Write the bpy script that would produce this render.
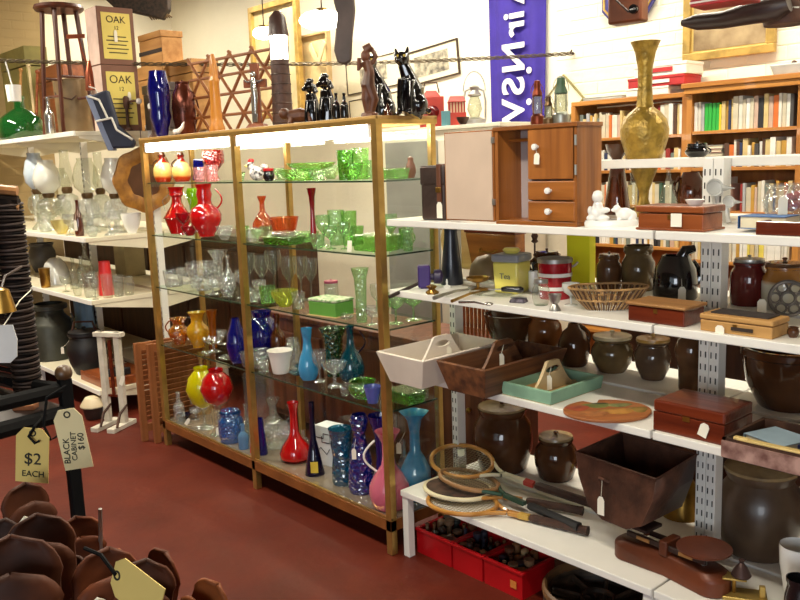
import bpy, math, random
from mathutils import Vector, Matrix, Euler
random.seed(7)
S = bpy.context.scene
for o in list(bpy.data.objects): bpy.data.objects.remove(o)
COL = S.collection
# ------------------------------------------------------------------ camera
F, YAW, PITCH, ROLL = 844.08, 48.5173, 9.3841, -2.039
CAM = Vector((2.5629, -2.1708, 1.6549))
_y, _t, _r = (math.radians(a) for a in (YAW, PITCH, ROLL))
FW = Vector((-math.sin(_y)*math.cos(_t), math.cos(_y)*math.cos(_t), -math.sin(_t)))
_rt = Vector((math.cos(_y), math.sin(_y), 0)); _up = _rt.cross(FW)
RT = math.cos(_r)*_rt + math.sin(_r)*_up
UP = -math.sin(_r)*_rt + math.cos(_r)*_up
cd = bpy.data.cameras.new('camera'); cam = bpy.data.objects.new('camera', cd); COL.objects.link(cam)
m = Matrix((RT, UP, -FW)).transposed().to_4x4(); m.translation = CAM
cam.matrix_world = m
cd.sensor_width = 36; cd.lens = F/800*36; cd.clip_start = .05
S.camera = cam
# ------------------------------------------------------------------ world, daylight, exposure
w = bpy.data.worlds.new('world'); S.world = w; w.use_nodes = True
w.node_tree.nodes['Background'].inputs[0].default_value = (.75, .86, 1, 1)
w.node_tree.nodes['Background'].inputs[1].default_value = 1.0
S.view_settings.view_transform = 'Standard'; S.view_settings.look = 'None'
S.view_settings.gamma = 1; S.view_settings.use_curve_mapping = False
S.view_settings.exposure = 0.6
try:
    S.cycles.transparent_max_bounces = 40; S.cycles.max_bounces = 10
    S.cycles.sample_clamp_indirect = 6
except Exception: pass
def area(name, loc, size, energy, col, target):
    l = bpy.data.lights.new(name, 'AREA'); l.shape = 'RECTANGLE'; l.size, l.size_y = size
    l.energy = energy; l.color = col
    o = bpy.data.objects.new(name, l); COL.objects.link(o); o.location = loc
    o.rotation_euler = (Vector(target)-Vector(loc)).to_track_quat('-Z', 'Y').to_euler()
    return o
area('shopfront_daylight', (4.9, -5.85, 1.5), (2.0, 2.2), 95, (.86, .92, 1), (2.0, 0, .9))
# ------------------------------------------------------------------ pixel <-> place helpers (photograph read as 800 x 600)
def ray(x, y): return FW + (x-400)/F*RT - (y-300)/F*UP
def at_z(x, y, z): d = ray(x, y); return CAM + d*((z-CAM.z)/d.z)
def at_y(x, y, Y): d = ray(x, y); return CAM + d*((Y-CAM.y)/d.y)
def at_x(x, y, X): d = ray(x, y); return CAM + d*((X-CAM.x)/d.x)
def at_d(x, y, D): return CAM + ray(x, y)*D
def depth(P): return (Vector(P)-CAM).dot(FW)
def pix(P):
    d = Vector(P)-CAM; z = d.dot(FW); return 400+F*d.dot(RT)/z, 300-F*d.dot(UP)/z
def xat(px, Y, z):
    k = (px-400)/F; n = RT-k*FW
    return CAM.x-((Y-CAM.y)*n.y+(z-CAM.z)*n.z)/n.x
def hgt(P, py):
    k = (300-py)/F; n = UP-k*FW; d = Vector(P)-CAM
    return -(d.dot(n))/n.z
def pm(P): return depth(P)/F            # metres per pixel at P
BACK_E, AISLE_E, TUBE_E = 44, 40, 15
# ------------------------------------------------------------------ materials
MC = {}
def _nt(name):
    mt = bpy.data.materials.new(name); mt.use_nodes = True
    return mt, mt.node_tree.nodes, mt.node_tree.links
def C4(c): return (c[0], c[1], c[2], 1)
def lin(r, g, b):
    f = lambda u: ((u/255+.055)/1.055)**2.4 if u > 10 else u/255/12.92
    return (f(r), f(g), f(b))
def mat(name, col=(128, 128, 128), rough=.5, metal=0, var=.18, scale=6, bump=0, spec=.5, coat=0, stretch=None, col2=None, bscale=None, detail=4):
    if name in MC: return MC[name]
    mt, N, L = _nt(name); b = N['Principled BSDF']
    c = lin(*col); d = lin(*col2) if col2 else tuple(v*(1-var*1.6) for v in c)
    tc = N.new('ShaderNodeTexCoord'); mp = N.new('ShaderNodeMapping'); L.new(tc.outputs['Object'], mp.inputs[0])
    if stretch: mp.inputs['Scale'].default_value = stretch
    nz = N.new('ShaderNodeTexNoise'); nz.inputs['Scale'].default_value = scale; nz.inputs['Detail'].default_value = detail
    L.new(mp.outputs[0], nz.inputs['Vector'])
    cr = N.new('ShaderNodeValToRGB'); cr.color_ramp.elements[0].position = .35; cr.color_ramp.elements[1].position = .65
    cr.color_ramp.elements[0].color = C4(d); cr.color_ramp.elements[1].color = C4(c)
    L.new(nz.outputs['Fac'], cr.inputs[0]); L.new(cr.outputs[0], b.inputs['Base Color'])
    b.inputs['Roughness'].default_value = rough; b.inputs['Metallic'].default_value = metal
    b.inputs['Specular IOR Level'].default_value = spec
    if coat: b.inputs['Coat Weight'].default_value = coat; b.inputs['Coat Roughness'].default_value = .025
    if bump:
        n2 = N.new('ShaderNodeTexNoise'); n2.inputs['Scale'].default_value = bscale or scale*4
        L.new(mp.outputs[0], n2.inputs['Vector'])
        bp = N.new('ShaderNodeBump'); bp.inputs['Strength'].default_value = bump; bp.inputs['Distance'].default_value = .01
        L.new(n2.outputs['Fac'], bp.inputs['Height']); L.new(bp.outputs[0], b.inputs['Normal'])
    MC[name] = mt; return mt
def wood(name, col, col2=None, rough=.45, axis='x', coat=0, scale=5):
    st = {'x': (.25, 4, 4), 'y': (4, .25, 4), 'z': (4, 4, .25)}[axis]
    return mat(name, col, rough, 0, .35, scale, .12, .4, coat, st, col2, detail=8)
def glass(name, tint, body=.12, rough=.03, bump=0, bscale=60, bodycol=None):
    """thin glass: tinted see-through wall, a little body colour, mirror gloss rising towards grazing angles"""
    if name in MC: return MC[name]
    mt, N, L = _nt(name); b = N['Principled BSDF']; out = N['Material Output']
    t = lin(*tint); bc = lin(*(bodycol or tint))
    b.inputs['Base Color'].default_value = C4(bc); b.inputs['Roughness'].default_value = rough
    b.inputs['Specular IOR Level'].default_value = .6
    fr = N.new('ShaderNodeLayerWeight'); fr.inputs[0].default_value = .5
    tm = N.new('ShaderNodeMix'); tm.data_type = 'RGBA'
    tm.inputs['A'].default_value = C4(t); tm.inputs['B'].default_value = C4(tuple(v**1.9 for v in t)); L.new(fr.outputs['Facing'], tm.inputs['Factor'])
    tr = N.new('ShaderNodeBsdfTransparent'); L.new(tm.outputs['Result'], tr.inputs[0])
    gl = N.new('ShaderNodeBsdfGlossy'); gl.inputs['Roughness'].default_value = rough; gl.inputs[0].default_value = (.95, .95, .93, 1)
    pw_ = N.new('ShaderNodeMath'); pw_.operation = 'POWER'; pw_.inputs[1].default_value = 3.2; L.new(fr.outputs['Facing'], pw_.inputs[0])
    ad = N.new('ShaderNodeMath'); ad.operation = 'MULTIPLY_ADD'; ad.use_clamp = True; ad.inputs[1].default_value = .6; ad.inputs[2].default_value = .05+(.10 if bump else 0)
    L.new(pw_.outputs[0], ad.inputs[0])
    m1 = N.new('ShaderNodeMixShader'); m1.inputs[0].default_value = body; L.new(tr.outputs[0], m1.inputs[1]); L.new(b.outputs[0], m1.inputs[2])
    mx = N.new('ShaderNodeMixShader'); L.new(ad.outputs[0], mx.inputs[0]); L.new(m1.outputs[0], mx.inputs[1]); L.new(gl.outputs[0], mx.inputs[2])
    L.new(mx.outputs[0], out.inputs['Surface'])
    if bump:
        tc = N.new('ShaderNodeTexCoord'); vo = N.new('ShaderNodeTexVoronoi'); vo.inputs['Scale'].default_value = bscale
        L.new(tc.outputs['Object'], vo.inputs['Vector'])
        bp = N.new('ShaderNodeBump'); bp.inputs['Strength'].default_value = bump; bp.inputs['Distance'].default_value = .01
        L.new(vo.outputs['Distance'], bp.inputs['Height'])
        for q in (b, gl): L.new(bp.outputs[0], q.inputs['Normal'])
    MC[name] = mt; return mt
def pane_glass(name, tint, gl=.05):
    if name in MC: return MC[name]
    mt, N, L = _nt(name); out = N['Material Output']; N.remove(N['Principled BSDF'])
    tr = N.new('ShaderNodeBsdfTransparent'); tr.inputs[0].default_value = C4(tint)
    g = N.new('ShaderNodeBsdfGlossy'); g.inputs['Roughness'].default_value = .01
    mx = N.new('ShaderNodeMixShader'); mx.inputs[0].default_value = gl
    L.new(tr.outputs[0], mx.inputs[1]); L.new(g.outputs[0], mx.inputs[2]); L.new(mx.outputs[0], out.inputs['Surface'])
    MC[name] = mt; return mt
def emit(name, col, strength):
    if name in MC: return MC[name]
    mt, N, L = _nt(name); b = N['Principled BSDF']
    b.inputs['Base Color'].default_value = C4(col); b.inputs['Emission Color'].default_value = C4(col); b.inputs['Emission Strength'].default_value = strength
    MC[name] = mt; return mt
def zbands(name, stops, rough=.15, coat=.5, zmax=1.0):
    """glaze bands along local z: stops = [(fraction, colour)]; zmax in metres"""
    if name in MC: return MC[name]
    mt, N, L = _nt(name); b = N['Principled BSDF']
    tc = N.new('ShaderNodeTexCoord'); sp = N.new('ShaderNodeSeparateXYZ'); L.new(tc.outputs['Object'], sp.inputs[0])
    nz = N.new('ShaderNodeTexNoise'); nz.inputs['Scale'].default_value = 18; L.new(tc.outputs['Object'], nz.inputs['Vector'])
    dv = N.new('ShaderNodeMath'); dv.operation = 'DIVIDE'; dv.inputs[1].default_value = zmax; L.new(sp.outputs[2], dv.inputs[0])
    ma = N.new('ShaderNodeMath'); ma.operation = 'MULTIPLY_ADD'; ma.inputs[1].default_value = .06; L.new(nz.outputs['Fac'], ma.inputs[0]); L.new(dv.outputs[0], ma.inputs[2])
    cr = N.new('ShaderNodeValToRGB'); e = cr.color_ramp.elements
    while len(e) < len(stops): e.new(.5)
    for i, (p, c) in enumerate(stops): e[i].position = p; e[i].color = C4(lin(*c))
    L.new(ma.outputs[0], cr.inputs[0]); L.new(cr.outputs[0], b.inputs['Base Color'])
    b.inputs['Roughness'].default_value = rough; b.inputs['Coat Weight'].default_value = coat
    MC[name] = mt; return mt
# ------------------------------------------------------------------ mesh builder
class G:
    def __init__(s): s.v = []; s.f = []
    def add(s, vs, fs, M=None):
        n = len(s.v)
        s.v += [tuple(M @ Vector(p)) for p in vs] if M else [tuple(p) for p in vs]
        s.f += [tuple(i+n for i in f) for f in fs]; return s
    def box(s, sx, sy, sz, c=(0, 0, 0), M=None, taper=None):
        """box centred in x,y with its base at c.z; taper = (sx2, sy2) size of the top"""
        a, b = sx/2, sy/2; A, B = (taper[0]/2, taper[1]/2) if taper else (a, b); x, y, z = c
        vs = [(x-a, y-b, z), (x+a, y-b, z), (x+a, y+b, z), (x-a, y+b, z), (x-A, y-B, z+sz), (x+A, y-B, z+sz), (x+A, y+B, z+sz), (x-A, y+B, z+sz)]
        return s.add(vs, [(3, 2, 1, 0), (4, 5, 6, 7), (0, 1, 5, 4), (1, 2, 6, 5), (2, 3, 7, 6), (3, 0, 4, 7)], M)
    def lathe(s, prof, seg=24, c=(0, 0, 0), M=None, sx=1, sy=1, wob=None):
        vs = []; fs = []; rows = []
        for j, (r, z) in enumerate(prof):
            if r < 1e-5: rows.append([len(vs)]); vs.append((c[0], c[1], c[2]+z)); continue
            row = []
            for i in range(seg):
                a = 2*math.pi*i/seg; k = wob(a, j) if wob else 1
                row.append(len(vs)); vs.append((c[0]+r*k*math.cos(a)*sx, c[1]+r*k*math.sin(a)*sy, c[2]+z))
            rows.append(row)
        for a, b in zip(rows, rows[1:]):
            if len(a) == 1 and len(b) == 1: continue
            for i in range(seg):
                j = (i+1) % seg
                if len(a) == 1: fs.append((a[0], b[j], b[i]))
                elif len(b) == 1: fs.append((a[i], a[j], b[0]))
                else: fs.append((a[i], a[j], b[j], b[i]))
        return s.add(vs, fs, M)
    def tube(s, pts, r, seg=8, closed=False, M=None):
        pts = [Vector(p) for p in pts]; n = len(pts)
        rs = r if isinstance(r, (list, tuple)) else [r]*n
        vs = []; fs = []; ref = None
        for i, p in enumerate(pts):
            a = pts[(i-1) % n] if (closed or i > 0) else p; b = pts[(i+1) % n] if (closed or i < n-1) else p
            d = (b-a).normalized()
            if ref is None:
                ref = Vector((0, 0, 1)) if abs(d.z) < .9 else Vector((1, 0, 0))
            u = (ref-d*ref.dot(d)).normalized(); v = d.cross(u); ref = u
            for k in range(seg):
                t = 2*math.pi*k/seg; vs.append(p+(u*math.cos(t)+v*math.sin(t))*rs[i])
        for i in range(n if closed else n-1):
            for k in range(seg):
                a = i*seg+k; b = i*seg+(k+1) % seg; c = ((i+1) % n)*seg
                fs.append((a, b, c+(k+1) % seg, c+k))
        if not closed: fs.append(tuple(range(seg))[::-1]); fs.append(tuple((n-1)*seg+k for k in range(seg)))
        return s.add(vs, fs, M)
    def prism(s, poly, h, M=None, z=0):
        """polygon in xy extruded along z from z to z+h"""
        n = len(poly); vs = [(x, y, z) for x, y in poly]+[(x, y, z+h) for x, y in poly]
        fs = [tuple(range(n))[::-1], tuple(range(n, 2*n))]+[(i, (i+1) % n, n+(i+1) % n, n+i) for i in range(n)]
        return s.add(vs, fs, M)
    def ball(s, r, c=(0, 0, 0), sc=(1, 1, 1), seg=16, rings=10, M=None):
        vs = []; pr = []
        for j in range(rings+1):
            t = math.pi*j/rings; pr.append((r*math.sin(t), -r*math.cos(t)))
        T = Matrix.Translation(c) @ Matrix.Diagonal((*sc, 1))
        return s.lathe(pr, seg, M=(M @ T) if M else T)
    def done(s, name, mt, parent=None, loc=None, rot=None, smooth=40, bevel=0, solid=0, sub=0):
        me = bpy.data.meshes.new(name); me.from_pydata(s.v, [], s.f); me.update()
        me.materials.append(mt)
        if smooth:
            me.polygons.foreach_set('use_smooth', [True]*len(me.polygons))
            me.set_sharp_from_angle(angle=math.radians(smooth))
        o = bpy.data.objects.new(name, me); COL.objects.link(o)
        if parent: o.parent = parent
        if loc is not None: o.location = loc
        if rot is not None: o.rotation_euler = rot
        if solid:
            q = o.modifiers.new('s', 'SOLIDIFY'); q.thickness = solid; q.offset = 0
        if bevel:
            q = o.modifiers.new('b', 'BEVEL'); q.width = bevel; q.segments = 2; q.limit_method = 'ANGLE'; q.angle_limit = math.radians(35)
        if sub:
            q = o.modifiers.new('u', 'SUBSURF'); q.levels = q.render_levels = sub
        return o
def tag(o, label, cat, group=None):
    o['label'] = label; o['category'] = cat
    if group: o['group'] = group
    return o
def T(name, label, cat, loc=(0, 0, 0), rz=0, group=None):
    o = bpy.data.objects.new(name, None); COL.objects.link(o); o.empty_display_size = .05
    o.location = loc; o.rotation_euler = (0, 0, math.radians(rz))
    return tag(o, label, cat, group)
def struct(o): o['kind'] = 'structure'; return o
def copy_tree(o, parent=None, **kw):
    c = o.copy(); COL.objects.link(c)
    if parent: c.parent = parent
    for ch in list(o.children): copy_tree(ch, c)
    return c
def RX(a): return Matrix.Rotation(math.radians(a), 4, 'X')
def RY(a): return Matrix.Rotation(math.radians(a), 4, 'Y')
def RZ(a): return Matrix.Rotation(math.radians(a), 4, 'Z')
def TR(x, y, z): return Matrix.Translation((x, y, z))
def text_mesh(name, body, size, mt, parent, loc, rot=None, M=None, extrude=.0008, bold=0):
    cu = bpy.data.curves.new('t', 'FONT'); cu.body = body; cu.size = size; cu.extrude = extrude; cu.offset = bold; cu.align_x = 'CENTER'; cu.align_y = 'CENTER'
    ob = bpy.data.objects.new('t', cu); COL.objects.link(ob); bpy.context.view_layer.update()
    me = bpy.data.meshes.new_from_object(ob.evaluated_get(bpy.context.evaluated_depsgraph_get()))
    bpy.data.objects.remove(ob); me.name = name; me.materials.clear(); me.materials.append(mt)
    if M: me.transform(M)
    o = bpy.data.objects.new(name, me); COL.objects.link(o); o.parent = parent; o.location = loc
    if rot: o.rotation_euler = tuple(math.radians(a) for a in rot)
    return o
# ------------------------------------------------------------------ vessels: profile = (radius / half width, height fraction)
def open_prof(prof, R, H, t, depth=.75):
    p = [(r*R, z*H) for r, z in prof]
    top = p[-1]; q = []
    for r, z in reversed(p):
        if z < H*(1-depth): break
        q.append((max(r-t, .001), z if z < top[1] else z-.0005))
    return p+q+[(0, q[-1][1])]
def put(px, yb, z, Y=None, r=0, lim=None):
    """centre of a thing's base on the level z seen at pixel column px"""
    if Y is None:
        P = at_z(px, yb, z); d = Vector((P.x-CAM.x, P.y-CAM.y, 0)).normalized(); P = P+d*r; Y = P.y
    if lim: Y = min(max(Y, lim[0]+r), lim[1]-r)
    return Vector((xat(px, Y, z), Y, z))
TAGM = mat('tag_card', (238, 232, 214), .8, var=.04)
STRM = mat('string', (225, 220, 200), .9)
def price_tag(parent, p, w=.022, h=.038, rx=0, rz=0, string=None, mt=None, ry=0):
    """card with clipped corners hanging in the local xz plane at p (its top); string = start point"""
    g = G(); a = w/2
    g.prism([(-a, -h), (a, -h), (a, -.2*h), (.5*a, 0), (-.5*a, 0), (-a, -.2*h)], .0012, M=RX(90))
    c = g.done('price_tag', mt or TAGM, parent, p, tuple(math.radians(v) for v in (rx, ry, rz)), smooth=0)
    if string:
        d = Vector(string)-Vector(p); e = Euler(tuple(math.radians(v) for v in (rx, ry, rz))).to_matrix().inverted() @ d
        G().tube([(0, 0, -.1*h), e*.5+Vector((0, 0, -.12*e.length)), e], .0011, 5).done('string', STRM, c)
    return c
def handle(parent, mt, R, H, side, z0, z1, out, r, r1=None, r0=None):
    """loop handle on the local +x / -x side; z0, z1, out are fractions of H, H, R"""
    s = 1 if side == 'r' else -1; pts = []
    a0 = (r0 if r0 is not None else .8)*R; a1 = (r1 if r1 is not None else .8)*R
    for i in range(9):
        t = i/8; pts.append((s*(a0+(a1-a0)*t+out*R*math.sin(math.pi*t)), 0, (z0+(z1-z0)*t)*H))
    return G().tube(pts, r, 8).done('handle', mt, parent)
def knob_lid(parent, mt, R, z, kmat=None, kr=.14, dome=.07):
    l = G().lathe([(0, z), (R*.96, z), (R, z+.004), (R*.97, z+.012), (R*.5, z+.012+dome*R*.7), (0, z+.012+dome*R)], 24).done('lid', mt, parent)
    k = z+.010+dome*R
    G().lathe([(0, k), (kr*R*.6, k), (kr*R*.55, k+kr*R*.5), (kr*R, k+kr*R), (kr*R*.8, k+kr*R*1.5), (0, k+kr*R*1.7)], 16).done('knob', kmat or mt, l)
    return l
INFO = {}
PR = dict(
 tumbler=[(0, 0), (.78, 0), (.82, .03), (1, 1)],
 bowl=[(0, 0), (.42, 0), (.45, .06), (.7, .3), (.9, .65), (1, 1)],
 dish=[(0, 0), (.6, 0), (.66, .15), (.85, .6), (1, 1)],
 plate=[(0, 0), (.55, 0), (.6, .3), (.95, .8), (1, 1)],
 goblet=[(0, 0), (.75, 0), (.7, .03), (.12, .08), (.1, .38), (.3, .45), (.8, .6), (1, .8), (.95, 1)],
 wine=[(0, 0), (.7, 0), (.6, .03), (.1, .06), (.09, .45), (.35, .52), (.8, .65), (.95, .85), (.9, 1)],
 comport=[(0, 0), (.6, 0), (.5, .06), (.14, .15), (.14, .5), (.4, .58), (.85, .75), (1, 1)],
 globe_stem=[(0, 0), (.55, 0), (.45, .03), (.1, .07), (.09, .42), (.3, .46), (.75, .55), (1, .72), (.9, .88), (.55, .97), (.5, 1)],
 bottle=[(0, 0), (.9, 0), (1, .06), (1, .5), (.85, .6), (.4, .7), (.33, .92), (.42, .94), (.42, 1)],
 decanter=[(0, 0), (.8, 0), (1, .15), (.95, .35), (.6, .52), (.25, .65), (.22, .85), (.4, .97), (.4, 1)],
 trumpet=[(0, 0), (.8, 0), (.85, .05), (.5, .25), (.4, .5), (.5, .75), (1, 1)],
 bud=[(0, 0), (.75, 0), (.95, .1), (1, .2), (.75, .38), (.5, .55), (.55, .75), (.85, .93), (1, 1)],
 longneck=[(0, 0), (.7, 0), (.95, .05), (1, .13), (.8, .26), (.45, .38), (.27, .5), (.24, .8), (.3, .92), (.38, 1)],
 urn=[(0, 0), (.5, 0), (.5, .04), (.6, .1), (.9, .3), (1, .45), (.9, .58), (.55, .7), (.5, .78), (.6, .9), (.8, 1)],
 jar=[(0, 0), (.72, 0), (.8, .04), (.97, .35), (1, .55), (.93, .75), (.78, .86), (.74, .9), (.8, .96), (.8, 1)],
 crock=[(0, 0), (.88, 0), (.93, .04), (1, .3), (1, .65), (.95, .78), (.8, .86), (.78, .93), (.86, .95), (.86, 1)],
 pot=[(0, 0), (.6, 0), (.66, .05), (.9, .3), (1, .55), (.95, .72), (.82, .84), (.8, .9), (.9, .95), (.9, 1)],
 barrel=[(0, 0), (.75, 0), (.8, .04), (.98, .35), (1, .55), (.9, .8), (.62, .93), (.55, 1)],
 onion=[(0, 0), (.6, 0), (.62, .03), (.9, .16), (1, .3), (.85, .45), (.45, .56), (.3, .64), (.28, .85), (.42, .95), (.6, 1)],
 cone=[(0, 0), (.98, 0), (1, .03), (.75, .5), (.55, .9), (.5, 1)],
 cyl=[(0, 0), (.94, 0), (1, .02), (1, .97), (.96, 1)],
 flare=[(0, 0), (.55, 0), (.6, .04), (.62, .5), (.7, .8), (1, 1)],
)
REG = {}
def reg(z, x, y, r): REG.setdefault(round(z, 2), []).append((x, y, r))
ZONES = []      # (z0, z1, x0, x1, y0, y1): standing areas of the shelves
def settle(px, z, Y, w, optional=False):
    """nearest free standing place to (px, Y) on level z for a vessel w pixels wide"""
    x = xat(px, Y, z); zone = None
    for q in ZONES:
        if q[0] <= z <= q[1] and q[2]-.3 <= x <= q[3]+.3 and q[4]-.12 <= Y <= q[5]+.12:
            dd = max(q[4]-Y, Y-q[5], 0)
            if zone is None or dd < zone[0]: zone = (dd, q)
    L = REG.get(round(z, 2), []); best = None
    for dp in (0, -2, 2, -4, 4, -6, 6, -9, 9):
        for i in range(-12, 13):
            y = Y+i*.014
            P = Vector((xat(px+dp, y, z), y, z)); R = w*pm(P)/2
            if zone:
                q = zone[1]; yl, yh = q[4]+R*.9, q[5]-R*.9
                if yl > yh: yl = yh = (q[4]+q[5])/2
                if y < yl or y > yh:
                    y2 = min(max(y, yl), yh); P = Vector((xat(px+dp, y2, z), y2, z))
                if P.x < q[2]+R or P.x > q[3]-R: P.x = min(max(P.x, q[2]+R), q[3]-R)
            ov = sum(max(0, (R+r)*.94-math.hypot(P.x-a, P.y-b)) for a, b, r in L)
            c = ov*60+abs(dp)*.06+abs(P.y-Y)*3
            if best is None or c < best[0]: best = (c, P, ov)
    return best[1], best[2]
def vessel(name, label, cat, px, yt, yb, wpx, z, prof, mt, Y=None, lim=None, group=None, hs=(), lid=None, tagp=None, solidwall=True, seg=24, wob=None, rz=None, bodyname='body', sx=1, sy=1, t=None, base=.6, force=False, optional=False):
    """turned vessel: px column, top / bottom rows, width in pixels, standing on level z"""
    pf = PR[prof] if isinstance(prof, str) else prof
    P = put(px, yb, z, Y, 0, None); R = wpx*pm(P)/2
    P = put(px, yb, z, Y, R*base if Y is None else 0, lim if lim is None else (lim[0]+R*.95, lim[1]-R*.95) if lim[1]-lim[0] > 2*R*.95 else ((lim[0]+lim[1])/2,)*2)
    P, ov = settle(px, z, P.y, wpx)
    if optional and ov > .006: return None
    R = wpx*pm(P)/2; H = max(hgt(P, yt), .01); reg(z, P.x, P.y, R)
    t = t or max(.003, R*.07)
    p = open_prof(pf, R, H, t) if solidwall else [(r*R, zz*H) for r, zz in pf]
    multi = hs or lid or tagp or force
    rzz = YAW if rz is None else rz
    g = G().lathe(p, seg, wob=wob, sx=sx, sy=sy)
    if not multi:
        o = g.done(name, mt); o.location = P; o.rotation_euler = (0, 0, math.radians(rzz)); return tag(o, label, cat, group)
    root = T(name, label, cat, P, rzz, group); INFO[root.name] = (R, H)
    g.done(bodyname, mt, root)
    for (side, z0, z1, out, rr, *ex) in hs: handle(root, ex[2] if len(ex) > 2 else mt, R, H, side, z0, z1, out, rr, *(ex[:2]))
    if lid: knob_lid(root, lid[0], R*lid[1], H, lid[2] if len(lid) > 2 else None)
    if tagp: price_tag(root, (tagp[0]*R, -R*1.03-.004, tagp[1]*H), *(tagp[2:4] if len(tagp) > 3 else ()), string=(tagp[0]*R*.6, -R*.9, tagp[1]*H+.04))
    return root
# ================================================================== THE SETTING
def wall_mat(name, col, brick=False, rough=.85):
    mt, N, L = _nt(name); b = N['Principled BSDF']; c = lin(*col)
    tc = N.new('ShaderNodeTexCoord'); nz = N.new('ShaderNodeTexNoise'); nz.inputs['Scale'].default_value = 1.3; nz.inputs['Detail'].default_value = 6
    L.new(tc.outputs['Object'], nz.inputs['Vector'])
    cr = N.new('ShaderNodeValToRGB'); cr.color_ramp.elements[0].position = .3; cr.color_ramp.elements[1].position = .6
    cr.color_ramp.elements[0].color = C4(tuple(v*.9 for v in c)); cr.color_ramp.elements[1].color = C4(c)
    L.new(nz.outputs['Fac'], cr.inputs[0]); L.new(cr.outputs[0], b.inputs['Base Color']); b.inputs['Roughness'].default_value = rough
    n2 = N.new('ShaderNodeTexNoise'); n2.inputs['Scale'].default_value = 30; L.new(tc.outputs['Object'], n2.inputs['Vector'])
    bp = N.new('ShaderNodeBump'); bp.inputs['Strength'].default_value = .25; bp.inputs['Distance'].default_value = .01
    if brick:
        mp = N.new('ShaderNodeMapping'); mp.inputs['Rotation'].default_value = (math.pi/2, 0, math.pi/2); L.new(tc.outputs['Object'], mp.inputs[0])
        bt = N.new('ShaderNodeTexBrick'); bt.inputs['Scale'].default_value = 1; bt.inputs['Brick Width'].default_value = .24; bt.inputs['Row Height'].default_value = .086; bt.inputs['Mortar Size'].default_value = .008
        bt.inputs['Color1'].default_value = bt.inputs['Color2'].default_value = (1, 1, 1, 1); bt.inputs['Mortar'].default_value = (0, 0, 0, 1)
        cx = N.new('ShaderNodeSeparateXYZ'); cb = N.new('ShaderNodeCombineXYZ'); L.new(tc.outputs['Object'], cx.inputs[0])
        L.new(cx.outputs[1], cb.inputs[0]); L.new(cx.outputs[2], cb.inputs[1]); L.new(cb.outputs[0], bt.inputs['Vector'])
        bp.inputs['Strength'].default_value = .7; L.new(bt.outputs['Color'], bp.inputs['Height'])
    else: L.new(n2.outputs['Fac'], bp.inputs['Height'])
    L.new(bp.outputs[0], b.inputs['Normal']); return mt
WALLD = wall_mat('dim_brown_wall_paint', (132, 116, 94)); WALL = wall_mat('cream_wall_paint', (245, 238, 216)); WALLB = wall_mat('cream_painted_brickwork', (178, 152, 104), True)
def floor_mat():
    mt, N, L = _nt('red_painted_concrete'); b = N['Principled BSDF']
    tc = N.new('ShaderNodeTexCoord'); nz = N.new('ShaderNodeTexNoise'); nz.inputs['Scale'].default_value = 2.2; nz.inputs['Detail'].default_value = 8; nz.inputs['Roughness'].default_value = .65
    L.new(tc.outputs['Object'], nz.inputs['Vector'])
    cr = N.new('ShaderNodeValToRGB'); e = cr.color_ramp.elements; e[0].position = .3; e[0].color = C4(lin(76, 22, 8)); e[1].position = .7; e[1].color = C4(lin(104, 36, 15))
    e.new(.52).color = C4(lin(90, 28, 11))
    L.new(nz.outputs['Fac'], cr.inputs[0]); L.new(cr.outputs[0], b.inputs['Base Color'])
    mr = N.new('ShaderNodeMapRange'); mr.inputs[3].default_value = .45; mr.inputs[4].default_value = .65; b.inputs['Specular IOR Level'].default_value = .3; L.new(nz.outputs['Fac'], mr.inputs[0]); L.new(mr.outputs[0], b.inputs['Roughness'])
    n2 = N.new('ShaderNodeTexNoise'); n2.inputs['Scale'].default_value = 25; L.new(tc.outputs['Object'], n2.inputs['Vector'])
    bp = N.new('ShaderNodeBump'); bp.inputs['Strength'].default_value = .12; bp.inputs['Distance'].default_value = .01; L.new(n2.outputs['Fac'], bp.inputs['Height']); L.new(bp.outputs[0], b.inputs['Normal'])
    return mt
struct(G().box(16, 10.9, .1, (-1.8, -2.55, -.1)).done('floor', floor_mat(), smooth=0))
wall_back = struct(G().box(16, .2, 3.8, (-1.8, 3.0, 0)).done('wall_back', WALL, smooth=0))
_wx = at_y(172, 30, 2.9).x
struct(G().box(.2, 10.9, 3.8, (_wx-.1, -2.55, 0)).done('wall_left', WALL, smooth=0))
_py = at_x(42, 30, -6.6).y
struct(G().box(-6.6-_wx, 8+_py, 3.8, ((_wx-6.6)/2, (_py-8)/2, 0)).done('wall_left_pier', WALLB, smooth=0))
struct(G().box(.2, 10.9, 3.8, (6.1, -2.55, 0)).done('wall_right', WALLD, smooth=0))
g = G()   # front wall with the shopfront opening
g.box(9.0, .2, 3.8, (-3.4, -6.1, 0)); g.box(.1, .2, 3.8, (6.05, -6.1, 0)); g.box(5, .2, 1.0, (3.5, -6.1, 2.8)); g.box(5, .2, .2, (3.5, -6.1, 0))
struct(g.done('wall_front', WALLD, smooth=0))
g = G()
for x in (1.1, 3.5, 5.9): g.box(.08, .1, 2.6, (x, -6.1, .2))
g.box(4.9, .1, .08, (3.5, -6.1, .2)); g.box(4.9, .1, .08, (3.5, -6.1, 2.72))
win = struct(g.done('window_1', mat('window_frame_paint', (210, 205, 190), .5), smooth=0))
for x in (2.3, 4.7): G().box(2.3, .008, 2.44, (x, -6.1, .28)).done('pane', pane_glass('window_glass', (.95, .97, .95), .06), win, smooth=0)
struct(G().box(16, 10.9, .1, (-1.8, -2.55, 3.8)).done('ceiling', mat('ceiling_boards', (120, 108, 90), .9, var=.1), smooth=0))
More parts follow.
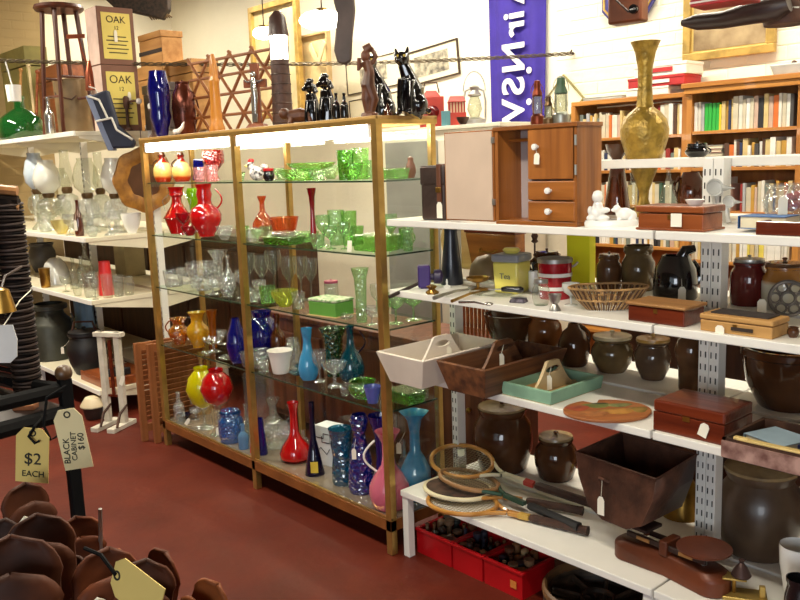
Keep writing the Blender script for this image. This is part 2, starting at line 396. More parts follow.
# painted bricks of the back wall that can be made out right of the banner
bm_ = G().box(.232, .02, .080).done('brick', WALL, wall_back, smooth=0, bevel=.004); first = True
for row in range(11):
    z = 1.98+row*.086
    for i in range(11):
        x = -1.25+i*.238+(.119 if row % 2 else 0)
        o = bm_ if first else bm_.copy()
        if not first: COL.objects.link(o)
        first = False; o.parent = wall_back; o.location = (x+random.uniform(-.002, .002), 2.9065+random.uniform(-.0012, .0012), z)
# ---------------------------------------------------------------- ceiling lights (fluorescent battens, out of view)
LW = mat('lamp_white_enamel', (235, 235, 230), .4, var=.03)
def batten(label, x, y, energy, col=(1, .92, .75), length=1.5, zb=3.62):
    t = T('ceiling_light', label, 'ceiling light', (x, y, zb), 0, 'fluorescent ceiling battens')
    G().box(length, .12, .06, (0, 0, .12)).done('housing', LW, t, smooth=0, bevel=.004)
    for s in (-1, 1): G().box(.03, .12, .12, (s*length*.49, 0, .01)).done('end_cap', LW, t, smooth=0)
    for s in (-1, 1): G().tube([(-length*.48, s*.035, .07), (length*.48, s*.035, .07)], .015, 10).done('tube', emit('fluorescent_tube', (1, .95, .85), 6), t)
    l = bpy.data.lights.new('batten_light', 'AREA'); l.shape = 'RECTANGLE'; l.size = length; l.size_y = .14; l.energy = energy; l.color = col
    o = bpy.data.objects.new('batten_light', l); COL.objects.link(o); o.parent = t; o.location = (0, 0, -.03)
    [G().tube([(s*length*.3, 0, .17), (s*length*.3, 0, 3.8-zb)], .006, 6).done('suspension_rod', LW, t) for s in (-1, 1)]
for lab, x in (('above left wall corner', -6.0), ('above pictures on back wall', -3.6), ('above purple banner', -1.7), ('above the bookcases', .3), ('above far right corner', 2.6)):
    batten('fluorescent ceiling batten '+lab, x, 1.75, BACK_E*(.45 if x < -5 else 1))
for lab, x, zb_, e_ in (('over the aisle at the left', -3.9, 3.3, 2.3), ('over the aisle before the glass cabinet', -1.1, 2.85, .75), ('over the aisle before white shelving', 1.3, 2.8, .75)):
    batten('fluorescent ceiling batten '+lab, x, -1.25, AISLE_E*e_, zb=zb_)
# ================================================================== GLASS DISPLAY CABINET
W, W2, D, HC, ZB = 2.1009, 1.0807, .3333, 1.83, .1596
ZS = (1.5791, 1.2792, .9741, .627)
BRASS = mat('gold_anodised_aluminium', (200, 162, 92), .3, .8, .15, 12)
SHELFG = pane_glass('green_tinted_shelf_glass', (.90, .97, .92), .06); CLEARG = pane_glass('cabinet_pane_glass', (.97, .98, .96), .035)
EDGE = glass('shelf_glass_edge', (40, 90, 70), .5, .1)
cab = T('display_cabinet', 'tall glass display cabinet with gold frame and four levels of coloured glassware', 'display cabinet', (0, 0, 0))
pw = .034
for x in (-pw/2, -W2+.0, -W+pw/2):
    G().box(pw, pw, HC-.0, (x, pw/2, 0)).done('post', BRASS, cab, smooth=0, bevel=.003)
    G().box(pw*.8, pw*.8, HC, (x, D-pw/2, 0)).done('post', BRASS, cab, smooth=0, bevel=.003)
RAILW = mat('brown_base_rail', (150, 92, 45), .4, .3, .2, 8)
G().box(W, .02, .05, (-W/2, .01, ZB-.055)).done('base_rail', RAILW, cab, smooth=0, bevel=.002)
G().box(.02, D, .05, (-.01, D/2, ZB-.055)).done('base_rail', RAILW, cab, smooth=0, bevel=.002)
G().box(.02, D, .05, (-W+.01, D/2, ZB-.055)).done('base_rail', RAILW, cab, smooth=0, bevel=.002)
G().box(W-.01, D-.01, .012, (-W/2, D/2, ZB-.012)).done('base_panel', mat('cabinet_base_laminate', (126, 112, 96), .07, 0, .1, 6, coat=.6), cab, smooth=0)
G().box(W, .012, .010, (-W/2, .008, ZB-.004)).done('base_lip', BRASS, cab, smooth=0)
TOPB = wood('cabinet_top_board', (190, 150, 84), (160, 116, 58), .4)
G().box(W+.004, D+.004, .014, (-W/2, D/2, HC-.012)).done('top_panel', TOPB, cab, smooth=0, bevel=.002)
for y in (.006, D-.006): G().box(W+.004, .014, .03, (-W/2, y, HC-.03)).done('top_rail', BRASS, cab, smooth=0, bevel=.002)
for x in (-.006, -W+.006): G().box(.014, D, .03, (x, D/2, HC-.03)).done('top_rail', BRASS, cab, smooth=0, bevel=.002)
TUBE = emit('cabinet_strip_light', (1, .95, .84), TUBE_E)
for x0, x1 in ((-W+.06, -W2-.03), (-W2+.03, -.05)):
    lt = G().tube([(x0, .03, HC-.054), (x1, .03, HC-.054)], .0235, 12).done('strip_light', TUBE, cab)
    for x in (x0, x1): G().box(.012, .05, .05, (x, .03, HC-.079)).done('end_cap', LW, lt, smooth=0)
for zs in ZS:
    for x0, x1 in ((-W+.012, -W2-.016), (-W2+.016, -.012)):
        sh = G().box(x1-x0, D-.03, .007, ((x0+x1)/2, D/2, zs-.007)).done('glass_shelf', SHELFG, cab, smooth=0)
        G().box(x1-x0, .0015, .007, ((x0+x1)/2, .0142, zs-.007)).done('edge', EDGE, sh, smooth=0)
        if x1 > -.1: G().box(.0015, D-.03, .007, (x1+.0008, D/2, zs-.007)).done('edge', EDGE, sh, smooth=0)
for x in (-.004, -W+.004): G().box(.004, D-.07, HC-ZB-.06, (x, D/2, ZB+.01)).done('side_pane', CLEARG, cab, smooth=0)
for x0, x1 in ((-W+.04, -W2-.02), (-W2+.02, -.04)): G().box(x1-x0, .004, HC-ZB-.06, ((x0+x1)/2, D-.012, ZB+.01)).done('back_pane', CLEARG, cab, smooth=0)
for z in ZS+(ZB,): ZONES.append((z-.02, z+.02, -W+.03, -.03, .02, D-.025))
ZONES.append((HC-.01, HC+.02, -W, 0, .01, D-.01))
# ================================================================== WHITE SHELVING (double sided, right)
WHITE = mat('white_enamelled_steel', (233, 230, 222), .38, 0, .05, 3)
SLOT = mat('slot_shadow_grey', (70, 66, 62), .8)
ZG = dict(a=1.427, b=1.147, c=.82, d=.295)
YF, YU, YBK = .012, .345, .73
gon = T('shelving_unit', 'white slotted-steel double-sided shelving unit beside the glass cabinet', 'shelving', (0, 0, 0))
def upright(parent, x, y, z1, wdt=.034, dp=.05):
    u = G().box(wdt, dp, z1, (x, y+dp/2, 0)).done('upright', WHITE, parent, smooth=0, bevel=.002)
    s = G(); n = int(z1/.042)
    for i in range(n):
        for dx in (-.0085, .0085): s.box(.0035, .003, .02, (x+dx, y-.0006, .02+i*.042))
    q = s.done('slots', SLOT, u, smooth=0); q['kind'] = 'stuff'
BX = ((.03, 1.216), (1.224, 2.41))
[upright(gon, x, YU, 1.628) for x in (.05, 1.2025, 1.2385, 2.39)]
for (x0, x1) in BX:
    xm, wd = (x0+x1)/2, x1-x0
    for k, z in ZG.items():
        th = .026
        y0 = YF+(.02 if k == 'd' else 0)
        G().box(wd, YU-y0, th, (xm, (y0+YU)/2, z-th)).done('shelf', WHITE, gon, smooth=0, bevel=.003)
        G().box(wd, YBK-YU-.055, th, (xm, (YU+.055+YBK)/2, z-th)).done('shelf', WHITE, gon, smooth=0, bevel=.003)
        G().box(wd-.07, .045, .018, (xm, YU+.028, z-th)).done('shelf_joint', WHITE, gon, smooth=0)
    G().box(wd, .3, .03, (xm, YU+.055+.15, 1.600)).done('shelf', WHITE, gon, smooth=0, bevel=.003)
    for x in (x0+.018, x1-.018): G().box(.034, .034, .27, (x, YF+.045, 0)).done('leg', WHITE, gon, smooth=0, bevel=.002)
    for x in (x0+.018, x1-.018): G().box(.034, .034, .27, (x, YBK-.03, 0)).done('leg', WHITE, gon, smooth=0, bevel=.002)
for z in ZG.values(): ZONES.append((z-.02, z+.02, .03, 2.4, YF, YU)); ZONES.append((z-.02, z+.02, .03, 2.4, YU+.055, YBK))
ZONES.append((1.6, 1.66, .03, 2.4, YU+.055, YU+.355))
# ================================================================== WHITE SHELVING (left)
LX = -2.9; LZ = dict(t=1.912, a=1.228, b=.814, c=.2); LY0, LYU, LY1 = -.05, .44, .94
CREAM = mat('cream_enamelled_steel', (224, 214, 186), .45, 0, .08, 3)
gl = T('shelving_unit', 'cream slotted-steel shelving unit holding oil lamps, left of the glass cabinet', 'shelving', (0, 0, 0))
for x in (LX-.02, LX-1.2, LX-2.4, LX-3.58): upright(gl, x, LYU, 1.95 if x > -3 else 1.9)
for i in range(3):
    x1 = LX-i*1.2; x0 = x1-1.19
    for k, z in LZ.items():
        G().box(x1-x0, LYU-LY0, .03, ((x0+x1)/2, (LY0+LYU)/2, z-.03)).done('shelf', CREAM, gl, smooth=0, bevel=.003)
        G().box(x1-x0, .012, .032, ((x0+x1)/2, LY0-.006, z-.03)).done('shelf_lip', WHITE, gl, smooth=0, bevel=.003)
        G().box(x1-x0, LY1-LYU-.06, .03, ((x0+x1)/2, (LYU+.06+LY1)/2, z-.03)).done('shelf', CREAM, gl, smooth=0, bevel=.003)
        for (ya, yb) in ((LY0+.02, LYU), (LYU+.05, LY1-.02)):
            lo, hi = (ya, yb) if ya < LYU-.1 else (yb, ya)
            G().prism([(lo, z-.03), (lo, z-.045), (hi, z-.115), (hi, z-.03)], .004, M=Matrix(((0, 0, 1, x1-.01), (1, 0, 0, 0), (0, 1, 0, 0), (0, 0, 0, 1)))).done('bracket', CREAM, gl, smooth=0)
    for y in (LY0+.03, LY1-.03): G().box(.034, .034, .17, (x1-.02, y, 0)).done('leg', WHITE, gl, smooth=0)

for z in LZ.values(): ZONES.append((z-.02, z+.02, LX-3.58, LX, LY0, LYU)); ZONES.append((z-.02, z+.02, LX-3.58, LX, LYU+.06, LY1))
# ================================================================== OBJECTS ON THE WHITE SHELVING
ORW = wood('orange_brown_wood', (170, 104, 44), (126, 72, 28), .4, 'x', .2)
ORWZ = wood('orange_brown_wood_upright', (172, 106, 46), (128, 74, 30), .4, 'z', .2)
MAHO = wood('mahogany', (110, 44, 22), (74, 24, 12), .3, 'x', .4)
MAHO2 = wood('red_brown_box_wood', (152, 82, 40), (112, 52, 22), .35, 'x', .3)
DARKW = wood('dark_stained_wood', (78, 52, 38), (44, 28, 22), .5, 'y', .1)
TANP = mat('bare_tan_door_lining', (206, 182, 160), .7, var=.06)
LINING = mat('mauve_grey_lining', (176, 160, 156), .8, var=.08)
LEATH = mat('dark_brown_leather', (62, 44, 38), .45, var=.3, scale=9, bump=.2)
STEEL = mat('dull_steel', (180, 178, 172), .35, .8, .15, 10)
BRS = mat('aged_brass', (178, 136, 62), .3, .85, .3, 14)
IRON = mat('rusted_dark_iron', (92, 58, 42), .6, .2, .4, 12, .3)
PORC = mat('white_porcelain', (240, 238, 232), .15, var=.03, coat=.4)
BLACKP = mat('black_gloss', (22, 20, 22), .12, var=.2, coat=.6)
def pts_box(x0, x1, y0, y1, z, h): return G().box(x1-x0, y1-y0, h, ((x0+x1)/2, (y0+y1)/2, z))
# ---- top level -----------------------------------------------------
za = ZG['a']
P = at_z(431, 220.5, za)
reg(za, P.x, P.y+.06, .06)
t = T('leather_case', 'dark brown leather box case with flap and strap beside the open wooden cabinet', 'case', (P.x, P.y+.06, za))
G().box(.125, .1, .2).done('body', LEATH, t, bevel=.008)
G().box(.131, .106, .075, (0, 0, .13)).done('flap', LEATH, t, bevel=.008)
G().box(.022, .11, .14, (.04, -.001, .07)).done('strap', mat('tan_strap_leather', (104, 58, 34), .5), t, bevel=.003)
G().box(.026, .006, .02, (.04, -.057, .105)).done('buckle', BRS, t, bevel=.002)
price_tag(t, (.046, -.058, .07), .028, .06, rz=0)
# wooden cabinet with an open door
y0, y1 = .02, .15; x0 = xat(496, y0, za); x1 = xat(577, y0, za); hx = hgt((x1, y0, za), 121.5); xd = xat(446, y0, za)
t = T('wooden_cabinet', 'orange-brown wooden table cabinet with one door swung open and two small drawers', 'cabinet', (x0, y0, za))
w, d, h = x1-x0, y1-y0, hx; th = .014; xm = w*.40
G().box(w, d, th, (w/2, d/2, 0)).done('bottom_panel', ORW, t, smooth=0, bevel=.002)
G().box(w+.01, d+.008, th, (w/2, d/2-.002, h-th)).done('top_panel', ORW, t, smooth=0, bevel=.002)
for x in (th/2, w-th/2): G().box(th, d, h-2*th, (x, d/2, th)).done('side_panel', ORWZ, t, smooth=0)
G().box(w-2*th, .008, h-2*th, (w/2, d-.006, th)).done('back_panel', LINING, t, smooth=0)
G().box(th, d-.03, h-2*th, (xm, d/2+.005, th)).done('partition', LINING, t, smooth=0)
G().tube([(th, .06, h*.86), (xm, .06, h*.86)], .006, 8).done('rail', ORW, t)
rw = w-xm-th
dr = G().box(rw, .018, h*.52, (xm+th/2+rw/2, .009, h*.46)).done('door', ORWZ, t, smooth=0, bevel=.003)
def knob(parent, p, mt=PORC, r=.011):
    G().lathe([(0, 0), (r*.5, 0), (r*.45, r*.8), (r, r*1.2), (r*.9, r*1.9), (0, r*2.2)], 14, M=TR(*p) @ RX(90)).done('knob', mt, parent)
knob(dr, (xm+th/2+rw*.22, 0, h*.78))
price_tag(t, (xm+th/2+rw*.26, -.012, h*.72), .022, .036, string=(xm+th/2+rw*.22, -.012, h*.78), ry=4)
for z0, z1 in ((.255, .445), (.05, .245)):
    q = G().box(rw, .02, h*(z1-z0), (xm+th/2+rw/2, .008, h*z0)).done('drawer', ORW, t, smooth=0, bevel=.004)
    knob(q, (xm+th/2+rw*.5, -.002, h*(z0+z1)/2))
for z in (.83, .55): G().tube([(w-.002, -.004, h*z-.016), (w-.002, -.004, h*z+.016)], .004, 8).done('hinge', STEEL, t)
dl = x0-xd
ang = G().box(dl-.006, .016, h*.96, (-dl/2-.002, .008, h*.02)).done('open_door', ORWZ, t, smooth=0, bevel=.002)
G().box(dl-.02, .003, h*.93, (-dl/2-.002, -.001, h*.035)).done('door_lining', TANP, ang, smooth=0)
for z in (.84, .2): G().box(.012, .006, .02, (-.006, -.003, h*z)).done('hinge', STEEL, ang, smooth=0)
CABT = za+h
# lamps on the cabinet
def miner_lamp(label, px, yt, wpx, Y, kind):
    P = Vector((xat(px, Y, CABT), Y, CABT)); R = wpx*pm(P)/2; H = hgt(P, yt); k = {'r': (132, 60, 34), 'b': (120, 92, 60), 's': (170, 172, 160)}[kind]
    mt = mat('lamp_metal_'+kind, k, .35, .7, .3, 16)
    t = T('oil_lantern', label, 'lantern', P, YAW, 'small lanterns on the wooden cabinet')
    G().lathe([(0, 0), (R*.95, 0), (R, .01), (R*.95, H*.2), (R*.55, H*.26), (0, H*.26)], 20).done('fuel_tank', mt, t)
    G().lathe([(R*.6, H*.26), (R*.78, H*.4), (R*.7, H*.55), (R*.6, H*.66)], 20).done('glass_chimney', glass('lantern_glass', (225, 228, 215), .15), t)
    G().lathe([(R*.62, H*.64), (R*.75, H*.66), (R*.7, H*.72), (R*.45, H*.82), (R*.5, H*.86), (R*.42, H*.98), (0, H)], 20).done('cap', mat('green_lamp_cap', (70, 100, 70), .5) if kind == 's' else mt, t)
    for a in range(4):
        c, s_ = math.cos(a*math.pi/2+.7)*R*.85, math.sin(a*math.pi/2+.7)*R*.85
        G().tube([(c, s_, H*.2), (c, s_, H*.66)], R*.05, 6).done('guard_wire', mt, t)
    pts = [(R*math.cos(a)*.9, 0, H*.7+R*1.6*math.sin(a)) for a in [math.pi*i/10 for i in range(11)]]
    G().tube(pts, R*.05, 6).done('bail_handle', mt, t)
miner_lamp('copper-coloured lantern standing on wooden cabinet before the purple banner', 537.5, 80, 14, .11, 'r')
miner_lamp('squat brown lantern, middle of three on the wooden cabinet', 548.5, 96, 11, .08, 'b')
miner_lamp('silver lantern with green cap, rightmost on the wooden cabinet', 561, 77, 18, .11, 's')
# cherub figurine
P = put(611, 227, za, None, .035)
t = T('cherub_figurine', 'white porcelain figurine of a seated child beside a lamb', 'figurine', P, YAW*.8)
k = pm(P)*1.08
G().lathe([(0, 0), (1, 0), (1.02, .012), (.97, .02), (0, .02)], 24, sx=k*24, sy=k*10).done('base', PORC, t)
g = G()
for c, r, sc in (((-13, 0, 12), 6.5, (1.1, 1, 1)), ((-12, 0, 18), 5, (1, .9, 1.2)), ((-12.5, -.5, 27), 5.2, (1, 1, 1.05)), ((-19, -2, 15), 2.6, (1, 1, 1.6)), ((-5, -2, 15), 2.6, (1.6, 1, 1)), ((-8, -3, 8), 3.4, (2, 1, .9)), ((-18, -3, 8), 3.2, (1.5, 1, 1)), ((-12, 1, 30.5), 3.4, (1.3, 1.2, .8)), ((-12, 0, 22), 2.4, (1, 1, 1.5))):
    g.ball(r*k, tuple(v*k for v in c), sc)
g.done('seated_child', PORC, t, bevel=0).modifiers.new('r', 'REMESH').voxel_size = .0025
g = G()
for c, r, sc in (((12, 0, 11), 5.5, (1.5, 1, 1.05)), ((5, -1, 16), 3.6, (1, 1, 1)), ((2.6, -1.5, 14.8), 2, (1.5, .9, .9)), ((19, 0, 9), 4.2, (1, 1, 1.2)), ((7, -2, 6), 2, (1, 1, 2)), ((17, -2, 6), 2, (1, 1, 2)), ((6, 1, 19.5), 1.4, (.6, 1, 1.5))):
    g.ball(r*k, tuple(v*k for v in c), sc)
g.done('lamb', PORC, t).modifiers.new('r', 'REMESH').voxel_size = .0025
# box with a paper label
def lidded_box(name, label, xa, xb, ya, yb, z, h, mt, lidmt, over=.006, lidh=.3, tagf=None, lab=None, foot=.006, rz=0):
    t = T(name, label, 'box', ((xa+xb)/2, (ya+yb)/2, z), rz)
    w, d = xb-xa, yb-ya
    G().box(w, d, h*(1-lidh)).done('body', mt, t, smooth=0, bevel=.003)
    if foot: G().box(w+2*foot, d+2*foot, h*.1).done('base_moulding', mt, t, smooth=0, bevel=.003)
    G().box(w+2*over, d+2*over, h*lidh-.002, (0, 0, h*(1-lidh)+.002)).done('lid', lidmt, t, smooth=0, bevel=.004)
    G().box(.012, .003, .012, (0, -d/2-.001, h*(1-lidh)-.016)).done('keyhole', BRS, t, smooth=0)
    if tagf: price_tag(t, (tagf[0]*w, -d/2-over-.003, tagf[1]*h), *(tagf[2:4]), rx=0, ry=tagf[4] if len(tagf) > 4 else 0)
    if lab: G().box(lab[2], .0012, lab[3], (lab[0]*w, -d/2-over-.001, lab[1]*h)).done('paper_label', TAGM, t, smooth=0)
    return t
xa, xb = xat(638, .03, za), xat(703, .03, za)
lidded_box('wooden_box', 'red-brown wooden box with square paper label under the tall brass vase', xa, xb, .03, .14, za, hgt((xa, .03, za), 205.5), MAHO2, MAHO2, lab=(.12, .18, .034, .038))
# shallow dish on the box
zb_ = za+hgt((xa, .03, za), 205.5)
vessel('shell_dish', 'shallow white porcelain dish lying on the labelled wooden box', 'dish', 695, 199.5, None, 20, zb_, 'dish', PORC, Y=.085)
# tall brass vase
VB = mat('engraved_brass', (178, 144, 58), .36, .45, .3, 30, .4, bscale=70)
vessel('brass_vase', 'tall engraved brass vase with flared neck standing behind the wooden box', 'vase', 643.5, 41.5, None, 47, za,
       [(0, 0), (.55, 0), (.52, .02), (.3, .06), (.2, .1), (.22, .15), (.4, .22), (.75, .35), (.97, .45), (1, .5), (.9, .56), (.62, .605), (.36, .63), (.33, .66), (.29, .75), (.3, .85), (.42, .94), (.6, 1)], VB, Y=.50, seg=32)
# two ladles standing against the upright
ENAM = mat('white_grey_enamel', (206, 206, 200), .2, .1, .12, 8, coat=.3)
def ladle(label, px, py, rpx, Y, px2):
    P = at_y(px, py, Y); r = rpx*pm(P); t = T('ladle', label, 'ladle', (P.x, P.y, za), YAW, 'ladles against the slotted upright'); zc = P.z-za
    dx = (px2-px)*pm(P)
    G().lathe([(0, -.3*r), (.5*r, -.25*r), (.85*r, 0), (r, .28*r), (1.06*r, .3*r), (.93*r, .28*r), (.8*r, .02*r), (0, -.22*r)], 20, M=TR(0, 0, zc) @ RX(78)).done('bowl', ENAM, t)
    G().tube([(0, .012, zc-r*.5), (dx*.4, .014, zc*.5), (dx, .004, .004)], [.007, .006, .008], 8).done('handle', ENAM, t)
    G().tube([(r*.8, -.002, zc), (r*1.6, -.004, zc-r*.05), (r*2.4, -.004, zc-r*.1)], [.5*r, .22*r, .06*r], 8).done('spout', ENAM, t)
ladle('larger pale enamel ladle with round bowl hung on the white upright', 714, 188, 8.5, .325, 722)
ladle('smaller pale enamel ladle below the larger one on the upright', 728, 202, 6, .30, 730)
# bottles on the far side of the top level
BRG = glass('dark_amber_glass', (150, 80, 34), .45, .06, bodycol=(110, 54, 24)); CLG = glass('clear_glass', (240, 243, 238), .04); CUT = glass('cut_crystal', (238, 241, 241), .12, .02, 1.0, 55, bodycol=(236, 238, 240))
lb = (.40, .72)
vessel('bottle', 'dark amber conical bottle behind the white porcelain figurine', 'bottle', 617, 166, None, 27, za, 'cone', BRG, Y=.56, solidwall=False)
vessel('decanter', 'clear glass conical decanter between brass vase and amber jug', 'decanter', 668, 164, None, 22, za, [(0, 0), (1, 0), (1, .1), (.5, .6), (.2, .75), (.22, .95), (.35, 1)], CLG, Y=.52, solidwall=False)
vessel('bottle', 'clear glass bottle left of the brass vase foot', 'bottle', 633, 172, None, 15, za, 'bottle', CLG, Y=.64, solidwall=False)
vessel('jug', 'brown glass jug left of the slotted upright on the top shelf', 'jug', 690, 172, None, 28, za, 'barrel', BRG, Y=.58, solidwall=False, hs=(('l', .4, .9, .4, .006),))
# on the narrow upper shelf behind
zt = 1.6305
vessel('bowl', 'dark brown bowl on the highest back shelf beside the wooden cabinet', 'bowl', 617, 144, None, 23, zt, 'bowl', mat('brown_glaze', (82, 52, 34), .2, coat=.4), Y=.5)
vessel('kettle', 'black squat kettle on the highest back shelf above the upright', 'kettle', 697, 147, None, 24, zt, 'pot', BLACKP, Y=.52, hs=(('r', .35, .85, .3, .005),), lid=(BLACKP, .8))
# tray with its contents at the right end of the top level
xa = at_z(737, 238, za).x
t = T('wooden_tray', 'shallow dark wooden tray at the right end of the top shelf', 'tray', (xa+.2, .16, za))
G().box(.4, .27, .008).done('tray_bottom', MAHO, t, smooth=0)
for s in (-1, 1):
    G().box(.4, .012, .036, (0, s*.132, 0)).done('tray_side', MAHO, t, smooth=0, bevel=.003); G().box(.012, .25, .036, (s*.194, 0, 0)).done('tray_side', MAHO, t, smooth=0, bevel=.003)
def book_flat(label, c, w, d, h, rz, mt, cat='book', group=None):
    t = T('book', label, cat, c, rz, group); PG = mat('book_pages', (226, 214, 184), .9)
    G().box(w-.006, d-.008, h-.004, (.002, 0, .002)).done('pages', PG, t, smooth=0)
    G().box(w, d, .002, (0, 0, 0)).done('cover', mt, t, smooth=0); G().box(w, d, .002, (0, 0, h-.002)).done('cover', mt, t, smooth=0)
    G().box(.002, d, h, (-w/2, 0, 0)).done('spine', mt, t, smooth=0); return t
BLUEB = mat('blue_book_cloth', (40, 92, 150), .6)
book_flat('blue cloth book lying in the dark wooden tray', (xat(770, .14, za), .13, za+.009), .13, .09, .035, 0, BLUEB)
book_flat('pale cream book lying in the wooden tray beside the upright', (xa+.045, .235, za+.009), .07, .05, .03, 0, mat('cream_book', (220, 206, 170), .7))
P = Vector((xa+.185, .26, za+.009)); t = T('flower_jar', 'cut-glass jar with a red flower inside and a white price tag', 'jar', (xat(790, .25, za), .25, za+.009), YAW)
G().lathe([(r*.075, z*.115) for r, z in PR['pot']], 20).done('jar_body', CUT, t)
g = G()
for i in range(9):
    a = i*2.4; g.ball(.016, (.024*math.cos(a)*(i % 3)/2, .024*math.sin(a)*(i % 3)/2, .05+.004*i), (1, 1, .8), 10, 6)
g.done('red_flower', mat('red_petals', (150, 22, 26), .6), t)
price_tag(t, (-.055, -.07, .085), .026, .05, string=(-.03, -.06, .115))
# ---- second level ----------------------------------------------------
zb = ZG['b']; LF = (.02, .335); LBk = (.41, .725)
# purple mallet
PURP = mat('purple_plastic', (58, 30, 110), .35)
Pa, Pb = at_y(424, 277, .12), at_y(389, 297, -.03)
t = T('mallet', 'purple-headed mallet with dark handle sticking out past the cabinet', 'mallet', (Pa.x, Pa.y, zb), YAW)
zc = Pa.z-zb
G().box(.05, .055, .088, (0, 0, zc-.04)).done('head', PURP, t, bevel=.006)
G().lathe([(0, 0), (.012, 0), (.014, .015), (.028, .018), (.03, .042), (.022, .052), (0, .054)], 16, M=TR(.022, 0, zc) @ RY(90)).done('knob', mat('dark_purple_plastic', (40, 24, 66), .4), t)
q = Matrix.Rotation(-_y, 3, 'Z') @ (Pb-Pa)
G().tube([(-.01, 0, zc-.02), (q.x, q.y, zc+q.z)], [.007, .008], 8).done('handle', mat('dark_brown_handle', (52, 34, 30), .5), t)
G().box(.03, .04, .01, (0, 0, 0)).done('foot', PURP, t); G().box(.012, .012, max(zc-.03, .01), (0, 0, .005)).done('neck', PURP, t)
DKB = mat('blue_black_ceramic', (38, 42, 56), .3, var=.25, scale=10, coat=.2)
vessel('vase', 'tall blue-black tapering vase beside the glass cabinet', 'vase', 452, 226, 283, 23, zb, [(0, 0), (.95, 0), (1, .02), (.8, .4), (.62, .75), (.55, .9), (.62, 1)], DKB, lim=LF)
# cutlery and small metal things
def spoon(label, pa, pb, Ya, Yb, r, bowl=.02, mt=STEEL, name='spoon', cat='spoon'):
    A = at_z(*pa, zb+.012); B = at_z(*pb, zb+.012); d = B-A; L = math.hypot(d.x, d.y)
    t = T(name, label, cat, (A.x, A.y, zb), math.degrees(math.atan2(d.y, d.x)))
    G().tube([(0, 0, .008), (L*.5, 0, .012), (L*.85, 0, .006)], [r*1.3, r, r*.7], 8).done('handle', mt, t)
    G().ball(1, (L*.95, 0, .009), (bowl*1.5, bowl, .006), 14, 8).done('bowl' if cat == 'spoon' else 'blade', mt, t)
spoon('large steel spoon lying at the left end of the second shelf', (434, 297), (474, 286), 0, 0, .006, .016)
spoon('brass ladle spoon lying beside the yellow canister', (452, 300), (486, 288), 0, 0, .005, .02, BRS)
spoon('small butter knife lying on the white shelf edge', (459, 301), (490, 303), 0, 0, .004, .012, mat('bright_steel', (215, 215, 210), .2, .9), 'butter_knife', 'knife')
vessel('glass_stopper', 'small white glass stopper standing by the blue-black vase', 'stopper', 447, 279, 288, 9, zb, [(0, 0), (1, 0), (.9, .2), (.2, .35), (.25, .7), (.1, 1)], PORC, lim=LF, solidwall=False)
vessel('ornate_dish', 'small ornate brass dish with rim left of yellow canister', 'dish', 478, 277, 290, 24, zb, 'comport', BRS, lim=LF, wob=lambda a, j: 1+.06*math.sin(8*a))
vessel('brass_clasp', 'small brass ornament at the shelf edge below the mallet', 'ornament', 432, 284, 299, 12, zb, [(0, 0), (.8, 0), (1, .2), (.4, .5), (.8, .8), (0, 1)], BRS, lim=(.0, .3), solidwall=False, wob=lambda a, j: 1+.3*math.sin(5*a+j))
vessel('glass_plate', 'round clear glass plate before the yellow canister', 'plate', 497, 294, 303, 56, zb, 'plate', CLG, lim=(.02, .33), solidwall=False, seg=32)
P = at_z(507, 290, zb+.03); t = T('black_knife', 'black handled peeler resting on the glass plate', 'peeler', (P.x, P.y, zb+.02), YAW-18)
G().tube([(-.02, 0, .012), (.0, 0, .014), (.05, 0, .012), (.06, 0, .012)], [.008, .011, .012, .007], 10).done('handle', BLACKP, t)
G().box(.05, .012, .003, (-.045, 0, .011)).done('blade', STEEL, t)
P = at_z(515, 303, zb); t = T('scouring_pad', 'dark mauve-grey wire pad lying at the shelf edge', 'pad', (P.x, P.y+.02, zb), 20)
G().box(.06, .045, .014, taper=(.05, .035)).done('pad_body', mat('mauve_grey_wire', (112, 104, 116), .6, .4, .5, 40, .8), t, bevel=.004)
G().tube([(-.03, 0, .016), (0, .004, .018), (.03, 0, .016)], .002, 6).done('wire_loop', STEEL, t)
# yellow canister
P = at_z(513, 293, zb); kk = pm(P); t = T('canister', 'square yellow tin canister with grey lid', 'canister', put(512, 294, zb, None, .055), 12)
YEL = mat('yellow_enamel', (236, 222, 110), .3, var=.06, coat=.3); GREYL = mat('grey_enamel', (150, 152, 160), .35)
hh = hgt(P, 262); reg(zb, t.location.x, t.location.y, .065)
G().box(.098, .098, hh, taper=(.108, .108)).done('body', YEL, t, bevel=.008)
l = G().box(.116, .116, .03, (0, 0, hh)).done('lid', GREYL, t, bevel=.008)
G().lathe([(0, 0), (.018, 0), (.026, .012), (.02, .02), (0, .022)], 16, c=(0, 0, hh+.03), sx=1.4).done('knob', YEL, l)
text_mesh('lettering', 'Tea', .03, mat('grey_print', (120, 118, 110), .6), t, (0, -.0535, hh*.55), (90, 0, 0))
t = vessel('dropper_bottle', 'small white bottle with dark spout right of yellow canister', 'bottle', 533.5, 271, 284, 10, zb, 'cyl', PORC, lim=LF, force=True); R_, H_ = INFO[t.name]
G().tube([(0, 0, H_), (0, 0, H_+.012), (-.004, 0, H_+.026), (.012, 0, H_+.034)], .0045, 8).done('spout', BLACKP, t)
